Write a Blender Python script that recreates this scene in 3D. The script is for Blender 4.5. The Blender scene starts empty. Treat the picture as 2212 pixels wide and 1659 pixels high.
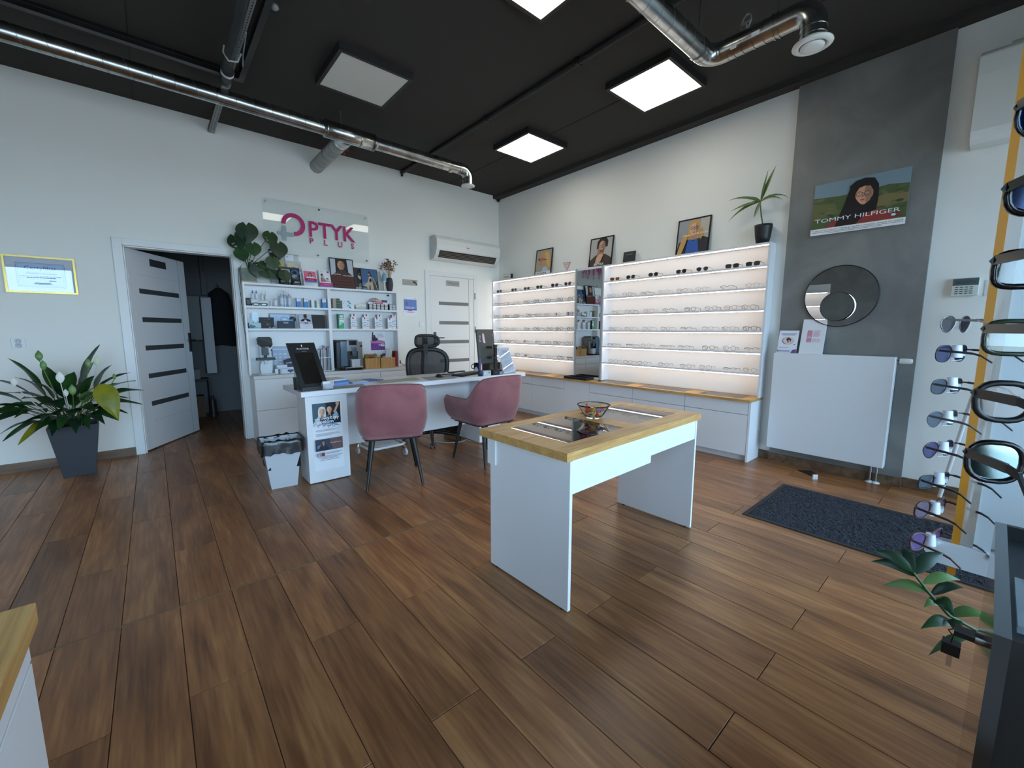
import bpy, math, random
from mathutils import Vector, Matrix
random.seed(7)
sc = bpy.context.scene
COL = sc.collection

# ------------------------------------------------------------------ camera
cam = bpy.data.cameras.new('camera')
cam.sensor_fit = 'HORIZONTAL'; cam.sensor_width = 36.0
cam.lens = 896.68 * 36.0 / 2212.0
cam.clip_start = 0.02; cam.clip_end = 200
camo = bpy.data.objects.new('camera', cam); COL.objects.link(camo)
_yaw, _pitch, _roll = 0.711150447, 0.129763806, -0.000967779
_fw = Vector((math.sin(_yaw)*math.cos(_pitch), math.cos(_yaw)*math.cos(_pitch), -math.sin(_pitch)))
_rt = Vector((math.cos(_yaw), -math.sin(_yaw), 0)); _dn = _fw.cross(_rt)
_r2 = math.cos(_roll)*_rt + math.sin(_roll)*_dn
_d2 = -math.sin(_roll)*_rt + math.cos(_roll)*_dn
_m = Matrix((_r2, -_d2, -_fw)).transposed().to_4x4(); _m.translation = Vector((0, 0, 1.25))
camo.matrix_world = _m
sc.camera = camo

# ------------------------------------------------------------------ light, exposure
sc.view_settings.view_transform = 'Standard'; sc.view_settings.look = 'None'
sc.view_settings.exposure = 0.25; sc.view_settings.gamma = 1.0
sc.view_settings.use_curve_mapping = False
SKY_STRENGTH = 9.0
PANEL_GLOW = 7.5
STRIP_GLOW = 9.0
w = bpy.data.worlds.new('sky'); sc.world = w; w.use_nodes = True
nt = w.node_tree; nt.nodes.clear()
o_ = nt.nodes.new('ShaderNodeOutputWorld'); bg = nt.nodes.new('ShaderNodeBackground')
tc = nt.nodes.new('ShaderNodeTexCoord'); sp = nt.nodes.new('ShaderNodeSeparateXYZ'); rp = nt.nodes.new('ShaderNodeValToRGB')
nt.links.new(tc.outputs['Generated'], sp.inputs[0]); nt.links.new(sp.outputs['Z'], rp.inputs[0])
rp.color_ramp.elements[0].position = 0.0; rp.color_ramp.elements[0].color = (0.52, 0.75, 1.0, 1)
rp.color_ramp.elements[1].position = 0.7; rp.color_ramp.elements[1].color = (0.38, 0.62, 1.0, 1)
nt.links.new(rp.outputs['Color'], bg.inputs['Color']); bg.inputs['Strength'].default_value = SKY_STRENGTH
nt.links.new(bg.outputs[0], o_.inputs[0])
def portal(x0, x1, z0, z1, y):
    l = bpy.data.lights.new('sky_portal', 'AREA'); l.shape = 'RECTANGLE'; l.size = x1-x0; l.size_y = z1-z0
    l.cycles.is_portal = True
    ob = bpy.data.objects.new('sky_portal', l); COL.objects.link(ob)
    ob.location = ((x0+x1)/2, y, (z0+z1)/2); ob.rotation_euler = (math.pi/2, 0, 0)   # -Z of the light points to +y
portal(-2.9, 4.3, 0.05, 2.5, -1.48)
_pl = bpy.data.lights.new('sky_portal', 'AREA'); _pl.shape = 'RECTANGLE'; _pl.size = 2.45; _pl.size_y = 1.4; _pl.cycles.is_portal = True
_po = bpy.data.objects.new('sky_portal', _pl); COL.objects.link(_po); _po.location = (-2.98, -.5, 1.275); _po.rotation_euler = (0, -math.pi/2, 0)
_sl = bpy.data.lights.new('sun', 'SUN'); _sl.energy = 14.0; _sl.angle = 0.01; _sl.color = (1.0, 0.90, 0.76)
_so = bpy.data.objects.new('sun', _sl); COL.objects.link(_so)
_so.rotation_euler = (-Vector((-.25, -.62, -.74))).to_track_quat('Z', 'Y').to_euler()

# ------------------------------------------------------------------ materials
def lin(c):
    return tuple((v/12.92 if v <= 0.04045 else ((v+0.055)/1.055)**2.4) for v in [x/255.0 for x in c])
MATS = {}
def M(rgb, rough=0.5, metal=0.0, spec=0.5, key=None, **kw):
    k = key or (rgb, rough, metal, spec, tuple(sorted(kw.items())))
    if k in MATS: return MATS[k]
    m = bpy.data.materials.new('surface'); m.use_nodes = True
    b = m.node_tree.nodes['Principled BSDF']
    b.inputs['Base Color'].default_value = (*lin(rgb), 1)
    b.inputs['Roughness'].default_value = rough; b.inputs['Metallic'].default_value = metal
    b.inputs['Specular IOR Level'].default_value = spec
    if 'trans' in kw: b.inputs['Transmission Weight'].default_value = kw['trans']; b.inputs['IOR'].default_value = kw.get('ior', 1.45)
    if 'alpha' in kw: b.inputs['Alpha'].default_value = kw['alpha']
    if 'sheen' in kw:
        b.inputs['Sheen Weight'].default_value = kw['sheen']; b.inputs['Sheen Roughness'].default_value = 0.4
    if 'coat' in kw: b.inputs['Coat Weight'].default_value = kw['coat']; b.inputs['Coat Roughness'].default_value = 0.08
    if 'emit' in kw:
        b.inputs['Emission Color'].default_value = (*lin(rgb), 1); b.inputs['Emission Strength'].default_value = kw['emit']
    if kw.get('bump'):
        n = m.node_tree.nodes.new('ShaderNodeTexNoise'); n.inputs['Scale'].default_value = kw.get('bscale', 60)
        t = m.node_tree.nodes.new('ShaderNodeTexCoord'); m.node_tree.links.new(t.outputs['Object'], n.inputs['Vector'])
        bp = m.node_tree.nodes.new('ShaderNodeBump'); bp.inputs['Strength'].default_value = kw['bump']; bp.inputs['Distance'].default_value = 0.004
        m.node_tree.links.new(n.outputs['Fac'], bp.inputs['Height']); m.node_tree.links.new(bp.outputs['Normal'], b.inputs['Normal'])
    MATS[k] = m
    return m
def noise_mat(key, stops, scale=(1, 1, 1), detail=6, rough=0.5, noise=4.0, distort=0.0, spec=0.5, rnd=False, bump=0.0, fine=None, coord='Object', sheen=0):
    """colour ramp over stretched noise; stops = [(pos, rgb)...]; fine = (scale, amount) second streak layer; rnd: shift by object"""
    if key in MATS: return MATS[key]
    m = bpy.data.materials.new(key); m.use_nodes = True; t = m.node_tree; N = t.nodes; L = t.links
    b = N['Principled BSDF']; b.inputs['Roughness'].default_value = rough; b.inputs['Specular IOR Level'].default_value = spec
    if sheen: b.inputs['Sheen Weight'].default_value = sheen
    tcn = N.new('ShaderNodeTexCoord'); mp = N.new('ShaderNodeMapping'); mp.inputs['Scale'].default_value = scale
    L.new(tcn.outputs[coord], mp.inputs['Vector'])
    if rnd:
        oi = N.new('ShaderNodeObjectInfo'); mu = N.new('ShaderNodeMath'); mu.operation = 'MULTIPLY'; mu.inputs[1].default_value = 137.0
        L.new(oi.outputs['Random'], mu.inputs[0]); cb = N.new('ShaderNodeCombineXYZ')
        L.new(mu.outputs[0], cb.inputs[0]); L.new(mu.outputs[0], cb.inputs[2]); L.new(cb.outputs[0], mp.inputs['Location'])
    ns = N.new('ShaderNodeTexNoise'); ns.inputs['Scale'].default_value = noise; ns.inputs['Detail'].default_value = detail
    ns.inputs['Distortion'].default_value = distort
    L.new(mp.outputs[0], ns.inputs['Vector'])
    fac = ns.outputs['Fac']
    if fine:
        mp2 = N.new('ShaderNodeMapping'); mp2.inputs['Scale'].default_value = fine[0]
        L.new(mp.outputs[0], mp2.inputs['Vector']); n2 = N.new('ShaderNodeTexNoise'); n2.inputs['Scale'].default_value = noise; n2.inputs['Detail'].default_value = 4
        L.new(mp2.outputs[0], n2.inputs['Vector'])
        mx = N.new('ShaderNodeMix'); mx.data_type = 'FLOAT'; mx.inputs[0].default_value = fine[1]
        L.new(fac, mx.inputs[2]); L.new(n2.outputs['Fac'], mx.inputs[3]); fac = mx.outputs[0]
    cr = N.new('ShaderNodeValToRGB'); els = cr.color_ramp.elements
    while len(els) < len(stops): els.new(0.5)
    for e, (p, c) in zip(els, stops): e.position = p; e.color = (*lin(c), 1)
    L.new(fac, cr.inputs[0]); out = cr.outputs['Color']
    if rnd:
        hs = N.new('ShaderNodeHueSaturation'); mr = N.new('ShaderNodeMapRange'); mr.inputs[3].default_value = 0.8; mr.inputs[4].default_value = 1.18
        L.new(oi.outputs['Random'], mr.inputs[0]); L.new(mr.outputs[0], hs.inputs['Value']); L.new(out, hs.inputs['Color']); out = hs.outputs['Color']
    L.new(out, b.inputs['Base Color'])
    if bump:
        bp = N.new('ShaderNodeBump'); bp.inputs['Strength'].default_value = bump; bp.inputs['Distance'].default_value = 0.003
        L.new(fac, bp.inputs['Height']); L.new(bp.outputs['Normal'], b.inputs['Normal'])
    MATS[key] = m
    return m
def pane_mat(key, tint=(1, 1, 1), refl=0.08, rough=0.0, fk=1.0):
    """thin clear sheet: transparent with a fresnel mirror on top"""
    if key in MATS: return MATS[key]
    m = bpy.data.materials.new(key); m.use_nodes = True; t = m.node_tree; N = t.nodes; L = t.links; N.clear()
    o = N.new('ShaderNodeOutputMaterial'); mx = N.new('ShaderNodeMixShader'); tr = N.new('ShaderNodeBsdfTransparent'); gl = N.new('ShaderNodeBsdfGlossy')
    tr.inputs[0].default_value = (*tint, 1); gl.inputs['Roughness'].default_value = rough
    lw = N.new('ShaderNodeFresnel'); lw.inputs[0].default_value = 1.45
    ad = N.new('ShaderNodeMath'); ad.operation = 'MULTIPLY_ADD'; ad.inputs[1].default_value = fk; ad.inputs[2].default_value = refl; ad.use_clamp = True
    L.new(lw.outputs[0], ad.inputs[0]); L.new(ad.outputs[0], mx.inputs[0]); L.new(tr.outputs[0], mx.inputs[1]); L.new(gl.outputs[0], mx.inputs[2]); L.new(mx.outputs[0], o.inputs[0])
    MATS[key] = m
    return m

WHITE = M((232, 232, 230), 0.45)
WALLW = M((234, 234, 228), 0.85, spec=0.2, bump=0.05, bscale=180)
FURN = M((228, 229, 230), 0.35)
FURN2 = M((214, 216, 220), 0.35)
GAP = M((70, 70, 72), 0.7)
BLACK = M((18, 18, 19), 0.35)
BLACKM = M((22, 22, 24), 0.7)
CHROME = M((215, 215, 215), 0.12, 1.0)
STEEL = M((170, 172, 172), 0.3, 1.0)
CEIL = M((62, 60, 57), 0.85, spec=0.2, bump=0.08, bscale=120)
CLEAR = pane_mat('clear acrylic', (0.96, 0.97, 0.98), 0.03)
GLASSCLR = M((250, 250, 250), 0.02, trans=1.0, ior=1.45)
MIRROR = M((225, 228, 228), 0.01, 1.0)
PANELGLOW = M((255, 250, 236), 0.5, emit=PANEL_GLOW)
STRIPGLOW = M((255, 240, 226), 0.5, emit=STRIP_GLOW)
GALV = noise_mat('galvanised steel', [(0.3, (150, 153, 152)), (0.7, (205, 207, 204))], (1, 1, 1), 4, 0.22, 9.0)
GALV.node_tree.nodes['Principled BSDF'].inputs['Metallic'].default_value = 1.0
CONC = noise_mat('grey plaster', [(0.25, (108, 108, 105)), (0.5, (124, 124, 121)), (0.75, (140, 140, 136))], (1, 1, 1), 10, 0.55, 2.6, 0.6, bump=0.15)
OAK = noise_mat('oak board', [(0.25, (150, 108, 58)), (0.5, (196, 150, 88)), (0.75, (222, 184, 122))], (1.5, 9, 9), 6, 0.4, 3.0, 0.3, fine=((1, 6, 6), 0.45))
OAKY = noise_mat('oak board along', [(0.25, (150, 108, 58)), (0.5, (196, 150, 88)), (0.75, (222, 184, 122))], (9, 1.5, 9), 6, 0.4, 3.0, 0.3, fine=((6, 1, 6), 0.45))
PLANK = noise_mat('wood look tile', [(0.22, (76, 46, 26)), (0.40, (122, 80, 48)), (0.52, (148, 99, 60)), (0.64, (172, 122, 76)), (0.8, (198, 152, 102))], (6.5, 0.9, 6.5), 7, 0.34, 1.5, 0.8, rnd=True, bump=0.12, fine=((7, 3.2, 7), 0.42))
SKIRT = noise_mat('wood look skirting', [(0.3, (78, 60, 45)), (0.55, (112, 88, 66)), (0.8, (138, 112, 86))], (1, 8, 8), 6, 0.4, 2.0, 0.5)
VELVET = noise_mat('pink velvet', [(0.3, (128, 74, 78)), (0.6, (150, 92, 94)), (0.8, (162, 104, 104))], (1, 1, 1), 5, 0.75, 5.0, 0.4, spec=0.2, sheen=0.5)
LEAFG = noise_mat('deep green leaf', [(0.3, (22, 48, 22)), (0.6, (42, 78, 34)), (0.8, (62, 100, 44))], (1, 1, 1), 3, 0.38, 6.0)
LEAFD = noise_mat('dark green leaf', [(0.3, (20, 40, 26)), (0.7, (38, 66, 38))], (1, 1, 1), 3, 0.35, 6.0)
LEAFY = noise_mat('yellowing leaf', [(0.3, (96, 104, 22)), (0.55, (134, 132, 28)), (0.8, (150, 140, 44))], (1, 1, 1), 4, 0.45, 8.0)
LEAFL = noise_mat('light green leaf', [(0.3, (70, 110, 50)), (0.7, (120, 150, 84))], (1, 1, 1), 3, 0.4, 8.0)
PAPER = M((236, 237, 240), 0.7)

# ------------------------------------------------------------------ mesh builder
class B:
    def __init__(s): s.v = []; s.f = []; s.m = []; s.s = []
    def face(s, pts, m=0, smooth=False):
        i = len(s.v); s.v += [tuple(p) for p in pts]; s.f.append(tuple(range(i, i+len(pts)))); s.m.append(m); s.s.append(smooth); return s
    def raw(s, V, F, m=0, smooth=False):
        i = len(s.v); s.v += [tuple(p) for p in V]
        for f in F: s.f.append(tuple(i+k for k in f)); s.m.append(m); s.s.append(smooth)
        return s
    def box(s, x0, x1, y0, y1, z0, z1, m=0):
        if x0 > x1: x0, x1 = x1, x0
        if y0 > y1: y0, y1 = y1, y0
        if z0 > z1: z0, z1 = z1, z0
        V = [(x0, y0, z0), (x1, y0, z0), (x1, y1, z0), (x0, y1, z0), (x0, y0, z1), (x1, y0, z1), (x1, y1, z1), (x0, y1, z1)]
        return s.raw(V, [(0, 3, 2, 1), (4, 5, 6, 7), (0, 1, 5, 4), (1, 2, 6, 5), (2, 3, 7, 6), (3, 0, 4, 7)], m)
    def rbox(s, x0, x1, y0, y1, z0, z1, r, m=0, n=3):
        """box with rounded vertical edges"""
        P = []
        for cx, cy, a0 in ((x1-r, y1-r, 0), (x0+r, y1-r, 90), (x0+r, y0+r, 180), (x1-r, y0+r, 270)):
            for k in range(n+1):
                a = math.radians(a0 + 90*k/n); P.append((cx+r*math.cos(a), cy+r*math.sin(a)))
        return s.prism([(p[0], p[1], z0) for p in P], (0, 0, z1-z0), m)
    def obb(s, c, ux, uy, uz, m=0):
        c, ux, uy, uz = Vector(c), Vector(ux), Vector(uy), Vector(uz)
        V = [c-ux-uy-uz, c+ux-uy-uz, c+ux+uy-uz, c-ux+uy-uz, c-ux-uy+uz, c+ux-uy+uz, c+ux+uy+uz, c-ux+uy+uz]
        return s.raw(V, [(0, 3, 2, 1), (4, 5, 6, 7), (0, 1, 5, 4), (1, 2, 6, 5), (2, 3, 7, 6), (3, 0, 4, 7)], m)
    def prism(s, pts, vec, m=0, smooth=False):
        vec = Vector(vec); P = [Vector(p) for p in pts]; n = len(P)
        s.face(list(reversed(P)), m); s.face([p+vec for p in P], m)
        V = P + [p+vec for p in P]
        return s.raw(V, [(i, (i+1) % n, n+(i+1) % n, n+i) for i in range(n)], m, smooth)
    def ring(s, c, d, r, n, ref=None):
        d = Vector(d).normalized(); a = Vector(ref) if ref else (Vector((0, 0, 1)) if abs(d.z) < 0.9 else Vector((1, 0, 0)))
        u = d.cross(a).normalized(); v = d.cross(u)
        return [Vector(c) + r*(math.cos(2*math.pi*k/n)*u + math.sin(2*math.pi*k/n)*v) for k in range(n)]
    def tube(s, pts, r, n=8, m=0, closed=False, caps=True):
        P = [Vector(p) for p in pts]; K = len(P); R = r if isinstance(r, (list, tuple)) else [r]*K
        V = []; prev = None
        for i in range(K):
            if closed: d = P[(i+1) % K] - P[i-1]
            else: d = P[min(i+1, K-1)] - P[max(i-1, 0)]
            if d.length < 1e-9: d = Vector((0, 0, 1))
            d.normalize()
            if prev is None:
                a = Vector((0, 0, 1)) if abs(d.z) < 0.9 else Vector((1, 0, 0)); u = d.cross(a).normalized()
            else:
                u = (prev - d*prev.dot(d)); u = u.normalized() if u.length > 1e-6 else d.orthogonal().normalized()
            prev = u; w_ = d.cross(u)
            V += [P[i] + R[i]*(math.cos(2*math.pi*k/n)*u + math.sin(2*math.pi*k/n)*w_) for k in range(n)]
        F = []
        for i in range(K if closed else K-1):
            j = (i+1) % K
            for k in range(n): F.append((i*n+k, i*n+(k+1) % n, j*n+(k+1) % n, j*n+k))
        s.raw(V, F, m, True)
        if caps and not closed:
            s.face(list(reversed(V[:n])), m); s.face(V[-n:], m)
        return s
    def cyl(s, p0, p1, r0, r1=None, n=16, m=0, caps=True):
        return s.tube([p0, p1], [r0, r0 if r1 is None else r1], n, m, False, caps)
    def lathe(s, prof, c=(0, 0, 0), n=20, m=0, axis='z', smooth=True):
        V = []
        for r, h in prof:
            for k in range(n):
                a = 2*math.pi*k/n; p = (r*math.cos(a), r*math.sin(a), h)
                if axis == 'x': p = (p[2], p[0], p[1])
                if axis == 'y': p = (p[0], p[2], p[1])
                V.append((c[0]+p[0], c[1]+p[1], c[2]+p[2]))
        F = [(i*n+k, i*n+(k+1) % n, (i+1)*n+(k+1) % n, (i+1)*n+k) for i in range(len(prof)-1) for k in range(n)]
        return s.raw(V, F, m, smooth)
    def grid(s, rows, m=0, smooth=True, closed=False):
        nr, nc = len(rows), len(rows[0]); V = [p for r in rows for p in r]
        F = [(i*nc+j, i*nc+(j+1) % nc, (i+1)*nc+(j+1) % nc, (i+1)*nc+j) for i in range(nr-1) for j in range(nc if closed else nc-1)]
        return s.raw(V, F, m, smooth)
    def ball(s, c, rx, ry=None, rz=None, n=12, m=0):
        ry = ry or rx; rz = rz or rx; h = max(4, n//2)
        rows = [[(c[0]+rx*math.sin(math.pi*i/h)*math.cos(2*math.pi*k/n), c[1]+ry*math.sin(math.pi*i/h)*math.sin(2*math.pi*k/n), c[2]+rz*math.cos(math.pi*i/h)) for k in range(n)] for i in range(h+1)]
        return s.grid(rows, m, True, True)
    def xform(s, mat):
        s.v = [tuple(mat @ Vector(p)) for p in s.v]; return s
    def mesh(s, name, mats, off=None):
        me = bpy.data.meshes.new(name)
        V = s.v if off is None else [(p[0]-off[0], p[1]-off[1], p[2]-off[2]) for p in s.v]
        me.from_pydata(V, [], s.f)
        for mt in (mats if isinstance(mats, (list, tuple)) else [mats]): me.materials.append(mt)
        if s.f:
            me.polygons.foreach_set('material_index', s.m); me.polygons.foreach_set('use_smooth', s.s)
        me.update(); return me
def root_off(o):
    p = Vector((0, 0, 0))
    while o is not None: p += o.location; o = o.parent
    return p
def obj(name, b, mats, parent=None, world=True, bev=0.0, seg=2):
    """link a builder as ONE mesh object; world=True: coordinates are world ones, made local to the parent"""
    off = root_off(parent) if (parent is not None and world) else None
    me = b.mesh(name, mats, off); o = bpy.data.objects.new(name, me); COL.objects.link(o)
    if parent is not None: o.parent = parent
    if bev:
        md = o.modifiers.new('bevel', 'BEVEL'); md.width = bev; md.segments = seg; md.limit_method = 'ANGLE'; md.angle_limit = math.radians(40)
    return o
def thing(name, label, cat, loc=(0, 0, 0), group=None, rotz=0.0):
    o = bpy.data.objects.new(name, None); COL.objects.link(o); o.empty_display_size = 0.05
    o.location = loc; o.rotation_euler = (0, 0, rotz); o['label'] = label; o['category'] = cat
    if group: o['group'] = group
    return o
def single(name, label, cat, b, mats, loc=(0, 0, 0), group=None, bev=0.0, rotz=0.0, world=True):
    """a thing that is one mesh; origin at loc"""
    me = b.mesh(name, mats, loc if world else None); o = bpy.data.objects.new(name, me); COL.objects.link(o); o.location = loc
    o.rotation_euler = (0, 0, rotz); o['label'] = label; o['category'] = cat
    if group: o['group'] = group
    if bev:
        md = o.modifiers.new('bevel', 'BEVEL'); md.width = bev; md.segments = 2; md.limit_method = 'ANGLE'; md.angle_limit = math.radians(40)
    return o
def struct(name, b, mats, bev=0.0):
    o = obj(name, b, mats, None, bev=bev); o['kind'] = 'structure'; return o
def dup(root, loc, rotz=0.0, label=None, group=None):
    r = root.copy(); COL.objects.link(r); r.location = loc; r.rotation_euler = (0, 0, rotz)
    if label: r['label'] = label
    if group: r['group'] = group
    for ch in list(root.children):
        c = ch.copy(); COL.objects.link(c); c.parent = r
        for g in ch.children:
            d = g.copy(); COL.objects.link(d); d.parent = c
    return r
def ordinal(i): return ['first', 'second', 'third', 'fourth', 'fifth', 'sixth', 'seventh', 'eighth', 'ninth', 'tenth', 'eleventh'][i]

# ------------------------------------------------------------------ flat print (posters, labels, lettering)
_TXT = {}
def text_mesh(s, bold=False):
    k = (s, bold)
    if k in _TXT: return _TXT[k]
    cu = bpy.data.curves.new('lettering', 'FONT'); cu.body = s; cu.resolution_u = 2; cu.fill_mode = 'FRONT'
    if bold: cu.offset = 0.018
    ob = bpy.data.objects.new('lettering', cu); COL.objects.link(ob)
    me = bpy.data.meshes.new_from_object(ob.evaluated_get(bpy.context.evaluated_depsgraph_get()))
    V = [v.co.copy() for v in me.vertices]; F = [tuple(p.vertices) for p in me.polygons]
    bpy.data.objects.remove(ob); bpy.data.curves.remove(cu); bpy.data.meshes.remove(me)
    if not V: V = [Vector((0, 0, 0))]
    x0 = min(v.x for v in V); x1 = max(v.x for v in V); y0 = min(v.y for v in V)
    _TXT[k] = (V, F, x0, x1, y0); return _TXT[k]
def art(name, parent, O, U, V, items, step=0.0004, rough=0.5, base=0.0006, gloss=None):
    """flat print: O = lower left, U/V full edges. items: ('r',x0,y0,x1,y1,c) ('p',pts,c) ('e',cx,cy,rx,ry,c[,rot]) ('t',text,x,y,capheight,c,align[,fitwidth,bold]) ('l',x0,y0,x1,y1,wid,c)"""
    O, U, V = Vector(O), Vector(U), Vector(V); N = U.cross(V).normalized()
    b = B(); cols = []; asp = V.length/U.length
    def ci(c):
        if c not in cols: cols.append(c)
        return cols.index(c)
    for i, it in enumerate(items):
        z = N*(base + step*i)
        P = lambda x, y: O + U*x + V*y + z
        if it[0] == 'r':
            _, x0, y0, x1, y1, c = it; b.face([P(x0, y0), P(x1, y0), P(x1, y1), P(x0, y1)], ci(c))
        elif it[0] == 'p':
            b.face([P(x, y) for x, y in it[1]], ci(it[2]))
        elif it[0] == 'e':
            cx, cy, rx, ry, c = it[1:6]; ro = math.radians(it[6]) if len(it) > 6 else 0
            pts = []
            for k in range(22):
                a = 2*math.pi*k/22; ex, ey = rx*math.cos(a), ry*math.sin(a)*asp
                pts.append(P(cx + ex*math.cos(ro) - ey*math.sin(ro), cy + (ex*math.sin(ro) + ey*math.cos(ro))/asp))
            b.face(pts, ci(c))
        elif it[0] == 'l':
            _, x0, y0, x1, y1, wd, c = it
            d = Vector((x1-x0, (y1-y0)*asp)); n2 = Vector((-d.y, d.x)).normalized()*wd/2
            b.face([P(x0-n2.x, y0-n2.y/asp), P(x1-n2.x, y1-n2.y/asp), P(x1+n2.x, y1+n2.y/asp), P(x0+n2.x, y0+n2.y/asp)], ci(c))
        elif it[0] == 't':
            s, x, y, h, c, al = it[1:7]; fit = it[7] if len(it) > 7 else None; bold = it[8] if len(it) > 8 else False
            TV, TF, tx0, tx1, ty0 = text_mesh(s, bold); k = h*V.length/0.72; kx = k
            if fit: kx = fit*U.length/max(1e-6, tx1-tx0)
            wdt = (tx1-tx0)*kx
            sh = {'l': 0, 'c': -wdt/2, 'r': -wdt}[al]; un, vn = U.normalized(), V.normalized(); o0 = P(x, y)
            b.raw([o0 + un*((v.x-tx0)*kx+sh) + vn*(v.y*k) for v in TV], TF, ci(c))
    mats = [M(c, rough, spec=0.4) if gloss is None else M(c, gloss, spec=0.5) for c in cols]
    return obj(name, b, mats, parent)
def face_items(cx, cy, s, skin, hair, asp, glasses=None, long_hair=True, turn=0.0, lips=(150, 70, 66), shade=None, beard=False):
    """a simple head: cx,cy centre, s = half face height in units of V; asp = V/U"""
    sh = shade or tuple(int(v*0.78) for v in skin); X = lambda v: v*asp
    it = []
    if long_hair:
        it += [('p', [(cx-X(.95*s), cy-1.5*s), (cx-X(.98*s), cy+.2*s), (cx-X(.7*s), cy+1.15*s), (cx, cy+1.4*s), (cx+X(.7*s), cy+1.15*s), (cx+X(.98*s), cy+.2*s), (cx+X(.95*s), cy-1.5*s)], hair)]
    else:
        it += [('e', cx, cy+.45*s, X(.84*s), .95*s/1.0, hair)] if False else [('p', [(cx-X(.82*s), cy+.0*s), (cx-X(.84*s), cy+.7*s), (cx-X(.55*s), cy+1.2*s), (cx, cy+1.36*s), (cx+X(.55*s), cy+1.2*s), (cx+X(.84*s), cy+.7*s), (cx+X(.82*s), cy+.0*s)], hair)]
    it += [('r', cx-X(.36*s), cy-1.6*s, cx+X(.36*s), cy-.5*s, sh)]
    pts = []
    for k in range(24):
        a = 2*math.pi*k/24; y = math.sin(a); x = math.cos(a)*(0.72 if y > -.2 else 0.72*(1-.45*(-y-.2)))
        pts.append((cx+X(x*s), cy+y*s))
    it += [('p', pts, skin)]
    it += [('p', [(cx+X((.2+turn)*s), cy+.9*s), (cx+X(.62*s), cy+.6*s), (cx+X(.7*s), cy), (cx+X(.5*s), cy-.66*s), (cx+X(.2*s), cy-.95*s), (cx+X((.28+turn)*s), cy-.3*s), (cx+X((.12+turn)*s), cy-.1*s)], sh)]
    if long_hair:
        it += [('p', [(cx-X(.74*s), cy+.2*s), (cx-X(.66*s), cy+.8*s), (cx, cy+1.2*s), (cx+X(.66*s), cy+.8*s), (cx+X(.74*s), cy+.2*s), (cx+X(.45*s), cy+.75*s), (cx, cy+.86*s), (cx-X(.45*s), cy+.72*s)], hair)]
    t = turn*.6
    for sx in (-1, 1):
        ex = cx + X((sx*.3+t)*s)
        it += [('e', ex, cy+.12*s, X(.13*s), .055*s/asp if False else X(.06*s), (236, 226, 218)), ('e', ex, cy+.12*s, X(.055*s), X(.055*s), (40, 28, 24)),
               ('p', [(ex-X(.17*s), cy+.28*s), (ex, cy+.36*s), (ex+X(.17*s), cy+.28*s), (ex, cy+.31*s)], tuple(int(v*.6) for v in hair))]
    it += [('p', [(cx+X((t-.02)*s), cy+.1*s), (cx+X((t+.1)*s), cy-.25*s), (cx+X((t-.09)*s), cy-.25*s)], sh)]
    it += [('p', [(cx+X((t-.22)*s), cy-.5*s), (cx+X((t-.06)*s), cy-.44*s), (cx+X((t+.06)*s), cy-.44*s), (cx+X((t+.22)*s), cy-.5*s), (cx+X(t*s), cy-.6*s)], lips)]
    if beard: it += [('p', [(cx-X(.5*s), cy-.4*s), (cx, cy-.68*s), (cx+X(.5*s), cy-.4*s), (cx+X(.3*s), cy-.85*s), (cx, cy-1.0*s), (cx-X(.3*s), cy-.85*s)], tuple(int(v*.7) for v in sh))]
    if glasses == 'sun':
        for sx in (-1, 1):
            ex = cx + X((sx*.33+t)*s)
            it += [('p', [(ex-X(.28*s), cy+.28*s), (ex+X(.28*s), cy+.28*s), (ex+X(.22*s), cy-.08*s), (ex-X(.18*s), cy-.08*s)], (18, 16, 18))]
        it += [('l', cx-X(.1*s), cy+.24*s, cx+X(.1*s), cy+.24*s, X(.07*s), (18, 16, 18))]
    elif glasses:
        for sx in (-1, 1):
            ex = cx + X((sx*.32+t)*s); n = 12
            for k in range(n):
                a, b2 = 2*math.pi*k/n, 2*math.pi*(k+1)/n
                it += [('l', ex+X(.25*s*math.cos(a)), cy+.1*s+.22*s*math.sin(a), ex+X(.25*s*math.cos(b2)), cy+.1*s+.22*s*math.sin(b2), X(.05*s), glasses)]
        it += [('l', cx+X((t-.08)*s), cy+.16*s, cx+X((t+.08)*s), cy+.16*s, X(.05*s), glasses)]
    return it
def board(parent, name, O, U, V, thick, mat, back=True):
    """slab behind the picture plane (towards -N)"""
    O, U, V = Vector(O), Vector(U), Vector(V); N = U.cross(V).normalized()
    b = B(); b.prism([O, O+U, O+U+V, O+V], -N*thick)
    # prism end faces: order does not matter for closed shading
    return obj(name, b, mat, parent)
def rim(parent, O, U, V, w_, d, mat, name='picture_frame'):
    """four mitred bars round a picture, standing d in front of the plane"""
    O, U, V = Vector(O), Vector(U), Vector(V); N = U.cross(V).normalized(); u, v = U.normalized(), V.normalized()
    b = B(); q = [O, O+U, O+U+V, O+V]; iq = [O+u*w_+v*w_, O+U-u*w_+v*w_, O+U+V-u*w_-v*w_, O+V+u*w_-v*w_]
    for i in range(4):
        j = (i+1) % 4; b.prism([q[i], q[j], iq[j], iq[i]], N*d)
    return obj(name, b, mat, parent)
# ================================================================== ROOM
XL, XR, YB, YF, HC = -3.0, 4.48, 5.54, -1.50, 3.40
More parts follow.
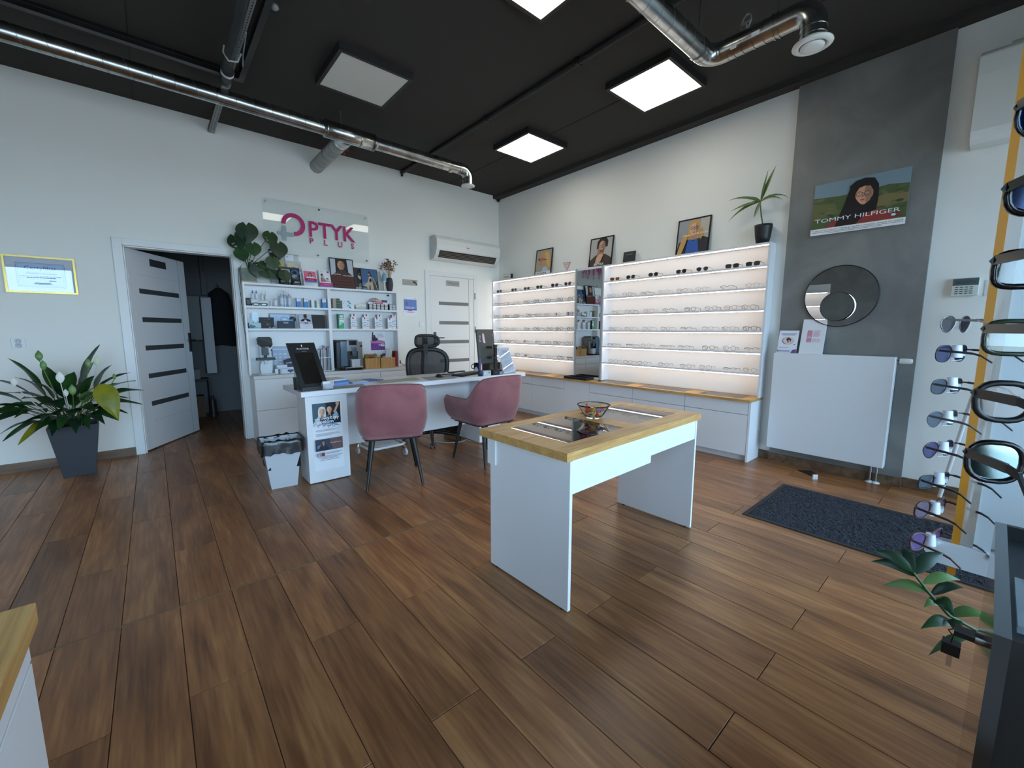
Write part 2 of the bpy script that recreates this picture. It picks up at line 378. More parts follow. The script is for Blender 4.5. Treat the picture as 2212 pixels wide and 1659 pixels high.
# floor slab with one object per tile plank
b = B(); b.box(XL-.2, XR+.2, YF-.1, 7.9, -0.12, -0.0065); floor = struct('floor', b, M((74, 66, 60), 0.8))
PW, PLN, X0 = 0.1945, 1.24, 1.16
_planks = {}
def plank(x0, x1, y0, y1):
    k = (round(x1-x0, 3), round(y1-y0, 3))
    if k not in _planks:
        w2, l2 = (x1-x0)/2-.0012, (y1-y0)/2-.0014
        bb = B(); e = .0012
        V = [(-w2, -l2, -.006), (w2, -l2, -.006), (w2, l2, -.006), (-w2, l2, -.006), (-w2, -l2, -e), (w2, -l2, -e), (w2, l2, -e), (-w2, l2, -e),
             (-w2+e, -l2+e, 0), (w2-e, -l2+e, 0), (w2-e, l2-e, 0), (-w2+e, l2-e, 0)]
        F = [(0, 1, 5, 4), (1, 2, 6, 5), (2, 3, 7, 6), (3, 0, 4, 7), (4, 5, 9, 8), (5, 6, 10, 9), (6, 7, 11, 10), (7, 4, 8, 11), (8, 9, 10, 11)]
        bb.raw(V, F); _planks[k] = bb.mesh('plank', PLANK)
    o = bpy.data.objects.new('plank', _planks[k]); COL.objects.link(o); o.parent = floor; o.location = ((x0+x1)/2, (y0+y1)/2, 0)
YJ = 2.305                                    # straight joint across the shop
for k in range(-14, 18):
    x0 = X0 + k*PW; x1 = min(x0+PW, XR)
    if x1 - x0 < .02: continue
    off = 0.443 if k % 2 == 0 else 1.065
    ys = [off + PLN*i for i in range(-2, 7)]
    ymax = 7.7 if -0.4 < (x0+x1)/2 < 1.5 else YB-.002
    cuts = sorted({YF+.0, ymax, YJ-.006, YJ+.006} | {y for y in ys if YF+.05 < y < ymax-.05 and abs(y-YJ) > .05})
    for a, c in zip(cuts[:-1], cuts[1:]):
        if c - a > .03 and c > -1.2 and (x1 > -1.6 or c < 3.2): plank(x0, x1, a, c)
b = B(); b.box(XL, XR, YJ-.005, YJ+.005, -.006, .0015); jo = obj('expansion_joint', b, M((128, 98, 70), .6), floor)

b = B(); b.box(XL-.1, XR+.12, YF-.1, 7.9, HC, HC+.15); ceiling = struct('ceiling', b, CEIL)
# panel seams in the ceiling run along the room
for i, x in enumerate((3.53, 0.05, -1.2)):
    sb = B(); sb.box(x-.004, x+.004, YF, YB, HC-.003, HC); obj('seam', sb, M((24, 23, 22), .9), ceiling)
b = B(); b.box(4.36, 4.48, YF, YB, HC-.05, HC); struct('trim_1', b, CEIL)
# walls
b = B()
b.box(XL-.1, -0.145, YB, YB+.12, 0, HC); b.box(-0.145, 0.735, YB, YB+.12, 2.05, HC); b.box(0.735, XR+.12, YB, YB+.12, 0, HC)
struct('wall_back', b, WALLW)
b = B(); b.box(XR, XR+.12, YF-.1, YB+.12, 0, HC); struct('wall_right', b, WALLW)
b = B(); b.box(XL-.12, XL, .2, YB+.12, 0, HC); b.box(XL-.12, XL, YF-.1, -1.2, 0, HC); b.box(XL-.12, XL, -1.2, .2, 2.55, HC); struct('wall_left', b, CONC)
b = B(); f = .05
b.box(XL-.09, XL-.03, -1.2, .2, 0, f); b.box(XL-.09, XL-.03, -1.2, .2, 2.55-f, 2.55); b.box(XL-.09, XL-.03, -1.2, -1.2+f, f, 2.55-f); b.box(XL-.09, XL-.03, 0.2-f, .2, f, 2.55-f)
wn = struct('window_5', b, M((60, 62, 64), .4)); b = B(); b.box(XL-.063, XL-.057, -1.2+f, .2-f, f, 2.55-f); obj('pane', b, pane_mat('window glass', (.97, .99, .98), 0.0), wn)
# glazed shop front behind the camera
b = B(); b.box(XL-.1, XR+.1, YF-.14, YF, 2.5, HC); b.box(XL-.1, -2.9, YF-.14, YF, 0, 2.5); b.box(4.3, XR+.1, YF-.14, YF, 0, 2.5)
struct('wall_front', b, WALLW)
for i, (a, c) in enumerate(((-2.9, -1.1), (-1.1, 0.7), (0.7, 2.5), (2.5, 4.3))):
    b = B(); f = .05
    b.box(a, c, YF-.1, YF-.04, 0, f); b.box(a, c, YF-.1, YF-.04, 2.5-f, 2.5); b.box(a, a+f, YF-.1, YF-.04, f, 2.5-f); b.box(c-f, c, YF-.1, YF-.04, f, 2.5-f)
    wn = struct('window_%d' % (i+1), b, M((60, 62, 64), .4))
    b = B(); b.box(a+f, c-f, YF-.075, YF-.069, f, 2.5-f); obj('pane', b, pane_mat('window glass', (.97, .99, .98), 0.0), wn)
b = B(); b.box(-40, 40, -40, YF-.14, -0.16, -0.10); b.box(-40, XL-.14, YF-.14, 12, -.16, -.10); struct('ground', b, M((166, 160, 150), .9))
# store room behind the open door
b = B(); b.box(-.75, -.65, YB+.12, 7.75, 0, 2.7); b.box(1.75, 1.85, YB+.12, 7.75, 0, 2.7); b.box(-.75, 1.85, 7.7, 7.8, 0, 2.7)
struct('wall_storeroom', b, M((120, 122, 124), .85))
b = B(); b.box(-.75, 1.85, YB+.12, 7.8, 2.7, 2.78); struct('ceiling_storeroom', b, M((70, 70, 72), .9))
# skirtings
b = B(); b.box(XL, -0.215, YB-.014, YB, 0, .08); b.box(2.62, 3.08, YB-.014, YB, 0, .08); struct('baseboard_back', b, SKIRT)
b = B(); b.box(XR-.014, XR, 1.34, 1.45, 0, .08); b.box(XR-.045, XR-.031, .39, 1.335, 0, .075); b.box(XR-.014, XR, YF, .39, 0, .08); struct('baseboard_right', b, SKIRT)
# plaster pilaster
b = B(); b.box(XR-.031, XR, .39, 1.335, 0.0, HC); struct('trim_2', b, CONC)

# doors ------------------------------------------------------------
def casing(x0, x1, top, wl, wr, y, name):
    b = B(); b.box(x0-wl, x0, y-.02, y, 0, top+.065); b.box(x1, x1+wr, y-.02, y, 0, top+.065); b.box(x0, x1, y-.02, y, top, top+.065)
    b.box(x0-.0, x0+.012, y, y+.12, 0, top); b.box(x1-.012, x1, y, y+.12, 0, top); b.box(x0, x1, y, y+.12, top-.012, top)
    return struct(name, b, M((228, 229, 228), .4), bev=.003)
d1 = casing(-.145, .735, 2.05, .072, .068, YB, 'door_1')
DLEAF = M((226, 226, 228), .42); DGLASS = M((70, 74, 76), .25)
def leaf_parts(parent, T, sign):
    """leaf in local x (0..width) z up, thickness y; T maps local to world"""
    b = B(); b.box(0, .905, 0, .04, .012, 2.04); o = obj('door_leaf', b.xform(T), DLEAF, parent, bev=.002)
    for z in (1.637, 1.35, 1.06, .77, .48):
        g = B(); g.box(.122, .757, -.0015, .001, z-.025, z+.025); obj('glass_strip', g.xform(T), DGLASS, o)
    g = B(); g.box(.7795, .7835, -.0012, .001, .02, 2.035); obj('groove', g.xform(T), M((150, 150, 152), .5), o)
    for z in (1.80, .30):
        g = B(); g.box(.13, .78, -.0010, .001, z-.001, z+.001); obj('groove', g.xform(T), M((176, 176, 178), .5), o)
    g = B(); g.box(.855, .895, -.012, 0, .985, 1.21); g.cyl((.875, -.012, 1.127), (.875, -.05, 1.127), .009, n=10); g.box(.77, .886, -.06, -.045, 1.118, 1.136)
    g.box(.865, .885, -.014, -.011, 1.02, 1.045)
    obj('handle', g.xform(T), M((40, 40, 42), .4), o)
    if sign:
        g = B(); g.box(.318, .568, -.006, 0, 1.908, 1.982); obj('door_sign', g.xform(T), M((58, 58, 60), .3), o)
    return o
ang = math.atan2(.79, .49)
leaf_parts(d1, Matrix.Translation((-.125, 5.60, 0)) @ Matrix.Rotation(ang, 4, 'Z'), True)
b = B(); b.box(3.085, 3.166, YB-.02, YB, 0, 2.11); b.box(3.95, 4.03, YB-.02, YB, 0, 2.11); b.box(3.166, 3.95, YB-.02, YB, 2.045, 2.11)
d2 = struct('door_2', b, M((228, 229, 226), .4), bev=.003)
# toilet door: hinges right, handle left -> mirrored leaf
T2 = Matrix.Translation((4.05, YB-.012, 0)) @ Matrix.Scale(-1, 4, (1, 0, 0))
b = B(); b.box(3.17, 3.948, YB-.014, YB-.001, .012, 2.04); lf = obj('door_leaf', b, M((228, 228, 224), .42), d2, bev=.002)
for z in (1.647, 1.356, 1.065, .775, .485):
    g = B(); g.box(3.307, 3.846, YB-.0155, YB-.013, z-.025, z+.025); obj('glass_strip', g, M((112, 112, 108), .3), lf)
g = B(); g.box(3.852, 3.857, YB-.0155, YB-.013, .02, 2.035); obj('groove', g, M((120, 120, 118), .5), lf)
for z in (1.10, .99):
    g = B(); g.box(3.307, 3.85, YB-.0152, YB-.013, z-.001, z+.001); obj('groove', g, M((176, 176, 172), .5), lf)
g = B(); g.box(3.206, 3.246, YB-.026, YB-.014, .985, 1.216); g.box(3.215, 3.36, YB-.07, YB-.055, 1.121, 1.138); g.cyl((3.225, YB-.02, 1.13), (3.225, YB-.06, 1.13), .009, n=10)
obj('handle', g, M((44, 44, 44), .4), lf)
for z in (1.78, 1.25, .3):
    g = B(); g.cyl((3.965, YB-.03, z-.05), (3.965, YB-.03, z+.05), .008, n=8); obj('hinge', g, M((120, 120, 118), .3, .6), d2)
# door plate TOALETA
t = thing('door_plate', 'grey TOALETA plate at the top of the white toilet door', 'sign', (3.56, YB-.016, 1.95))
b = B(); b.box(3.442, 3.676, YB-.020, YB-.0145, 1.913, 1.992); obj('plate', b, M((168, 166, 158), .4), t)
art('print', t, (3.442, YB-.020, 1.913), (.234, 0, 0), (0, 0, .079), [('r', .02, .06, .98, .94, (120, 118, 114)), ('r', .03, .09, .97, .91, (172, 170, 162)), ('t', 'TOALETA', .5, .3, .42, (64, 62, 62), 'c', .84)])

# ================================================================== CEILING THINGS
def panel_light(name, cx, cy, lit, label):
    t = thing(name, label, 'ceiling light', (cx, cy, HC), 'square panel lights on the black ceiling')
    b = B(); z0, z1 = HC-.06, HC; o_, i_ = .305, .277
    b.box(cx-o_, cx+o_, cy-o_, cy-i_, z0, z1); b.box(cx-o_, cx+o_, cy+i_, cy+o_, z0, z1); b.box(cx-o_, cx-i_, cy-i_, cy+i_, z0, z1); b.box(cx+i_, cx+o_, cy-i_, cy+i_, z0, z1)
    obj('frame', b, M((34, 33, 32), .55), t)
    b = B(); b.box(cx-i_, cx+i_, cy-i_, cy+i_, z0+.004, z0+.012); obj('diffuser', b, PANELGLOW if lit else M((214, 214, 206), .5), t)
panel_light('panel_light', 1.55, 3.74, False, 'unlit grey square panel light above the reception desk')
panel_light('panel_light', 3.525, 3.775, True, 'lit square panel light farthest back, nearest the toilet corner')
panel_light('panel_light', 3.51, 2.16, True, 'lit square panel light on the right beside the short duct')
panel_light('panel_light', 1.905, 1.96, True, 'lit square panel light cut off by the top edge of the photo')
def helix(b, p0, p1, r, pitch, tr, m=0, n=16):
    p0, p1 = Vector(p0), Vector(p1); d = p1-p0; L = d.length; d.normalize(); a = Vector((0, 0, 1)) if abs(d.z) < .9 else Vector((1, 0, 0)); u = d.cross(a).normalized(); v = d.cross(u)
    K = max(4, int(L/pitch*n)); b.tube([p0 + d*(L*i/K) + r*(math.cos(2*math.pi*i/n)*u + math.sin(2*math.pi*i/n)*v) for i in range(K+1)], tr, 4, m)
def bend(c, a, bq, R, n=8):
    """points of a quarter bend: from c+? start direction a to direction bq; c = corner point"""
    a, bq, c = Vector(a), Vector(bq), Vector(c); o = c - a*R + bq*R
    return [o - bq*R*math.cos(math.pi/2*i/n) + a*R*math.sin(math.pi/2*i/n) for i in range(n+1)]
DUCTM = GALV
def collar(b, c, d, r, w_=.03): 
    c, d = Vector(c), Vector(d).normalized(); b.cyl(c-d*w_/2, c+d*w_/2, r, n=28)
dy, dz, R_ = 4.46, 3.19, .0625
t = thing('ventilation_duct', 'long spiral steel duct under the ceiling along the back wall', 'duct', (1.0, dy, dz))
b = B(); b.cyl((-2.9, dy, dz), (1.62, dy, dz), R_, n=28); pp = obj('pipe', b, DUCTM, t)
b = B(); helix(b, (-1.6, dy, dz), (1.42, dy, dz), R_+.0002, .135, .0018); obj('spiral_seam', b, M((120, 122, 122), .35, 1.0), pp)
b = B(); b.tube([(1.40, dy, dz), (1.43, dy, dz), (1.435, dy, dz), (1.93, dy, dz), (1.935, dy, dz), (1.96, dy, dz)], [R_+.002, R_+.002, R_+.018, R_+.018, R_+.002, R_+.002], 28)
for x in (1.45, 1.555, 1.78, 1.92): collar(b, (x, dy, dz), (1, 0, 0), R_+.0205, .006)
tee = obj('tee_piece', b, DUCTM, t)
b = B(); b.cyl((1.664, dy+.05, dz), (1.664, dy+.19, dz), R_+.016, n=28); collar(b, (1.664, dy+.19, dz), (0, 1, 0), R_+.019, .012); obj('branch_collar', b, DUCTM, t)
b = B(); b.cyl((1.664, dy+.19, dz), (1.664, YB-.001, dz), R_+.012, n=28); br = obj('branch_pipe', b, noise_mat('dull galvanised steel', [(0.3, (140, 144, 142)), (0.7, (172, 176, 172))], (1, 1, 1), 3, .45, 8), t)
b = B(); helix(b, (1.664, dy+.2, dz), (1.664, YB-.002, dz), R_+.0125, .12, .0018); obj('spiral_seam', b, M((110, 112, 112), .45, .8), br)
for q in ((1.735, 4.70, dz-.045), (1.725, 4.78, dz-.055)):
    b = B(); b.cyl((q[0], q[1]-.012, q[2]), (q[0]+.004, q[1]+.012, q[2]-.006), .011, n=8); b.cyl(q, (q[0]+.02, q[1], q[2]-.012), .005, n=6); obj('damper_knob', b, M((150, 30, 32), .4), t)
b = B(); b.cyl((1.95, dy, dz), (3.0, dy, dz), R_, n=28); pp = obj('pipe', b, DUCTM, t)
b = B(); helix(b, (1.97, dy, dz), (2.99, dy, dz), R_+.0002, .125, .0016); obj('spiral_seam', b, M((120, 122, 122), .35, 1.0), pp)
b = B(); pts = [(2.99, dy, dz)] + bend((3.12, dy, dz), (1, 0, 0), (0, 0, -1), .09) + [(3.12, dy, dz-.17)]
b.tube(pts, R_+.002, 28)
for x in (2.985, 3.015): collar(b, (x, dy, dz), (1, 0, 0), R_+.006, .012)
for z in (.115, .15): collar(b, (3.12, dy, dz-z), (0, 0, 1), R_+.005, .01)
obj('elbow', b, DUCTM, t)
b = B(); c0 = (3.12, dy, dz-.17); b.lathe([(.055, .0), (.082, 0), (.084, -.008), (.06, -.018), (.052, -.012), (.052, .0)], c0, 28); b.lathe([(0.0, -.022), (.03, -.022), (.046, -.016), (.046, -.006), (0, -.006)], c0, 28)
obj('air_valve', b, M((225, 225, 218), .4), t)
for x in (1.60, 2.95):
    b = B(); b.cyl((x, dy, dz+R_), (x, dy, HC), .004, n=6); obj('hanger_rod', b, STEEL, t)
b = B(); b.ring; b.lathe([(.004, 0), (.02, .004), (.022, .012), (.016, .02)], (2.86, dy-.01, dz-R_-.018), 12); obj('damper_handle', b, M((190, 192, 188), .4), t)

# second duct, right
X2, Y2, Z2, R2 = 3.065, 1.48, 3.10, .0625
t = thing('ventilation_duct', 'short shiny duct with two bends ending in a white air valve', 'duct', (X2, Y2, Z2))
b = B(); b.cyl((.6, Y2, Z2), (X2-.16, Y2, Z2), R2, n=28); pp = obj('pipe', b, DUCTM, t)
b = B(); helix(b, (1.6, Y2, Z2), (X2-.17, Y2, Z2), R2+.0002, .125, .0014); obj('spiral_seam', b, M((120, 122, 122), .35, 1.0), pp)
b = B(); b.tube([(X2-.18, Y2, Z2)] + bend((X2, Y2, Z2), (1, 0, 0), (0, -1, 0), .1) + [(X2, Y2-.16, Z2)], R2+.002, 28)
collar(b, (X2-.165, Y2, Z2), (1, 0, 0), R2+.006, .012); collar(b, (X2-.12, Y2, Z2), (1, 0, 0), R2+.004, .006); collar(b, (X2, Y2-.13, Z2), (0, 1, 0), R2+.004, .006)
obj('elbow', b, DUCTM, t)
b = B(); b.cyl((X2, Y2-.15, Z2), (X2, Y2-.40, Z2), R2+.001, n=28)
for y in (.17, .22, .285, .345): collar(b, (X2, Y2-y, Z2), (0, 1, 0), R2+.0045, .007)
obj('damper_section', b, DUCTM, t)
b = B(); c = Vector((X2-.03, Y2-.24, Z2+R2+.03)); b.tube([c + .045*Vector((math.cos(a)*.5, math.cos(a)*.85, math.sin(a))) for a in [2*math.pi*i/20 for i in range(20)]], .006, 6, closed=True)
b.box(c.x-.004, c.x+.004, c.y-.035, c.y+.035, c.z-.006, c.z+.006); b.cyl((c.x, c.y, c.z), (X2, c.y, Z2+R2-.01), .006, n=6); obj('damper_handle', b, M((150, 152, 150), .35, .6), t)
b = B(); b.tube([(X2, Y2-.39, Z2)] + bend((X2, .872, Z2), (0, -1, 0), (0, 0, -1), .095) + [(X2, .872, Z2-.17)], R2+.003, 28)
for y in (.40, .425): collar(b, (X2, Y2-y, Z2), (0, 1, 0), R2+.008, .01)
for z in (.11, .15): collar(b, (X2, .872, Z2-z), (0, 0, 1), R2+.006, .01)
obj('elbow', b, DUCTM, t)
b = B(); c0 = (X2, .872, Z2-.20); b.lathe([(.058, .03), (.064, .012), (.1, .008), (.102, 0), (.075, -.012), (.066, -.004), (.062, .03)], c0, 32); b.lathe([(0, -.02), (.045, -.02), (.06, -.013), (.06, -.004), (0, -.004)], c0, 32); obj('air_valve', b, M((232, 232, 226), .4), t)
for x, y in ((X2-.17, Y2), (X2, Y2-.41)):
    b = B(); b.cyl((x, y, Z2+R2), (x, y, HC), .004, n=6); obj('hanger_rod', b, STEEL, t)
b = B(); b.box(X2-R2-.0035, X2-R2+.004, Y2-.335, Y2-.29, Z2-.03, Z2-.008); b.box(X2-R2-.0035, X2-R2+.004, Y2-.20, Y2-.165, Z2-.045, Z2-.03); obj('sticker', b, PAPER, t)

# conduit pipe along the ceiling
b = B(); b.cyl((2.765, YF, HC-.025), (2.765, YB-.02, HC-.025), .024, n=12); b.cyl((2.765, YB-.03, HC-.02), (2.765, YB-.03, HC-.075), .016, n=10)
for y in (1.2, 2.4, 3.6, 4.8): b.box(2.735, 2.795, y-.012, y+.012, HC-.052, HC)
single('ceiling_conduit', 'black painted pipe running along the ceiling above the desk', 'pipe', b, M((26, 25, 24), .6), (2.765, 2.5, HC))
# black rail frame at the upper left
b = B(); b.box(-2.6, .74, 4.395, 4.445, HC-.05, HC); b.box(.735, .775, 1.0, 4.445, HC-.05, HC); b.box(-2.6, .735, 4.380, 4.395, HC-.02, HC)
single('ceiling_rail', 'black right-angled rail frame at the upper left ceiling', 'rail', b, M((17, 16, 16), .3), (.74, 4.42, HC))
# perforated mounting channel
t = thing('mounting_channel', 'perforated grey steel channel crossing above the long duct', 'channel', (.64, 4.4, HC-.08))
b = B(); z = 3.275; xa, xb = .615, .665; y0, y1 = 2.0, YB-.002; n = 110; L = (y1-y0)/n
xs = [xa, xa+.009, xa+.017, xb-.017, xb-.009, xb]
for i in range(n):
    ya = y0 + i*L; yb_ = ya+L; yc, yd = ya+L*.28, ya+L*.72
    for j in range(5):
        if j in (1, 3):
            b.face([(xs[j], ya, z), (xs[j+1], ya, z), (xs[j+1], yc, z), (xs[j], yc, z)]); b.face([(xs[j], yd, z), (xs[j+1], yd, z), (xs[j+1], yb_, z), (xs[j], yb_, z)])
        else: b.face([(xs[j], ya, z), (xs[j+1], ya, z), (xs[j+1], yb_, z), (xs[j], yb_, z)])
obj('perforated_face', b, M((150, 153, 152), .45, .7), t)
b = B(); b.box(xa-.002, xa, y0, y1, z, z+.035); b.box(xb, xb+.002, y0, y1, z, z+.035); b.box(xa, xb, y0, y1, z+.033, z+.035); obj('channel_body', b, M((60, 62, 62), .6, .4), t)
for y in (2.2, 3.9, 5.3):
    b = B(); b.cyl((.64, y, z+.035), (.64, y, HC), .005, n=6); obj('hanger_rod', b, STEEL, t)
# clear pipe with black connector hanging on the channel
t = thing('clear_pipe', 'clear plastic pipe with a black collar strapped to the channel', 'pipe', (.60, 4.2, 3.27))
b = B(); b.tube([(.585, 1.9, 3.26), (.588, 3.0, 3.252), (.60, 3.9, 3.24), (.62, 4.28, 3.235)], .036, 12); obj('tube', b, M((150, 155, 156), .1, trans=.9, ior=1.1), t)
b = B(); b.cyl((.614, 4.08, 3.235), (.620, 4.20, 3.235), .044, n=14); obj('collar', b, M((22, 22, 22), .4), t)
b = B(); b.cyl((.6145, 4.09, 3.235), (.616, 4.12, 3.235), .0448, n=14); obj('label_band', b, PAPER, t)
b = B(); b.ball((.625, 4.29, 3.235), .042, .05, .04); obj('end_cap', b, M((90, 88, 80), .12, coat=1), t)
b = B(); b.tube([(.57, 3.86, 3.29), (.56, 3.85, 3.24), (.59, 3.86, 3.195), (.65, 3.87, 3.215), (.675, 3.87, 3.28)], .006, 6); obj('strap', b, M((190, 192, 192), .4), t)
b = B(); b.tube([(.66, 3.55, 3.26), (.675, 3.8, 3.24), (.70, 3.98, 3.25)], .004, 6); obj('cable_tie', b, M((140, 160, 165), .4), t)
b = B(); b.lathe([(.004, 0), (.022, -.012), (.026, -.03), (.012, -.042), (0, -.044)], (.80, 3.35, HC), 12); single('sprinkler', 'small clear fixture on the ceiling right of the rail', 'sensor', b, M((150, 150, 146), .15), (.80, 3.35, HC))
# security camera in the corner
t = thing('security_camera', 'small black security camera in the back corner under the ceiling', 'camera', (4.44, 5.5, 3.39))
b = B(); b.box(4.40, 4.478, 5.46, 5.538, 3.355, 3.398); obj('bracket', b, BLACKM, t)
b = B(); b.cyl((4.44, 5.5, 3.36), (4.44, 5.5, 3.335), .03, n=14); b.ball((4.44, 5.5, 3.335), .028, n=12); obj('dome', b, BLACK, t)
# ================================================================== RIGHT WALL: lit displays, mirror, low cabinets
XS = 4.34                                     # front of the upper shelving
ZSH = [1.833, 1.632, 1.430, 1.226, 1.027, .822]    # underside of each shelf board
ST = .018
FRAMEM = M((222, 223, 226), .4)
BACKM = M((240, 236, 232), .6)
def display_unit(label, y0, y1, sgn=1, X=XS, Xw=XR, end_panel=False):
    """open lit shelving against a wall; sgn -1 mirrors it to the other wall"""
    t = thing('display_shelving', label, 'shelf', (X, (y0+y1)/2, .603), 'lit eyewear display shelving')
    b = B(); b.box(Xw-.008*sgn, Xw-.001*sgn, y0, y1, .606, 2.03); obj('back_panel', b, BACKM, t)
    for y in (y0, y1-.018):
        b = B(); b.box(X, Xw-.008*sgn, y, y+.018, .606, 2.03); obj('side_panel', b, FRAMEM, t)
    b = B(); b.box(X, Xw-.001*sgn, y0, y1, 2.03, 2.05); obj('top_panel', b, FRAMEM, t)
    for i, z in enumerate([2.03] + ZSH):
        if i:
            b = B(); b.box(X+.001*sgn, Xw-.008*sgn, y0+.018, y1-.018, z, z+ST); s = obj('shelf_board', b, FURN2, t)
        b = B(); b.box(X+.004*sgn, X+.016*sgn, y0+.02, y1-.02, z-.007, z-.0005); obj('light_strip', b, STRIPGLOW, t)
    return t
display_unit('lit white display shelving in the back corner with rows of glasses', 3.738, YB-.003)
display_unit('wide lit white display shelving with rows of glasses beside the pilaster', 1.426, 3.290)
# tall mirror between the two displays
t = thing('tall_mirror', 'tall narrow mirror between the two lit displays', 'mirror', (4.345, 3.514, .606))
b = B(); b.box(4.345, XR-.001, 3.292, 3.736, .606, 2.05); obj('panel', b, FRAMEM, t)
b = B(); b.box(4.342, 4.3445, 3.318, 3.712, .635, 2.022); obj('glass', b, MIRROR, t)
b = B(); b.box(4.3395, 4.3445, 3.290, 3.316, .606, 2.05); b.box(4.3395, 4.3445, 3.714, 3.738, .606, 2.05); obj('edge_strip', b, M((175, 178, 178), .35, .4), t)
# worktop (two lengths) with glazed inserts
for y0, y1, ins, lab in ((1.435, 3.40, ((1.53, 1.96), (2.10, 2.66), (2.82, 3.32)), 'oak worktop with glass panels under the wide lit display'),
                         (3.402, YB-.002, ((3.50, 4.06), (4.24, 4.72), (4.9, 5.4)), 'oak worktop with glass panels under the corner display')):
    t = thing('display_worktop', lab, 'worktop', (4.3, (y0+y1)/2, .578), 'oak worktops under the lit displays')
    cuts = [y0] + [c for p in ins for c in p] + [y1]; b = B()
    b.box(4.155, 4.205, y0, y1, .578, .603); b.box(4.44, XR-.001, y0, y1, .578, .603)
    for i in range(0, len(cuts), 2): b.box(4.205, 4.44, cuts[i], cuts[i+1], .578, .603)
    obj('board', b, OAKY, t)
    for a, c in ins:
        b = B(); b.box(4.205, 4.44, a, c, .578, .582); g = obj('lining', b, M((206, 204, 200), .6), t)
        b = B(); b.box(4.2055, 4.4395, a+.0005, c-.0005, .596, .602); obj('glass_insert', b, pane_mat('worktop glass', (.93, .96, .95), .06), t)
# low cabinets
def low_cabinet(y0, y1, kind, label, end=False):
    t = thing('low_cabinet', label, 'cabinet', (4.33, (y0+y1)/2, 0), 'low white cabinets under the lit displays')
    b = B(); b.box(4.205, XR-.016, y0+.001, y1-.001, .06, .577); b.box(4.225, XR-.016, y0+.001, y1-.001, 0, .06); obj('carcass', b, FURN2, t)
    g = .0025; f0, f1 = 4.185, 4.204
    if kind == 'drawers':
        b = B(); b.box(f0, f1, y0+g, y1-g, .457, .574); d = obj('drawer', b, FURN, t, bev=.001)
        c = (y0+y1)/2; b = B(); b.box(f0-.004, f0+.01, c-.08, c+.08, .569, .5745); obj('handle', b, M((232, 232, 232), .3), d)
        b = B(); b.box(f0, f1, y0+g, y1-g, .262, .452); obj('drawer', b, FURN, t, bev=.001)
        b = B(); b.box(f0, f1, y0+g, y1-g, .062, .257); obj('drawer', b, FURN, t, bev=.001)
    elif kind == 'twofront':
        b = B(); b.box(f0, f1, y0+g, y1-g, .457, .574); obj('drawer', b, FURN, t, bev=.001)
        b = B(); b.box(f0, f1, y0+g, y1-g, .062, .452); obj('door', b, FURN, t, bev=.001)
    else:
        b = B(); b.box(f0, f1, y0+g, y1-g, .062, .574); obj('door', b, FURN, t, bev=.001)
    if end:
        b = B(); b.box(4.183, XR-.016, y0-.018, y0, 0, .577); obj('end_panel', b, FURN, t)
low_cabinet(1.453, 2.076, 'twofront', 'white low cabinet at the right end beside the radiator', True)
low_cabinet(2.076, 2.708, 'twofront', 'white low cabinet, second from the radiator, behind the display table')
low_cabinet(2.708, 3.345, 'twofront', 'white low cabinet, third from the radiator, right of the plain door')
low_cabinet(3.345, 3.775, 'door', 'white low cabinet with one plain door below the tall mirror')
low_cabinet(3.775, 4.40, 'twofront', 'white low cabinet directly left of the plain-door cabinet')
low_cabinet(4.40, 5.0, 'twofront', 'white low cabinet half hidden by the right pink chair')
low_cabinet(5.0, YB-.016, 'door', 'white low cabinet in the back corner behind the desk')
# black tray on the worktop
t = thing('display_tray', 'black felt-lined tray on the oak worktop before the tall mirror', 'tray', (4.23, 3.57, .603))
b = B(); b.box(4.16, 4.32, 3.38, 3.76, .6035, .608); obj('base', b, M((34, 36, 40), .8), t)
b = B(); b.box(4.16, 4.17, 3.38, 3.76, .608, .637); b.box(4.31, 4.32, 3.38, 3.76, .608, .637); b.box(4.17, 4.31, 3.38, 3.39, .608, .637); b.box(4.17, 4.31, 3.75, 3.76, .608, .637); obj('rim', b, M((20, 21, 24), .4), t)
# lit display on the opposite wall, seen only in mirrors
b = B(); b.box(-2.99, -2.86, 1.2, 3.2, .6, 2.05); 
t = thing('display_shelving', 'lit display shelving on the opposite wall behind the camera', 'shelf', (-2.9, 3.6, .6))
b = B(); b.box(-2.998, -2.99, 2.6, 4.6, .6, 2.3); obj('back_panel', b, BACKM, t)
for z in (.6, .9, 1.2, 1.5, 1.8, 2.1):
    b = B(); b.box(-2.99, -2.84, 2.6, 4.6, z, z+.018); obj('shelf_board', b, FURN2, t)
    b = B(); b.box(-2.865, -2.85, 2.62, 4.58, z-.008, z-.0005); obj('light_strip', b, STRIPGLOW, t)

# ================================================================== BACK WALL SHELVING
t = thing('wall_shelving', 'white open shelving of six compartments against the back wall', 'shelf', (1.69, 5.47, .742))
b = B(); b.box(.79, 2.585, 5.532, 5.538, .745, 1.74); obj('back_panel', b, FURN, t)
for x0, x1, z0 in ((.788, .806, .742), (1.668, 1.704, .742), (2.567, 2.585, .742)):
    b = B(); b.box(x0, x1, 5.40, 5.532, z0, 1.742); obj('upright', b, FURN, t)
b = B(); b.box(.788, 2.585, 5.398, 5.538, 1.742, 1.764); obj('top_panel', b, FURN, t)
for x0, x1 in ((.806, 1.668), (1.704, 2.567)):
    for z in (1.49, 1.24):
        b = B(); b.box(x0, x1, 5.40, 5.532, z, z+.022); obj('shelf_board', b, FURN, t)
b = B(); b.cyl((2.5, 5.531, 1.715), (2.5, 5.50, 1.715), .011, n=10); single('shelf_camera', 'tiny black camera at the top right inside the shelving', 'camera', b, BLACK, (2.5, 5.53, 1.715))
t = thing('back_counter', 'white base cabinet with drawers below the back wall shelving', 'cabinet', (1.7, 5.4, 0))
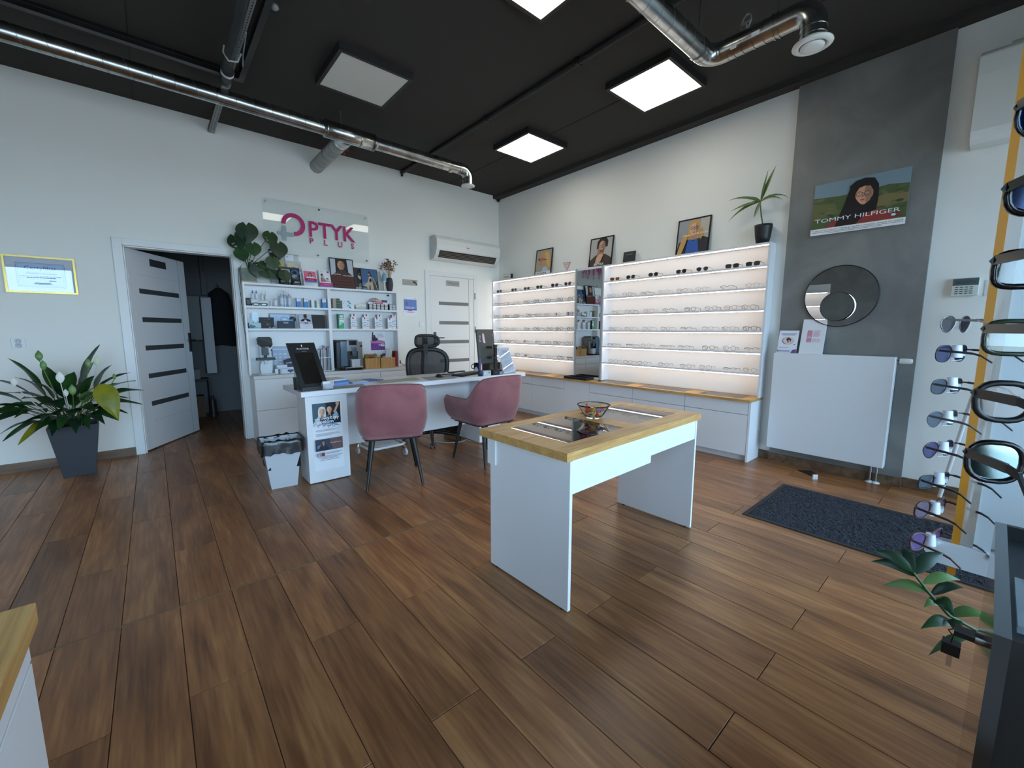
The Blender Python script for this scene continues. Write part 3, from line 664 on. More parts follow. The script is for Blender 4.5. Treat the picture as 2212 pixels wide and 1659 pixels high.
b = B(); b.box(.805, 3.06, 5.27, 5.524, .0, .705); obj('carcass', b, FURN2, t)
b = B(); b.box(.803, .805, 5.25, 5.524, 0, .705); obj('side_panel', b, FURN, t)
b = B(); b.box(.80, 3.06, 5.25, 5.537, .705, .742); obj('worktop', b, M((216, 212, 208), .4), t, bev=.002)
for x0, x1 in ((.808, 1.52), (1.525, 2.235), (2.24, 3.055)):
    for z0, z1 in ((.585, .70), (.335, .58), (.02, .33)) if x0 > 1.5 else ((.358, .70), (.02, .353)):
        b = B(); b.box(x0, x1, 5.252, 5.27, z0, z1); obj('drawer', b, FURN, t, bev=.001)

# ================================================================== DESK
DZ = .765
t = thing('reception_desk', 'white reception desk with two pedestals and a front panel', 'desk', (2.0, 3.78, 0))
b = B(); b.box(.838, 3.205, 3.485, 4.075, DZ-.04, DZ); obj('desktop', b, M((226, 227, 230), .35), t, bev=.002)
b = B(); b.box(.872, 1.198, 3.518, 3.775, .006, DZ-.04); obj('pedestal', b, FURN, t, bev=.0015)
b = B(); b.box(2.655, 2.95, 3.63, 4.05, .006, DZ-.04); obj('pedestal', b, FURN, t, bev=.0015)
b = B(); b.box(1.198, 2.655, 3.80, 3.818, .20, DZ-.04); obj('front_panel', b, FURN, t)
# poster on the left pedestal
t = thing('leaflet_poster', 'tall wyższy poziom poster on the front of the left desk pedestal', 'poster', (1.035, 3.517, .4))
P0 = (.915, 3.5175, .10); board(t, 'sheet', P0, (.235, 0, 0), (0, 0, .565), .0008, PAPER)
SK, SK2 = (226, 178, 152), (205, 158, 135)
it = [('r', .02, .66, .95, .99, (70, 92, 104)), ('p', [(.45, .99), (.95, .99), (.95, .66), (.62, .66)], (30, 32, 44)), ('p', [(.02, .70), (.2, .8), (.3, .68), (.3, .66), (.02, .66)], (190, 206, 214))]
it += face_items(.33, .865, .055, SK, (225, 220, 210), 565/235, long_hair=True) + face_items(.57, .89, .052, SK, (34, 26, 30), 565/235, long_hair=True)
it += [('l', .72, .84, .86, .96, .07, SK2), ('e', .84, .97, .06, .05/2.4, SK2), ('p', [(.66, .8), (.8, .86), (.86, .8), (.72, .72)], (150, 178, 196)),
       ('t', 'wejdź na', .06, .758, .022, (245, 246, 248), 'l', .28, True), ('t', 'wyższy', .34, .752, .045, (245, 246, 248), 'l', .54, True), ('t', 'poziom', .13, .70, .045, (245, 246, 248), 'l', .55, True),
       ('r', .08, .645, .92, .685, (232, 236, 242)), ('p', [(.2, .685), (.5, .70), (.8, .67), (.9, .64), (.72, .655), (.5, .675)], (96, 160, 196)), ('e', .68, .655, .05, .02, (96, 160, 196)), ('e', .68, .655, .03, .012, (240, 242, 244))]
for i, (x, y) in enumerate(((.12, .67), (.3, .663), (.46, .652))): it += [('r', x, y, x+.13, y+.012, (196, 110, 130)), ('r', x+.02, y-.02, x+.07, y-.012, (110, 120, 140))]
for y, x1 in ((.60, .85), (.585, .7), (.545, .85), (.53, .88), (.515, .6)): it += [('r', .08, y, x1, y+.005, (156, 164, 178))]
it += [('r', .04, .30, .95, .47, (52, 62, 76)), ('p', [(.5, .47), (.95, .47), (.95, .30), (.62, .30)], (110, 84, 82)), ('e', .2, .36, .12, .03, (86, 120, 160)), ('p', [(.1, .30), (.2, .38), (.4, .38), (.52, .30)], (28, 34, 52))]
it += face_items(.30, .415, .028, SK2, (28, 22, 22), 565/235, glasses='sun') + [('t', 'Sunglasses', .52, .40, .016, (235, 235, 235), 'l', .36)]
it += [('r', .08, .225, .32, .275, (92, 60, 84)), ('r', .1, .225, .14, .275, (220, 222, 228)), ('r', .17, .225, .2, .275, (220, 222, 228)), ('r', .24, .225, .3, .275, (170, 40, 50))]
for y, x0, x1 in ((.262, .37, .9), (.25, .37, .8), (.215, .06, .92), (.198, .1, .84), (.182, .2, .75), (.16, .15, .8)): it += [('r', x0, y, x1, y+.006, (150, 156, 170))]
art('print', t, P0, (.235, 0, 0), (0, 0, .565), it)

# ---- pink armchairs
def armchair(label, loc, rz, group):
    t = thing('armchair', label, 'chair', (0, 0, 0), group)
    # upholstered shell: outer and inner wall around a U plan, height changes from arm to back
    n = 44; rows_o, rows_i = [], []
    def plan(u):                             # u in -1..1 round the U; returns (x,y), outward normal
        W_, D0, D1, r = .285, .29, -.235, .13
        segs = [D0-(D1+r), math.pi/2*r, 2*(W_-r), math.pi/2*r, D0-(D1+r)]; L = sum(segs); s = (u+1)/2*L
        if s <= segs[0]: return (-W_, D0-s), (-1, 0)
        s -= segs[0]
        if s <= segs[1]:
            a = math.pi + s/r; return (-W_+r+r*math.cos(a), D1+r+r*math.sin(a)), (math.cos(a), math.sin(a))
        s -= segs[1]
        if s <= segs[2]: return (-W_+r+s, D1), (0, -1)
        s -= segs[2]
        if s <= segs[3]:
            a = 1.5*math.pi + s/r; return (W_-r+r*math.cos(a), D1+r+r*math.sin(a)), (math.cos(a), math.sin(a))
        s -= segs[3]; return (W_, D1+r+s), (1, 0)
    rows = []
    for i in range(n+1):
        u = -1 + 2*i/n; (x, y), (nx, ny) = plan(u); a = abs(u)
        if a > .56: top = .625 + (.015 if a > .9 else 0)*(a-.9)*10
        elif a < .30: top = .835 - .012*(a/.30)**4
        else:
            k = (a-.30)/(.26); k = k*k*(3-2*k); top = .823 + (.625-.823)*k
        front = max(0, (a-.93)/.07); bot = .405 + .05*front**2; top -= .03*front**3
        bk = 1 - min(1, max(0, (a-.30)/.30)); th = .042
        prof = []
        zs = [0, .04, .15, .4, .7, .92, 1.0]
        for q in zs:                          # outer, bottom to top
            z = bot + (top-bot)*q; lean = .055*bk*((z-.405)/.43)**1.3; taper = -.045*(1-min(1, (z-.40)/.16))**1.5
            o2 = taper + (-.012 if q in (0, 1.0) else 0); prof.append((x+nx*o2, y+ny*o2-lean, z))
        for q in reversed(zs):                # inner, top to bottom
            z = bot + (top-bot)*q; lean = .055*bk*((z-.405)/.43)**1.3; taper = -.03*(1-min(1, (z-.40)/.16))
            o2 = -th + taper + (.012 if q in (0, 1.0) else 0); prof.append((x+nx*o2, y+ny*o2-lean, z))
        rows.append(prof)
    b = B(); b.grid(rows, 0, True, True)
    b.face(list(reversed(rows[0]))); b.face(rows[-1])
    o = obj('shell', b, VELVET, t)
    # piping along the top outer edge
    b = B(); b.tube([Vector(r[6]) + Vector((0, 0, .001)) for r in rows], .0045, 6); obj('piping', b, M((112, 62, 66), .7, sheen=.4), o)
    b = B(); b.rbox(-.236, .236, -.19, .30, .395, .475, .07, 0, 5); obj('seat', b, VELVET, t, bev=.02, seg=3)
    b = B(); b.rbox(-.22, .22, -.18, .25, .38, .40, .05, 0, 4); obj('seat_base', b, BLACKM, t)
    for sx, sy in ((-1, -1), (1, -1), (1, 1), (-1, 1)):
        b = B(); b.cyl((sx*.155, .02+sy*.17, .392), (sx*.215, .0+sy*.25, .0), .019, .0095, 12); obj('leg', b, M((16, 16, 17), .4), t)
    t.location = loc; t.rotation_euler = (0, 0, rz); return t
armchair('pink velvet armchair on the left, its back square to the camera', (1.456, 3.228, 0), math.radians(-21.5), 'pink armchairs at the reception desk')
armchair('pink velvet armchair on the right, seen obliquely behind the display table', (2.372, 3.135, 0), math.radians(1.8), 'pink armchairs at the reception desk')

# ---- office chair behind the desk
t = thing('office_chair', 'black mesh office chair with a headrest behind the desk', 'chair', (2.30, 4.06, 0))
MESHM = pane_mat('chair mesh', (.10, .10, .105), 0.0, .6)
def ringpts(w_, h_, cx, y, cz, topw=1.0, n=28, pw=3.2, lean=0.0):
    P = []
    for k in range(n):
        a = 2*math.pi*k/n; c, s = math.cos(a), math.sin(a)
        x = math.copysign(abs(c)**(2/pw), c)*w_/2; z = math.copysign(abs(s)**(2/pw), s)*h_/2
        x *= 1 + (topw-1)*(z/h_+.5); P.append(Vector((cx+x, y - .07*(1-(2*x/w_)**2)*-1 + lean*(z/h_), cz+z)))
    return P
yb = 4.17; cx = 2.33
P = ringpts(.44, .46, cx, yb, .80, 1.22); b = B(); b.tube(P, .026, 8, closed=True); obj('back_frame', b, M((24, 24, 25), .5), t)
b = B(); c = sum(P, Vector())/len(P); b.raw([tuple(c)] + [tuple(p) for p in P], [(0, 1+k, 1+(k+1) % len(P)) for k in range(len(P))], 0, True); obj('back_mesh', b, MESHM, t)
P = ringpts(.30, .125, cx+.005, yb-.01, 1.125, .94); b = B(); b.tube(P, .016, 8, closed=True); b.box(cx-.022, cx+.032, yb+.04, yb+.07, .98, 1.17); obj('headrest_frame', b, M((24, 24, 25), .5), t)
b = B(); c = sum(P, Vector())/len(P); b.raw([tuple(c)] + [tuple(p) for p in P], [(0, 1+k, 1+(k+1) % len(P)) for k in range(len(P))], 0, True); obj('headrest_mesh', b, MESHM, t)
b = B(); b.tube([(cx, yb+.09, 1.0), (cx, yb+.12, .8), (cx, yb+.10, .55), (cx-.02, yb-.02, .44)], .02, 8); obj('back_support', b, BLACKM, t)
b = B(); b.rbox(2.08, 2.56, 3.83, 4.30, .43, .49, .08, 0, 5); obj('seat', b, M((26, 26, 28), .8), t, bev=.015)
b = B(); b.cyl((2.30, 4.06, .10), (2.30, 4.06, .43), .026, n=12); obj('gas_lift', b, BLACK, t)
for k in range(5):
    a = math.radians(-118 + 72*k); e = (2.30+.31*math.cos(a), 4.06+.31*math.sin(a))
    b = B(); b.tube([(2.30, 4.06, .115), (2.30+.15*math.cos(a), 4.06+.15*math.sin(a), .105), (e[0], e[1], .075)], [.026, .02, .014], 8); lg = obj('base_leg', b, BLACK, t)
    b = B(); 
    for s in (-1, 1): b.cyl((e[0]-s*.014*math.sin(a), e[1]+s*.014*math.cos(a), .028), (e[0]-s*.026*math.sin(a), e[1]+s*.026*math.cos(a), .028), .028, n=14)
    b.cyl((e[0], e[1], .03), (e[0], e[1], .08), .009, n=6); obj('caster', b, M((26, 26, 28), .4), lg)
for s in (-1, 1):
    b = B(); b.tube([(cx+s*.24, 4.12, .45), (cx+s*.28, 4.12, .5), (cx+s*.28, 4.08, .66), (cx+s*.28, 3.98, .68)], .016, 6); obj('armrest', b, BLACKM, t)

# ---- trolley under the desk
t = thing('trolley_base', 'white tubular trolley base on castors under the desk', 'trolley', (1.66, 3.94, 0))
b = B(); zt = .115; c = [(1.49, 4.10, zt), (1.47, 3.99, zt), (1.48, 3.79, zt), (1.54, 3.765, zt), (1.80, 3.775, zt), (1.84, 3.80, zt), (1.85, 4.05, zt), (1.83, 4.12, zt)]
b.tube(c, .013, 8, closed=True); b.box(1.52, 1.80, 3.83, 4.08, .112, .122); obj('frame', b, M((214, 216, 218), .35), t)
for x, y in ((1.485, 4.115), (1.46, 3.77), (1.835, 3.768), (1.872, 4.12)):
    b = B(); b.cyl((x-.009, y, .035), (x+.009, y, .035), .034, n=16); wh = obj('castor_wheel', b, M((205, 208, 212), .5), t)
    b = B(); b.cyl((x-.0105, y, .035), (x+.0105, y, .035), .016, n=12); b.box(x-.014, x-.011, y-.008, y+.008, .035, .085); b.box(x+.011, x+.014, y-.008, y+.008, .035, .085); b.cyl((x, y, .075), (x+(.02 if x < 1.6 else -.02), y, .112), .012, n=8); obj('fork', b, CHROME, wh)
# ---- computer tower under the desk, cable
t = thing('computer_tower', 'black computer case on the floor under the right desk end', 'computer', (2.83, 4.33, 0))
b = B(); b.box(2.66, 2.95, 4.16, 4.36, .012, .40); obj('case', b, M((20, 20, 22), .5), t, bev=.004)
b = B(); b.box(2.67, 2.94, 4.159, 4.162, .36, .365); b.box(2.67, 2.94, 4.159, 4.162, .03, .034); b.box(2.70, 2.74, 4.157, 4.161, .28, .32); obj('front_trim', b, M((90, 92, 94), .35), t)
b = B(); b.tube([(2.30, 4.0, .006), (2.4, 3.86, .006), (2.52, 3.80, .006), (2.62, 3.84, .006), (2.66, 3.60, .006), (2.64, 3.55, .006)], .004, 5); single('floor_cable', 'thin pale cable lying on the floor under the desk', 'cable', b, M((180, 176, 170), .6), (2.5, 3.8, 0))

# ---- waste bin
t = thing('waste_bin', 'tapered white waste bin beside the left desk pedestal', 'bin', (.70, 3.66, 0))
b = B(); lo = [(.612, 3.605), (.795, 3.588), (.812, 3.72), (.62, 3.735)]; hi = [(.565, 3.575), (.838, 3.548), (.86, 3.765), (.575, 3.79)]
z0, z1 = 0.0, .385; V = [(x, y, z0) for x, y in lo] + [(x, y, z1) for x, y in hi]; V2 = [(x*.97+.70*.03, y*.97+3.66*.03, z1) for x, y in hi] + [(x*.97+.70*.03, y*.97+3.66*.03, z0+.006) for x, y in lo]
b.raw(V + V2, [(0, 3, 2, 1), (0, 1, 5, 4), (1, 2, 6, 5), (2, 3, 7, 6), (3, 0, 4, 7), (4, 5, 9, 8), (5, 6, 10, 9), (6, 7, 11, 10), (7, 4, 8, 11), (8, 9, 13, 12), (9, 10, 14, 13), (10, 11, 15, 14), (11, 8, 12, 15), (12, 13, 14, 15)])
obj('body', b, M((196, 198, 202), .4), t, bev=.004)
b = B(); rows = []; rnd = random.Random(3); nseg = 40
for zi, (off, z) in enumerate(((-.03, .16), (-.018, .30), (-.006, .375), (.004, .398), (.010, .392), (.012, .36), (.010, .315), (.012, .285))):
    r = []
    for k in range(nseg):
        s = k/nseg*4; i = int(s) % 4; f = s-int(s); p, q = hi[i], hi[(i+1) % 4]; x = p[0]+(q[0]-p[0])*f; y = p[1]+(q[1]-p[1])*f
        dx, dy_ = x-.705, y-3.668; L = math.hypot(dx, dy_); j = rnd.uniform(-.004, .004) + (.004*math.sin(k*2.1+zi) if zi != 3 else .002*math.sin(k*1.7))
        zz = z + (rnd.uniform(-.012, .012) if zi in (3, 6, 7) else 0); kk = (L+off+j)/L
        r.append((.705+dx*kk, 3.668+dy_*kk, zz))
    rows.append(r)
b.grid(rows, 0, True, True); obj('bin_bag', b, M((20, 21, 24), .28, coat=.4), t)
b = B(); b.tube([(.856, 3.575, .315), (.860, 3.58, .30), (.854, 3.575, .29)], .006, 6); obj('drawstring', b, M((190, 40, 40), .5), t)

# ================================================================== DISPLAY TABLE
TA = math.radians(1.3)
t = thing('display_table', 'white display table with a glazed oak top in the middle of the shop', 'table', (1.26, 1.112, 0), rotz=TA)
TW, TD, TZ = 1.262, .592, .742
def loc_(name, b, m, parent=t, bev=0): return obj(name, b, m, parent, world=False, bev=bev)
ins = [(.13, .575), (.70, 1.14)]; iy0, iy1 = .105, .50
b = B(); b.box(0, TW, 0, iy0, TZ-.038, TZ); b.box(0, TW, iy1, TD, TZ-.038, TZ); b.box(0, ins[0][0], iy0, iy1, TZ-.038, TZ); b.box(ins[0][1], ins[1][0], iy0, iy1, TZ-.038, TZ); b.box(ins[1][1], TW, iy0, iy1, TZ-.038, TZ)
loc_('tabletop', b, OAK)
for x0, x1 in ins:
    b = B(); b.box(x0, x1, iy0, iy1, TZ-.046, TZ-.040); ln = loc_('lining', b, M((232, 230, 226), .5))
    b = B(); b.box(x0+.0008, x1-.0008, iy0+.0008, iy1-.0008, TZ-.007, TZ-.001); loc_('glass_insert', b, pane_mat('table glass', (.90, .93, .92), .16))
def table_end(x0, x1):
    b = B(); b.box(x0, x1, .012, .55, .006, TZ-.046); loc_('end_panel', b, FURN, bev=.001)
    b = B()
    for y in (.05, .5): b.cyl(((x0+x1)/2, y, 0), ((x0+x1)/2, y, .007), .01, n=10)
    loc_('foot_glide', b, BLACK)
table_end(.036, .054); table_end(1.222, 1.240)
b = B(); b.box(.054, 1.222, .016, .034, TZ-.158, TZ-.046); loc_('apron', b, FURN)
b = B(); b.box(.054, 1.222, .53, .548, TZ-.158, TZ-.046); loc_('apron', b, FURN)
b = B(); b.box(.054, .76, .045, .52, TZ-.215, TZ-.06); loc_('drawer_box', b, FURN)
b = B(); b.box(.026, .036, .50, .56, TZ-.18, TZ-.046); loc_('side_block', b, FURN)

# cabinet at the lower left corner of the photo
t = thing('low_counter', 'white counter with an oak top at the lower left corner', 'cabinet', (-.55, .45, 0))
b = B(); b.box(-.95, -.143, -.34, .778, .872, .90); obj('worktop', b, OAKY, t, bev=.001)
b = B(); b.box(-.94, -.168, -.33, .752, .06, .872); b.box(-.92, -.195, -.31, .735, 0, .06); obj('carcass', b, FURN, t)
for y0, y1 in ((-.33, .21), (.213, .752)):
    b = B(); b.box(-.168, -.149, y0+.001, y1, .838, .871); obj('drawer', b, FURN, t, bev=.001)
    b = B(); b.box(-.168, -.149, y0+.001, y1, .065, .834); obj('door', b, FURN, t, bev=.001)
# ================================================================== EYEWEAR
def rim_pts(shape, w_, h_, n=22):
    P = []
    for k in range(n):
        a = 2*math.pi*k/n; c, s = math.cos(a), math.sin(a)
        if shape == 'round': x, z = c*w_/2*.94, s*h_/2
        elif shape == 'rect':
            p = 3.6; x = math.copysign(abs(c)**(2/p), c)*w_/2; z = math.copysign(abs(s)**(2/p), s)*h_/2*.82
        elif shape == 'cat':
            p = 2.8; x = math.copysign(abs(c)**(2/p), c)*w_/2; z = math.copysign(abs(s)**(2/p), s)*h_/2
            z += .18*h_*(x/w_+.1) if z > 0 else 0; x *= 1 - .12*(1 if z < 0 else 0)
        elif shape == 'panto':
            x = c*w_/2*(1.0 if s > 0 else 1-.22*(-s)); z = s*h_/2*(.86 if s > 0 else 1.08)
        else:
            p = 2.7; x = math.copysign(abs(c)**(2/p), c)*w_/2*(1.0 if s > 0 else 1-.1*(-s)); z = math.copysign(abs(s)**(2/p), s)*h_/2
        P.append((x, z))
    return P
def eyewear(name, label, shape, rim_c, lens, r=.0012, w_=.050, h_=.042, bridge=.019, temple_c=None, tl=.112, tr=.0016, half=False, group=None, fold=0, tdrop=True, tth=None):
    """front stands in the local XZ plane, temples run to +y, lowest point at z = 0. Root mesh = the front; children: lenses, temples"""
    zc = h_/2*(1.08 if shape == 'panto' else 1.0) + r; P = rim_pts(shape, w_, h_); b = B(); cx = (w_+bridge)/2
    zmin = min(z for _, z in P)
    zc = -zmin + r
    for s in (-1, 1):
        Q = [(s*(x+cx), .004*(1-abs((x+cx)/.06)**2) - 0*x, z+zc) for x, z in P]
        if half: Q2 = [q for q, (x, z) in zip(Q, P) if z > -.004]; Q2.sort(key=lambda q: q[0]); b.tube(Q2, r, 5)
        else: b.tube(Q, r, 5 if r < .002 else 6, closed=True)
    b.tube([(-bridge/2-.002, .004, zc+.006), (0, .001, zc+.010), (bridge/2+.002, .004, zc+.006)], r*1.1, 5)
    xe = cx + w_/2; zt = zc + h_*.22
    for s in (-1, 1): b.tube([(s*(xe-.002), .002, zt), (s*(xe+.004), .004, zt), (s*(xe+.006), .010, zt)], r*1.3, 5)
    me = b.mesh(name, rim_c); o = bpy.data.objects.new(name, me); COL.objects.link(o); o['label'] = label; o['category'] = 'glasses'
    if group: o['group'] = group
    for s in (-1, 1):
        lb = B(); lb.raw([(s*(x*.985+cx), .0035*(1-abs((x+cx)/.06)**2), z*.985+zc) for x, z in P], [tuple(range(len(P)))], 0, True); obj('lens', lb, lens, o, world=False)
        tb = B(); q = [(s*(xe+.006), .009, zt), (s*(xe+.005), tl*.66, zt), (s*(xe+.003), tl*.8, zt-.004), (s*(xe+.0), tl, (.004 if tdrop else zt-.02))]
        if tth:
            for i in range(len(q)-1):
                p0, p1 = Vector(q[i]), Vector(q[i+1]); hh = tth*(1-.18*i)/2; V = []
                for p in (p0, p1): V += [p+Vector((-.0018, 0, -hh)), p+Vector((.0018, 0, -hh)), p+Vector((.0018, 0, hh)), p+Vector((-.0018, 0, hh))]
                tb.raw(V, [(0, 1, 5, 4), (1, 2, 6, 5), (2, 3, 7, 6), (3, 0, 4, 7), (0, 3, 2, 1), (4, 5, 6, 7)])
        else: tb.tube(q, tr, 5)
        obj('temple', tb, temple_c or rim_c, o, world=False)
    return o
CLENS = pane_mat('clear lens', (.97, .97, .97), 0.0)
MB_, MG, MR, MT, MS = M((26, 25, 26), .3), M((150, 120, 70), .3, .8), M((176, 104, 100), .35), M((88, 58, 38), .3), M((150, 152, 156), .25, .9)
MRED, MPINK, MBLUE = M((170, 60, 56), .35), M((214, 168, 162), .35), M((60, 70, 110), .35)
SUND = M((38, 36, 40), .12, spec=.7, coat=.5); SUNP = M((70, 48, 66), .12, coat=.5); SUNB = M((122, 72, 40), .14, coat=.5); SUNG = M((58, 62, 60), .12, coat=.5)
STY = {  # code: (words, kwargs)
 'k': ('bold black rounded', dict(shape='soft', rim_c=MB_, lens=CLENS, r=.0021, tr=.0022)),
 'K': ('chunky black rectangular', dict(shape='rect', rim_c=MB_, lens=CLENS, r=.0026, tr=.0026, h_=.040)),
 'c': ('black cat-eye', dict(shape='cat', rim_c=MB_, lens=CLENS, r=.0024, tr=.0020)),
 't': ('thin black metal', dict(shape='panto', rim_c=MB_, lens=CLENS, r=.0012, tr=.0014)),
 'r': ('thin round black', dict(shape='round', rim_c=MB_, lens=CLENS, r=.0013, tr=.0014, h_=.045)),
 'g': ('fine gold', dict(shape='panto', rim_c=MG, lens=CLENS, r=.0011, tr=.0012)),
 'G': ('round gold wire', dict(shape='round', rim_c=MG, lens=CLENS, r=.0011, tr=.0012, h_=.046)),
 'o': ('rose coloured', dict(shape='soft', rim_c=MR, lens=CLENS, r=.0015, tr=.0016)),
 'p': ('pale pink transparent', dict(shape='soft', rim_c=MPINK, lens=CLENS, r=.0018, tr=.0018)),
 'h': ('half-rim black', dict(shape='rect', rim_c=MB_, lens=CLENS, r=.0016, tr=.0016, half=True)),
 'H': ('half-rim brown', dict(shape='rect', rim_c=MT, lens=CLENS, r=.0016, tr=.0018, half=True)),
 's': ('silver wire', dict(shape='panto', rim_c=MS, lens=CLENS, r=.0010, tr=.0011)),
 'b': ('dark brown', dict(shape='soft', rim_c=MT, lens=CLENS, r=.0018, tr=.0020)),
 'e': ('red', dict(shape='rect', rim_c=MRED, lens=CLENS, r=.0016, tr=.0018, half=True)),
 'S': ('dark-lensed black sunglasses', dict(shape='soft', rim_c=MB_, lens=SUND, r=.0022, tr=.0020, h_=.040)),
 'A': ('plum-lensed cat-eye sunglasses', dict(shape='cat', rim_c=MB_, lens=SUNP, r=.0022, tr=.0020, h_=.042)),
 'P': ('plum-framed sunglasses', dict(shape='rect', rim_c=M((80, 46, 66), .3), lens=SUNP, r=.0022, tr=.0016, h_=.044)),
 'W': ('brown tinted sunglasses', dict(shape='rect', rim_c=M((120, 74, 44), .3), lens=SUNB, r=.0018, tr=.0012, h_=.042)),
 'R': ('square black sunglasses', dict(shape='rect', rim_c=MB_, lens=SUNG, r=.0024, tr=.0018, h_=.046)),
 'O': ('rounded grey wire sunglasses', dict(shape='panto', rim_c=MS, lens=SUNG, r=.0012, tr=.0012, h_=.044)),
}
PROTO = {}
def place_glasses(code, loc, rz, label, group):
    if code not in PROTO:
        o = eyewear('sunglasses' if 'sunglasses' in STY[code][0] else 'eyeglasses', label, group=group, **STY[code][1]); PROTO[code] = o
        o.location = loc; o.rotation_euler = (0, 0, rz); return o
    return dup(PROTO[code], loc, rz, label, group)
ROWS = {'corner': [([5.38, 5.016, 4.718, 4.446, 4.141, 3.894], 'SSPSAA'), ([5.42, 5.195, 4.952, 4.723, 4.512, 4.275, 4.036, 3.82], 'eosbckkb'),
                   ([5.444, 5.209, 4.952, 4.676, 4.466, 4.272, 4.076, 3.852], 'tKkktopc'), ([5.391, 5.205, 5.021, 4.72, 4.501, 4.233, 4.038, 3.831], 'hogtkbkk'),
                   ([5.346, 5.166, 4.95, 4.731, 4.473, 4.25, 4.079, 3.848], 'Kkpotokr'), ([4.935, 4.703, 4.47, 4.226, 4.007, 3.821], 'rptgkK')],
        'wide': [([3.128, 2.904, 2.611, 2.279, 2.052, 1.759, 1.573], 'WSSSORR'), ([3.172, 2.944, 2.702, 2.472, 2.258, 2.049, 1.795, 1.563], 'srhstsHs'),
                 ([3.106, 2.899, 2.647, 2.409, 2.159, 1.938, 1.745, 1.58], 'gtpHbrot'), ([3.137, 2.908, 2.66, 2.43, 2.191, 1.961, 1.752, 1.558], 'ggsghsgb'),
                 ([3.142, 2.875, 2.662, 2.419, 2.204, 1.94, 1.731, 1.529], 'HhGhhbrh'), ([3.114, 2.903, 2.699, 2.43, 2.173, 1.959, 1.717, 1.53], 'GotttohG')]}
rg = random.Random(11)
for unit, rows in ROWS.items():
    for ri, (ys, codes) in enumerate(rows):
        for i, (y, c) in enumerate(zip(ys, codes)):
            kind = STY[c][0] if 'sunglasses' in STY[c][0] else STY[c][0] + ' eyeglasses'
            pos = 'leftmost' if i == 0 else 'rightmost' if i == len(ys)-1 else ordinal(i) + ' from left'
            sh = 'top' if ri == 0 else 'bottom' if ri == 5 else ordinal(ri)
            lab = '%s, %s on the %s shelf of the %s display' % (kind, pos, sh, unit)
            place_glasses(c, (XS+.014+rg.uniform(0, .006), y, ZSH[ri]+ST+.0003), -math.pi/2 + math.radians(rg.uniform(-9, 9)), lab, 'glasses on the %s lit display' % unit)

# glasses lying under the table glass
TL = lambda x, y, z: (1.26 + x*math.cos(TA) - y*math.sin(TA), 1.112 + x*math.sin(TA) + y*math.cos(TA), z)

# ================================================================== SHOP SIGN
t = thing('shop_sign', 'clear acrylic OPTYK PLUS sign with magenta lettering on the back wall', 'sign', (1.66, 5.525, 2.42))
sy = 5.516; b = B(); Pn = []
x0, x1, z0, z1, r = 1.055, 2.262, 2.112, 2.722, .035
for cx, cz, a0 in ((x1-r, z1-r, 0), (x0+r, z1-r, 90), (x0+r, z0+r, 180), (x1-r, z0+r, 270)):
    for k in range(5):
        a = math.radians(a0+90*k/4); Pn.append((cx+r*math.cos(a), sy, cz+r*math.sin(a)))
b.prism(Pn, (0, .005, 0)); obj('acrylic_panel', b, pane_mat('sign acrylic', (.985, .99, .987), .012, 0.0, .55), t)
for x, z in ((1.09, 2.685), (1.66, 2.69), (2.228, 2.685), (1.095, 2.15), (1.62, 2.15), (2.225, 2.15), (1.075, 2.30)):
    b = B(); b.cyl((x, YB-.001, z), (x, sy-.004, z), .011, n=14); obj('standoff', b, CHROME, t)
MAG = M((178, 28, 104), .45)
b = B(); n = 30; oc, orr, wi = (1.365, sy-.001, 2.471), .128, .047
rows = [[(oc[0]+(orr-w2)*math.cos(a), sy-.0012, oc[2]+(orr-w2)*math.sin(a)) for w2 in (0, wi)] for a in [math.radians(182 - 272*k/n) for k in range(n+1)]]
b.grid(rows, 0, False); obj('letter_ring', b, MAG, t)
b = B(); cz = 2.352; cxx = 1.262; b.box(cxx-.021, cxx+.021, sy-.0016, sy-.0008, cz-.075, cz+.092); b.box(cxx-.068, cxx-.021, sy-.0016, sy-.0008, cz-.02, cz+.024); b.box(cxx+.021, cxx+.095, sy-.0016, sy-.0008, cz-.02, cz+.024)
obj('cross', b, M((150, 164, 166), .4), t)
art('lettering', t, (1.534, sy-.0008, 2.36), (.555, 0, 0), (0, 0, .2), [('t', 'PTYK', 0, .02, .92, (178, 28, 104), 'l', 1.0, True)])
for s_, x in (('P', 1.535), ('L', 1.70), ('U', 1.862), ('S', 2.028)):
    art('letter', t, (x, sy-.0008, 2.28), (.06, 0, 0), (0, 0, .07), [('t', s_, 0, 0, .95, (178, 28, 104), 'l', None, True)])

# ================================================================== BACK WALL: certificate, socket, plates, poster, switch, AC
t = thing('certificate_frame', 'gold framed Certyfikat hanging on the back wall left of the door', 'picture', (-.69, 5.53, 1.72))
O, U, V = (-.906, 5.525, 1.564), (.429, 0, 0), (0, 0, .315)
board(t, 'sheet', O, U, V, .008, M((222, 220, 224), .6)); rim(t, O, U, V, .014, .012, M((196, 168, 92), .3, .7))
it = [('r', .16, .17, .84, .82, (150, 156, 196)), ('r', .17, .185, .83, .805, (198, 212, 232)), ('r', .19, .205, .81, .785, (160, 164, 206)), ('r', .195, .213, .805, .777, (200, 214, 234)), ('t', 'Certyfikat', .5, .64, .10, (110, 84, 108), 'c', .44),
      ('t', 'TYM ZAŚWIADCZA SIĘ ŻE', .5, .53, .034, (96, 96, 124), 'c', .36), ('t', 'UCZESTNICZYŁ W SZKOLENIU', .5, .44, .034, (96, 96, 124), 'c', .54), ('t', 'DLA OPTYKÓW', .5, .385, .034, (96, 96, 124), 'c', .4)]
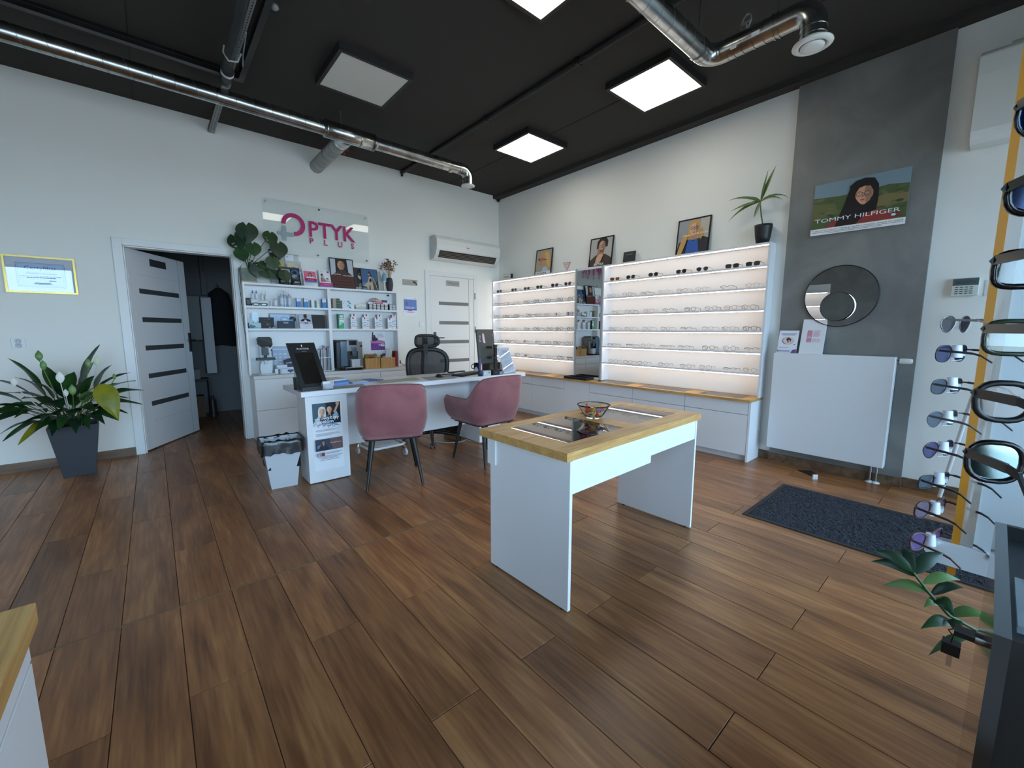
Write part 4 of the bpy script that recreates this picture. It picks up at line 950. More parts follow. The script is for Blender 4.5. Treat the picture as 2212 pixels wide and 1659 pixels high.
it = it[:5] + [('r', .30, .56, .46, .572, (120, 120, 150)), ('r', .29, .525, .72, .545, (104, 104, 136))] + [('r', .2+.045*i, .455, .235+.045*i, .472, (96, 98, 130)) for i in range(13)] + [('r', .3+.045*i, .415, .335+.045*i, .432, (96, 98, 130)) for i in range(9)] + [('r', .6, .34, .7, .356, (70, 70, 100)), ('r', .4, .27, .62, .286, (104, 104, 136)), ('r', .38, .245, .64, .256, (130, 130, 160))]
art('print', t, O, U, V, it)
b = B(); b.prism([(O[0]+.014, 5.517, O[2]+.014), (O[0]+.415, 5.517, O[2]+.014), (O[0]+.415, 5.517, O[2]+.301), (O[0]+.014, 5.517, O[2]+.301)], (0, .001, 0)); obj('glass', b, CLEAR, t)
t = thing('wall_socket', 'white double wall socket on the back wall above the tall plant', 'socket', (-.88, 5.535, 1.13))
b = B(); b.box(-.925, -.843, YB-.010, YB-.001, 1.088, 1.172); obj('plate', b, M((222, 224, 224), .35), t, bev=.003)
for z in (1.148, 1.112):
    b = B(); b.lathe([(.021, 0), (.021, -.006), (.018, -.007), (.017, -.002), (0, -.002)], (-.884, YB-.010, z), 18, axis='y'); so = obj('outlet', b, M((206, 210, 212), .35), t)
    b = B(); 
    for s in (-1, 1): b.cyl((-.884+s*.008, YB-.0135, z), (-.884+s*.008, YB-.0118, z), .0028, n=8)
    b.cyl((-.884, YB-.018, z+.006), (-.884, YB-.012, z+.006), .002, n=6); obj('contacts', b, M((70, 72, 74), .5), so)
t = thing('room_plate', 'grey plate with a small logo on the wall right of the shelving', 'sign', (2.85, 5.53, 1.92))
O, U, V = (2.735, 5.534, 1.878), (.228, 0, 0), (0, 0, .078); board(t, 'plate', O, U, V, .005, M((170, 168, 158), .4))
art('print', t, O, U, V, [('r', .01, .03, .99, .97, (120, 116, 108)), ('r', .018, .07, .982, .93, (172, 168, 156)), ('t', 'GABINET', .22, .58, .14, (96, 94, 90), 'l', .3), ('t', 'OKULISTYCZNY', .06, .2, .14, (70, 68, 66), 'l', .58),
     ('p', [(.66, .8), (.9, .72), (.88, .5), (.78, .34), (.7, .5)], (30, 28, 28)), ('p', [(.8, .4), (.92, .5), (.98, .2), (.86, .12), (.9, .3)], (36, 34, 34)), ('e', .78, .62, .03, .03, (172, 168, 156))])
t = thing('wall_leaflet', 'leaflet with a blue picture on the wall above the light switch', 'poster', (2.84, 5.53, 1.58))
O, U, V = (2.74, 5.536, 1.448), (.208, 0, 0), (0, 0, .262); board(t, 'sheet', O, U, V, .001, PAPER)
art('print', t, O, U, V, [('t', 'Optyk', .05, .92, .04, (196, 60, 96), 'l', .2), ('e', .9, .94, .03, .02, (196, 60, 96)), ('r', .02, .3, .97, .88, (104, 136, 196)), ('r', .04, .3, .97, .36, (84, 100, 170)), ('e', .22, .68, .09, .08, (120, 110, 150)), ('p', [(.14, .66), (.3, .7), (.26, .5), (.18, .5)], (122, 104, 146)),
     ('t', 'OPRAWKI I SZKŁA', .1, .45, .04, (240, 242, 250), 'l', .76, True), ('t', 'KOREKCYJNE', .14, .39, .04, (240, 242, 250), 'l', .62, True), ('r', .3, .27, .62, .315, (206, 60, 120)), ('r', .12, .2, .84, .215, (120, 120, 130)), ('r', .24, .17, .7, .182, (140, 140, 150))])
t = thing('light_switch', 'white light switch on the back wall left of the toilet door', 'switch', (3.02, 5.535, 1.33))
b = B(); b.box(2.983, 3.063, YB-.009, YB-.001, 1.286, 1.372); obj('plate', b, M((232, 232, 228), .35), t, bev=.002)
b = B(); b.box(2.998, 3.048, YB-.013, YB-.009, 1.303, 1.356); obj('rocker', b, M((236, 236, 232), .3), t, bev=.001)
t = thing('air_conditioner', 'white wall air conditioner above the toilet door', 'air conditioner', (3.78, 5.44, 2.42))
b = B(); x0, x1 = 3.185, 4.34
prof = [(5.538, 2.60), (5.41, 2.60), (5.365, 2.585), (5.34, 2.54), (5.335, 2.47), (5.345, 2.40), (5.375, 2.33), (5.42, 2.285), (5.46, 2.265), (5.538, 2.262)]
b.prism([(x0, y, z) for y, z in prof], (x1-x0, 0, 0)); obj('housing', b, M((226, 226, 222), .4), t, bev=.006)
b = B(); b.prism([(x0-.004, 5.538, 2.597), (x0-.004, 5.42, 2.597), (x0-.004, 5.37, 2.57), (x0-.004, 5.36, 2.46), (x0-.004, 5.38, 2.36), (x0-.004, 5.43, 2.285), (x0-.004, 5.538, 2.262)], (.004, 0, 0)); obj('side_cover', b, M((196, 200, 200), .5), t)
b = B(); 
q0, q1 = Vector((0, 5.343, 2.385)), Vector((0, 5.402, 2.297)); nrm = Vector((0, -.83, -.56))
b.prism([(x0+.05, q0.y, q0.z), (x1-.07, q0.y, q0.z), (x1-.07, q1.y, q1.z), (x0+.05, q1.y, q1.z)], nrm*.0065); ou = obj('outlet', b, M((40, 38, 34), .6), t)
for k in range(4):
    p = q0.lerp(q1, .2+.2*k) + nrm*.009; b = B(); b.obb(((x0+x1)/2-.01, p.y, p.z), ((x1-x0)/2-.065, 0, 0), (0, .006, -.003), (0, .0008, .0008)); obj('louvre', b, M((120, 112, 100), .4), ou)
art('logo', t, (3.69, 5.3325, 2.452), (.10, 0, 0), (0, 0, .03), [('t', 'Haier', 0, .2, .7, (50, 48, 46), 'l', .55, True)])
art('temperature_display', t, (4.14, 5.3335, 2.44), (.06, 0, 0), (0, 0, .04), [('t', '24', 0, .1, .7, (206, 212, 238), 'l', .6)])
# second indoor unit on the right wall near the camera
t = thing('air_conditioner', 'white indoor unit at the upper right edge near the entrance', 'air conditioner', (4.37, -.2, 2.78))
b = B(); prof = [(4.479, 3.06), (4.30, 3.06), (4.262, 3.03), (4.25, 2.9), (4.25, 2.56), (4.262, 2.52), (4.32, 2.495), (4.479, 2.50)]
b.prism([(x, -.62, z) for x, z in prof], (0, .87, 0)); obj('housing', b, M((226, 228, 222), .4), t, bev=.012, seg=3)
b = B(); b.box(4.27, 4.42, -.56, .12, 3.0605, 3.062); obj('grille_edge', b, M((180, 182, 176), .5), t)

# ================================================================== PILASTER: poster, mirror, radiator, signs
t = thing('wall_poster', 'TOMMY HILFIGER poster of a long-haired woman on the grey pilaster', 'poster', (4.44, .85, 2.27))
O, U, V = (4.438, 1.152, 2.062), (0, -.607, -.004), (0, -.004, .418)
board(t, 'board', O, U, V, .004, M((200, 202, 204), .5))
HR = (30, 24, 26); it = [('r', 0, .12, 1, 1, (128, 150, 162)), ('p', [(0, .74), (.3, .71), (.6, .73), (.8, .76), (1, .72), (1, .12), (0, .12)], (82, 96, 58)), ('p', [(.0, .62), (.25, .58), (.3, .4), (.0, .3)], (104, 106, 64)), ('p', [(.62, .55), (.8, .6), (1, .56), (1, .4), (.62, .38)], (128, 116, 76))]
rr = random.Random(5)
for i in range(26):
    x = rr.choice((rr.uniform(0, .32), rr.uniform(.66, .98))); it.append(('e', x, rr.uniform(.3, .7), rr.uniform(.02, .05), rr.uniform(.012, .03), rr.choice(((70, 88, 50), (96, 108, 62), (116, 112, 70), (60, 76, 44)))))
it += [('p', [(.16, .12), (.22, .22), (.40, .33), (.55, .33), (.70, .34), (.84, .27), (.9, .12)], (150, 58, 50)), ('p', [(.27, .12), (.36, .55), (.40, .80), (.47, .93), (.56, .96), (.65, .93), (.70, .8), (.71, .6), (.70, .34), (.60, .3), (.5, .12)], HR)]
it += face_items(.56, .655, .185, (214, 160, 128), HR, 418/607, glasses=(120, 84, 66), long_hair=True, turn=-.15, lips=(150, 76, 66))[2:]
it += [('p', [(.40, .85), (.46, .93), (.56, .96), (.55, .9), (.47, .78), (.44, .6), (.41, .5)], HR), ('t', 'TOMMY HILFIGER', .04, .24, .075, (244, 244, 244), 'l', .90), ('r', .86, .175, .94, .215, (236, 236, 236)), ('r', .90, .175, .945, .215, (176, 44, 50)), ('r', .86, .215, .945, .222, (30, 36, 70)), ('r', .86, .168, .945, .175, (30, 36, 70)),
       ('r', 0, 0, 1, .12, (238, 238, 238)), ('t', 'To jest wyrób medyczny. Używaj go zgodnie z instrukcją używania lub etykietą.', .015, .068, .032, (50, 50, 54), 'l', .97), ('r', .02, .045, .98, .053, (120, 120, 124)), ('r', .2, .022, .78, .03, (130, 130, 134))]
art('print', t, O, U, V, it, step=.00012)
t = thing('round_mirror', 'round mirror with a thin black rim on the grey pilaster', 'mirror', (4.43, .90, 1.535))
b = B(); b.lathe([(0, 0), (.250, 0), (.2555, .002), (.2555, .018), (.249, .020), (.247, .012)], (4.449, .90, 1.535), 56, axis='x'); b.xform(Matrix.Identity(4))
b = B(); b.lathe([(.2560, 0), (.2560, -.020), (.2505, -.022), (.2495, -.012), (.2495, 0)], (4.4485, .90, 1.535), 56, axis='x'); obj('rim', b, M((20, 20, 21), .35), t)
b = B(); b.lathe([(0, -.012), (.2497, -.012)], (4.4485, .90, 1.535), 56, axis='x', smooth=False); b.lathe([(.2497, -.0005), (0, -.0005)], (4.4485, .90, 1.535), 56, axis='x', smooth=False); obj('glass', b, MIRROR, t)
# magnifying mirror: convex-edged disc turned a little
b = B(); b.lathe([(.1225, .004), (.1225, -.004), (.1185, -.006), (.1180, -.003)], (0, 0, 0), 40, axis='x'); b.xform(Matrix.Translation((4.415, .912, 1.449)) @ Matrix.Rotation(math.radians(-9), 4, 'Z')); obj('inner_rim', b, M((30, 30, 31), .35), t)
b = B(); b.lathe([(0, -.003), (.1183, -.003)], (0, 0, 0), 40, axis='x', smooth=False); b.lathe([(.12, .004), (0, .004)], (0, 0, 0), 40, axis='x', smooth=False); b.xform(Matrix.Translation((4.415, .912, 1.449)) @ Matrix.Rotation(math.radians(-9), 4, 'Z')); obj('inner_glass', b, MIRROR, t)
t = thing('radiator', 'flat white panel radiator on the grey pilaster', 'radiator', (4.40, .91, .1))
b = B(); b.box(4.352, 4.437, .494, 1.336, .146, 1.042); obj('panel', b, M((224, 228, 230), .35), t, bev=.006, seg=3)
b = B(); 
for y in (.65, 1.18): b.box(4.437, 4.4485, y-.02, y+.02, .2, .98)
obj('bracket', b, FURN2, t)
b = B(); b.cyl((4.40, .494, 1.012), (4.40, .475, 1.012), .010, n=12); obj('valve_body', b, CHROME, t)
b = B(); b.tube([(4.40, .476, 1.012), (4.40, .47, 1.012), (4.40, .425, 1.012), (4.40, .405, 1.012), (4.40, .402, 1.012)], [.018, .021, .021, .017, .012], 16); obj('thermostat_head', b, M((232, 234, 232), .35), t)
for y in (.576, .538):
    b = B(); b.cyl((4.42, y, .003), (4.42, y, .146), .007, n=10); b.cyl((4.42, y, .085), (4.42, y, .115), .012, n=12); b.cyl((4.42, y, .12), (4.42, y, .14), .011, n=6); pi = obj('pipe', b, STEEL, t)
    b = B(); b.lathe([(.0, .014), (.012, .013), (.03, .004), (.031, .0)], (4.42, y, .0005), 20); obj('rosette', b, M((222, 222, 218), .4), pi)
def radiator_sign(label, y0, y1, z0, z1, lean, items, thick):
    t = thing('counter_sign', label, 'sign', (4.40, (y0+y1)/2, 1.043), 'signs standing on the radiator')
    O, U, V = (4.380, y0, z0), (0, y1-y0, 0), (lean, -.004, z1-z0); board(t, 'panel', O, U, V, thick, M((226, 228, 232), .45)); art('print', t, O, U, V, items)
radiator_sign('small white sign with a round purple photo on the radiator', 1.322, 1.168, 1.0425, 1.245, .035,
  [('r', .01, .01, .99, .99, (232, 234, 240)), ('e', .12, .94, .02, .012, (40, 40, 60)), ('r', .1, .84, .9, .87, (110, 110, 150)), ('r', .18, .79, .82, .81, (150, 150, 180)), ('e', .5, .55, .30, .17, (168, 120, 160)), ('e', .52, .56, .27, .155, (226, 206, 198)), ('p', [(.4, .62), (.52, .7), (.66, .62), (.66, .52), (.5, .46)], (60, 44, 44)), ('e', .56, .54, .07, .05, (210, 160, 136)), ('r', .42, .37, .66, .42, (216, 214, 222)), ('e', .86, .38, .03, .02, (60, 50, 90)), ('p', [(.72, .0), (.8, .14), (1, .18), (1, 0)], (120, 74, 140)), ('r', .12, .05, .68, .13, (176, 172, 206)), ('r', .04, .05, .09, .13, (70, 66, 110)), ('r', .08, .24, .6, .26, (150, 150, 170))], .004)
radiator_sign('larger white box sign with pink squares on the radiator', 1.148, .975, 1.0425, 1.344, .06,
  [('r', .25, .48, .46, .68, (206, 140, 164)), ('r', .25, .33, .46, .46, (206, 140, 164)), ('r', .29, .5, .42, .515, (240, 220, 228)), ('r', .28, .35, .42, .36, (240, 220, 228))] + [('r', .52, .5+.02*i, .52+.3*rr.uniform(.75, 1), .51+.02*i, (214, 170, 186)) for i in range(9)] + [('r', .52+.18*j, .34+.02*i, .52+.18*j+.13, .35+.02*i, (214, 176, 190)) for i in range(5) for j in range(2)], .02)
# alarm keypad, switch on the right wall
t = thing('alarm_keypad', 'white alarm keypad on the right wall near the entrance', 'keypad', (4.47, .184, 1.56))
b = B(); b.box(4.452, 4.4785, .117, .252, 1.497, 1.624); obj('housing', b, M((214, 218, 208), .4), t, bev=.004)
b = B(); b.box(4.4505, 4.453, .121, .248, 1.57, 1.619); obj('bezel', b, M((64, 74, 78), .3), t)
b = B(); b.box(4.4495, 4.451, .135, .235, 1.58, 1.604); obj('display', b, M((40, 52, 50), .2), t)
for i in range(4):
    for j in range(4):
        b = B(); y = .226-.024*j; z = 1.557-.0145*i; b.box(4.449, 4.453, y-.008, y+.008, z-.0032, z+.0032); obj('key', b, M((84, 92, 92), .5), t)
t = thing('light_switch', 'white double light switch below the alarm keypad', 'switch', (4.475, .195, 1.308))
b = B(); b.box(4.466, 4.479, .150, .238, 1.267, 1.350); obj('plate', b, M((222, 226, 224), .35), t, bev=.002)
for y in (.1715, .198):
    b = B(); b.box(4.461, 4.4665, y, y+.0255, 1.285, 1.334); obj('rocker', b, M((226, 230, 228), .35), t, bev=.001)
b = B(); b.box(4.476, 4.4795, .02, .09, 1.49, 1.6); single('wall_plate', 'plain white plate on the wall right of the alarm keypad', 'plate', b, M((214, 218, 216), .4), (4.478, .055, 1.545))

# ================================================================== TOP OF THE LIT DISPLAYS
ZT = 2.0505
def leaning(name, label, cat, y0, y1, h, lean, xb, thick, items, framem=None, fr=.008, group=None, edge=None, bfr=False):
    """picture standing on the right display top, leaning back to the wall"""
    t = thing(name, label, cat, (xb, (y0+y1)/2, ZT), group)
    O, U, V = (xb, y0, ZT+.001), (0, y1-y0, 0), (lean, 0, h); board(t, 'backing', O, U, V, thick, edge or M((40, 40, 42), .6))
    if items: art('print', t, O, U, V, items, step=.0003)
    if framem: rim(t, O, U, V, fr, .006, framem)
    return t
GP = 'framed pictures on top of the lit displays'
leaning('brand_block', 'small white FURLA block on the corner display top', 'sign', 5.335, 5.125, .085, .004, 4.40, .03, [('r', .02, .03, .9, .97, (226, 224, 214)), ('r', .9, .0, 1, 1, (30, 30, 30)), ('t', 'FURLA', .16, .36, .26, (60, 58, 56), 'l', .6, True)])
aF = .37/.335; BL = (196, 160, 106)
leaning('framed_picture', 'FOSSIL framed picture of a blonde woman on the corner display', 'picture', 4.615, 4.28, .372, .045, 4.42, .008,
  [('r', 0, 0, 1, 1, (168, 162, 146)), ('p', [(.2, .4), (.25, .75), (.45, .92), (.72, .93), (.9, .75), (.95, .4), (.9, .18), (.6, .16), (.55, .4)], BL), ('p', [(.3, .78), (.52, .82), (.62, .6), (.6, .44), (.5, .32), (.3, .36), (.25, .44), (.22, .5), (.24, .56)], (206, 150, 118)), ('p', [(.52, .84), (.75, .88), (.86, .6), (.92, .3), (.78, .3), (.66, .5), (.6, .66)], (212, 178, 122)),
   ('e', .36, .6, .09, .07, (60, 44, 40)), ('e', .36, .6, .07, .055, (176, 140, 116)), ('l', .45, .61, .66, .58, .03, (60, 44, 40)), ('e', .21, .62, .04, .06, (60, 44, 40)), ('p', [(.25, .44), (.34, .47), (.33, .42)], (168, 84, 78)), ('p', [(.4, .12), (.5, .3), (.7, .3), (.86, .12)], (176, 196, 220)), ('r', 0, 0, 1, .13, (232, 230, 224)), ('t', 'FOSSIL', .16, .02, .075, (40, 40, 42), 'l', .62, True)], BLACK, .012, GP)
leaning('framed_picture', 'BOSS framed picture of a dark-haired man above the tall mirror', 'picture', 3.595, 3.235, .372, .045, 4.42, .008,
  [('r', 0, 0, 1, 1, (178, 176, 172)), ('p', [(.0, .0), (.02, .24), (.3, .42), (.7, .42), (.98, .26), (1, .0)], (72, 62, 52)), ('p', [(.32, .3), (.36, .62), (.66, .6), (.62, .38), (.5, .26)], (170, 126, 102)), ('p', [(.3, .62), (.31, .86), (.42, .97), (.68, .98), (.78, .86), (.77, .66)], (42, 34, 32))]
  + face_items(.53, .68, .20, (206, 160, 132), (42, 34, 32), 372/360, glasses=(110, 90, 78), long_hair=False, turn=-.1, lips=(166, 104, 90), beard=True)[1:]
  + [('p', [(.3, .12), (.34, .3), (.46, .42), (.6, .44), (.62, .36), (.56, .22), (.5, .12)], (214, 168, 138)), ('t', 'BOSS', .27, .05, .075, (238, 238, 236), 'l', .42, True)], BLACK, .012, GP)
t = leaning('brand_sign', 'small dark sign standing left of the blonde picture on the wide display', 'sign', 3.068, 2.905, .135, .02, 4.42, .012, [('r', .02, .02, .98, .98, (46, 48, 52)), ('t', 'TED BAKER', .2, .72, .06, (190, 192, 194), 'l', .6)])
leaning('framed_picture', 'TOMMY HILFIGER framed picture of a blonde in a blue shirt', 'picture', 2.39, 2.035, .375, .045, 4.42, .008,
  [('r', 0, 0, 1, 1, (150, 154, 158)), ('r', .7, .4, 1, 1, (186, 180, 168)), ('p', [(.0, .0), (.08, .36), (.3, .5), (.7, .5), (.96, .4), (1, .0)], (46, 48, 54)), ('p', [(.3, .0), (.36, .44), (.52, .36), (.64, .46), (.72, .0)], (52, 92, 168))]
  + face_items(.52, .70, .19, (218, 172, 144), (196, 154, 92), 375/355, glasses=(36, 30, 30), long_hair=True, turn=.05) + [('p', [(.06, .02), (.16, .4), (.28, .62), (.36, .5), (.3, .3), (.2, .02)], (196, 154, 92)), ('p', [(.68, .56), (.78, .7), (.84, .5), (.76, .36)], (186, 146, 90)), ('t', 'TOMMY', .2, .5, .05, (240, 240, 240), 'l', .28), ('t', 'HILFIGER', .58, .53, .05, (240, 240, 240), 'l', .38)], BLACK, .012, GP)
# triangular badge on the wall
t = thing('wall_badge', 'red triangular GUESS badge on the wall above the corner display', 'sign', (4.475, 4.02, 2.12))
b = B(); tri = lambda k, x: [(x, 4.024+.070*k, 2.143+.042*k), (x, 4.024-.070*k, 2.143+.042*k), (x, 4.024, 2.143-.078*k)]
b.prism(tri(1, 4.4785), (-.004, 0, 0)); obj('plate', b, M((190, 40, 48), .4), t)
b = B(); b.prism(tri(.84, 4.4745), (-.0012, 0, 0)); obj('face', b, M((222, 218, 210), .5), t)
art('print', t, (4.4733, 4.08, 2.09), (0, -.112, 0), (0, 0, .09), [('t', 'GUESS', .14, .68, .2, (60, 58, 58), 'l', .72), ('t', '?', .5, .16, .4, (190, 40, 48), 'c', None, True)])
# yucca
def leaf_blade(b, base, d, up, L, w_, droop, m=0, n=7, fold=.15, wave=0.0, tipw=.02, shape=1.0):
    """curved blade from base along d, drooping; up = side normal"""
    d = Vector(d).normalized(); p = Vector(base); rows = []; side = d.cross(Vector(up)); side = side.normalized() if side.length > 1e-4 else Vector((1, 0, 0))
    for i in range(n+1):
        s = i/n; wd = w_*max(tipw, math.sin(math.pi*min(1, s**shape*.93+.07)))
        nn = side.cross(d).normalized(); wv = wave*math.sin(s*9)
        rows.append([p - side*wd/2 + nn*(wd*fold + wv), p - nn*0, p + side*wd/2 + nn*(wd*fold - wv)])
        d = (d + Vector((0, 0, -1))*droop/n).normalized(); p = p + d*(L/n)
    b.grid(rows, m)
t = thing('potted_yucca', 'spindly long-leaved plant in a black pot on the wide display', 'plant', (4.385, 1.52, ZT))
b = B(); pr_ = [(0, 0), (.052, 0), (.062, .06), (.074, .15), (.076, .168), (.068, .168), (.066, .15), (0, .145)]
n = 48; V = []
for r_, h_ in pr_:
    for k in range(n):
        a = 2*math.pi*k/n; rr2 = r_*(1 + (.035 if k % 2 and .01 < h_ < .15 else 0)); V.append((4.40+rr2*math.cos(a), 1.52+rr2*math.sin(a), ZT+.0005+h_))
b.raw(V, [(i*n+k, i*n+(k+1) % n, (i+1)*n+(k+1) % n, (i+1)*n+k) for i in range(len(pr_)-1) for k in range(n)], 0, True); obj('pot', b, M((24, 25, 27), .45), t)
b = B(); b.lathe([(0, .148), (.066, .148)], (4.40, 1.52, ZT), 20); obj('soil', b, M((48, 38, 30), .9), t)
b = B(); b.tube([(4.40, 1.52, ZT+.14), (4.40, 1.545, ZT+.25), (4.395, 1.56, ZT+.36), (4.395, 1.56, ZT+.40)], [.006, .006, .005, .006], 8); obj('stem', b, M((104, 98, 66), .7), t)
for d, L, w_, dr in (((0, -.32, 1), .31, .032, .25), ((-.1, -.2, 1), .27, .02, .1), ((-.1, .9, .75), .30, .026, .9), ((0, 1, .15), .27, .022, .5), ((-.1, .7, .6), .15, .03, .5), ((.05, .9, .1), .33, .03, 1.0), ((.0, .8, .3), .24, .024, 1.3), ((0, -.8, .75), .32, .026, 1.9), ((-.1, -.7, .5), .24, .026, 1.6), ((-.2, .12, -.5), .16, .03, .3)):
    b = B(); leaf_blade(b, (4.395, 1.56, ZT+.385), d, (-1, 0, .2), L, w_, dr, shape=.8); obj('leaf', b, noise_mat('yucca leaf', [(.3, (64, 92, 44)), (.7, (104, 128, 66))], (1, 1, 1), 3, .4, 6), t)
# ================================================================== BACK SHELVING: top
ZT2 = 1.7645
def stand_print(name, label, cat, x0, x1, yf, z0, h, lean, thick, items, backc=(60, 60, 62), framem=None, fr=.006, group=None, step=.0003, skew=0.0):
    """sheet or frame standing on a shelf at y = yf, leaning back by lean"""
    t = thing(name, label, cat, ((x0+x1)/2, yf, z0), group)
    O, U, V = (x0, yf, z0+.0006), (x1-x0, skew, 0), (0, lean, h); board(t, 'backing', O, U, V, thick, M(backc, .5))
    if items: art('print', t, O, U, V, items, step=step)
    if framem: rim(t, O, U, V, fr, .004, framem)
    return t
# monstera in a pot
t = thing('potted_monstera', 'heart-leaved monstera in a square green pot on top of the shelving', 'plant', (.86, 5.46, ZT2))
b = B(); b.prism([(.785, 5.40, ZT2+.0005), (.935, 5.40, ZT2+.0005), (.935, 5.52, ZT2+.0005), (.785, 5.52, ZT2+.0005)], (0, 0, .012)); obj('saucer', b, M((196, 160, 110), .5), t)
b = B(); V = [(.79, 5.405, ZT2+.0125), (.93, 5.405, ZT2+.0125), (.93, 5.515, ZT2+.0125), (.79, 5.515, ZT2+.0125), (.785, 5.40, ZT2+.15), (.935, 5.40, ZT2+.15), (.935, 5.52, ZT2+.15), (.785, 5.52, ZT2+.15)]
b.raw(V, [(0, 3, 2, 1), (0, 1, 5, 4), (1, 2, 6, 5), (2, 3, 7, 6), (3, 0, 4, 7), (4, 5, 6, 7)]); obj('pot', b, noise_mat('mossy glaze', [(.3, (40, 52, 26)), (.7, (78, 92, 42))], (1, 1, 1), 4, .35, 14), t)
def heart(c, size, tip, facing, mat, holes=False, cup=.12):
    """heart leaf: notch side opposite to tip; facing = normal"""
    c, tip, nrm = Vector(c), Vector(tip).normalized(), Vector(facing).normalized(); tip = (tip - nrm*tip.dot(nrm)).normalized(); sd = tip.cross(nrm)
    b = B(); n = 11; rows = []
    for i in range(n+1):
        s = -.5 + i/n                         # along the midrib, -.5 lobes .. .5 tip
        for_ = []
        if s < .0: hw = .44*math.sqrt(max(0.0, 1-((s+.10)/.40)**2)) if s > -.5 else .10
        else: hw = .43*(1-(s/.5)**1.5)
        hw = max(hw, .004)
        row = []
        for k in range(-3, 4):
            f = k/3; y = s
            if s < -.12: y = s + (1-abs(f))*.16*min(1, (-.12-s)/.25) if abs(f) < .999 else s
            row.append(c + size*(tip*y + sd*f*hw*1.08 - nrm*cup*(abs(f)*hw)**1.0*.6 - nrm*cup*.5*max(0, s)**2*2))
        rows.append(row)
    V = [p for r in rows for p in r]; nc = 7
    for i in range(n):
        for j in range(nc-1):
            if holes and j in (4,) and i in (5, 7): continue
            b.raw([V[i*nc+j], V[i*nc+j+1], V[(i+1)*nc+j+1], V[(i+1)*nc+j]], [(0, 1, 2, 3)], 0, True)
    return b
MON = [((.87, 5.38, 2.285), .225, (.05, 0, -1), (-.1, -1, .1), LEAFD, False), ((.775, 5.40, 2.18), .20, (.5, 0, -1), (-.5, -1, .1), LEAFD, True), ((1.09, 5.40, 2.262), .165, (-.1, 0, -1), (.1, -1, .2), LEAFG, True),
       ((.915, 5.37, 2.118), .165, (.05, 0, -1), (0, -1, .2), LEAFG, False), ((1.165, 5.37, 2.14), .20, (.02, 0, -1), (.1, -1, .15), LEAFD, False), ((.80, 5.36, 2.045), .155, (.2, 0, -1), (-.1, -1, .25), LEAFG, False),
       ((1.085, 5.34, 1.985), .155, (.0, 0, -1), (.1, -1, .1), LEAFG, False), ((.93, 5.345, 1.89), .15, (.1, -.1, -1), (0, -1, .1), LEAFD, False), ((1.01, 5.345, 1.87), .14, (.5, 0, -1), (.1, -1, .25), LEAFD, False), ((1.09, 5.35, 1.86), .13, (.6, 0, -1), (.1, -1, .2), LEAFD, False), ((1.20, 5.33, 1.85), .15, (.2, 0, -1), (.2, -1, .2), LEAFD, False), ((.985, 5.35, 1.955), .10, (.6, 0, -.8), (.2, -1, .3), LEAFG, False)]
for c, s, tp, fc, mt, ho in MON:
    lf = obj('leaf', heart(c, s, tp, fc, mt, ho), mt, t)
    c = Vector(c); base = Vector((.865, 5.455, ZT2+.145)); b = B(); e = c + Vector((-tp[0]*.3*s, .004, .30*s))
    mid = base.lerp(e, .5) + Vector((0, -.01, .02 + (.06 if c.z < 1.95 else 0))); b.tube([base, base.lerp(mid, .6)+Vector((0, 0, .01)), mid, mid.lerp(e, .6)+Vector((0, 0, .004)), e], .0035, 6); obj('leaf_stalk', b, M((52, 74, 40), .5), t)
b = B(); b.tube([(.79, 5.38, 1.93), (.76, 5.36, 1.90), (.75, 5.355, 1.78), (.765, 5.36, 1.5), (.772, 5.365, 1.1), (.775, 5.37, .92)], .0028, 5); b.tube([(.80, 5.39, 1.95), (.765, 5.37, 1.88), (.768, 5.36, 1.7), (.752, 5.37, 1.45), (.775, 5.37, 1.2)], .0022, 5)
b.tube([(.865, 5.455, ZT2+.13), (.872, 5.44, 1.97), (.85, 5.43, 2.02), (.90, 5.42, 2.0), (.86, 5.43, 1.95)], .0045, 6); obj('aerial_roots', b, M((58, 60, 44), .7), t)
# leaflet rack behind the leaves
t = thing('leaflet_rack', 'clear tiered leaflet rack partly behind the monstera leaves', 'rack', (1.21, 5.48, ZT2))
b = B(); b.box(1.085, 1.40, 5.525, 5.53, ZT2+.001, 2.13); 
for z, y in ((1.80, 5.46), (1.90, 5.48), (2.0, 5.50)): b.box(1.085, 1.40, y, y+.003, z, z+.05); b.box(1.085, 1.40, y, 5.525, z, z+.003)
for x in (1.083, 1.24, 1.40): b.box(x, x+.003, 5.46, 5.528, ZT2+.001, 2.05)
obj('acrylic', b, M((226, 230, 230), .15, alpha=.35), t)
def in_rack(label, x0, x1, z0, h, yf, items):
    stand_print('leaflet', label, 'leaflet', x0, x1, yf, z0, h, .012, .003, items, (220, 220, 220), group='leaflets in the rack on the shelving')
in_rack('dark leaflet with a small portrait, top left in the tiered rack', 1.095, 1.205, 2.003, .12, 5.506, [('r', 0, 0, 1, 1, (58, 48, 42)), ('e', .55, .5, .2, .25, (200, 150, 120)), ('p', [(.3, .5), (.5, .85), (.75, .6), (.6, .55)], (30, 22, 22))])
in_rack('yellow leaflet with a dark-haired man, middle left in the tiered rack', 1.12, 1.235, 1.904, .125, 5.486, [('r', 0, 0, 1, 1, (206, 178, 96)), ('e', .4, .6, .24, .3, (196, 146, 110)), ('p', [(.1, .6), (.2, .95), (.6, .98), (.68, .7), (.4, .78)], (28, 24, 24))])
in_rack('pale blue leaflet at the lower left in the tiered rack', 1.125, 1.24, 1.815, .115, 5.466, [('r', 0, 0, 1, 1, (120, 168, 200)), ('r', 0, .7, 1, 1, (170, 200, 220))])
in_rack('white leaflet at the top right in the tiered rack', 1.25, 1.345, 2.003, .12, 5.506, [('r', 0, 0, 1, 1, (228, 230, 232)), ('e', .25, .8, .06, .06, (90, 90, 130))])
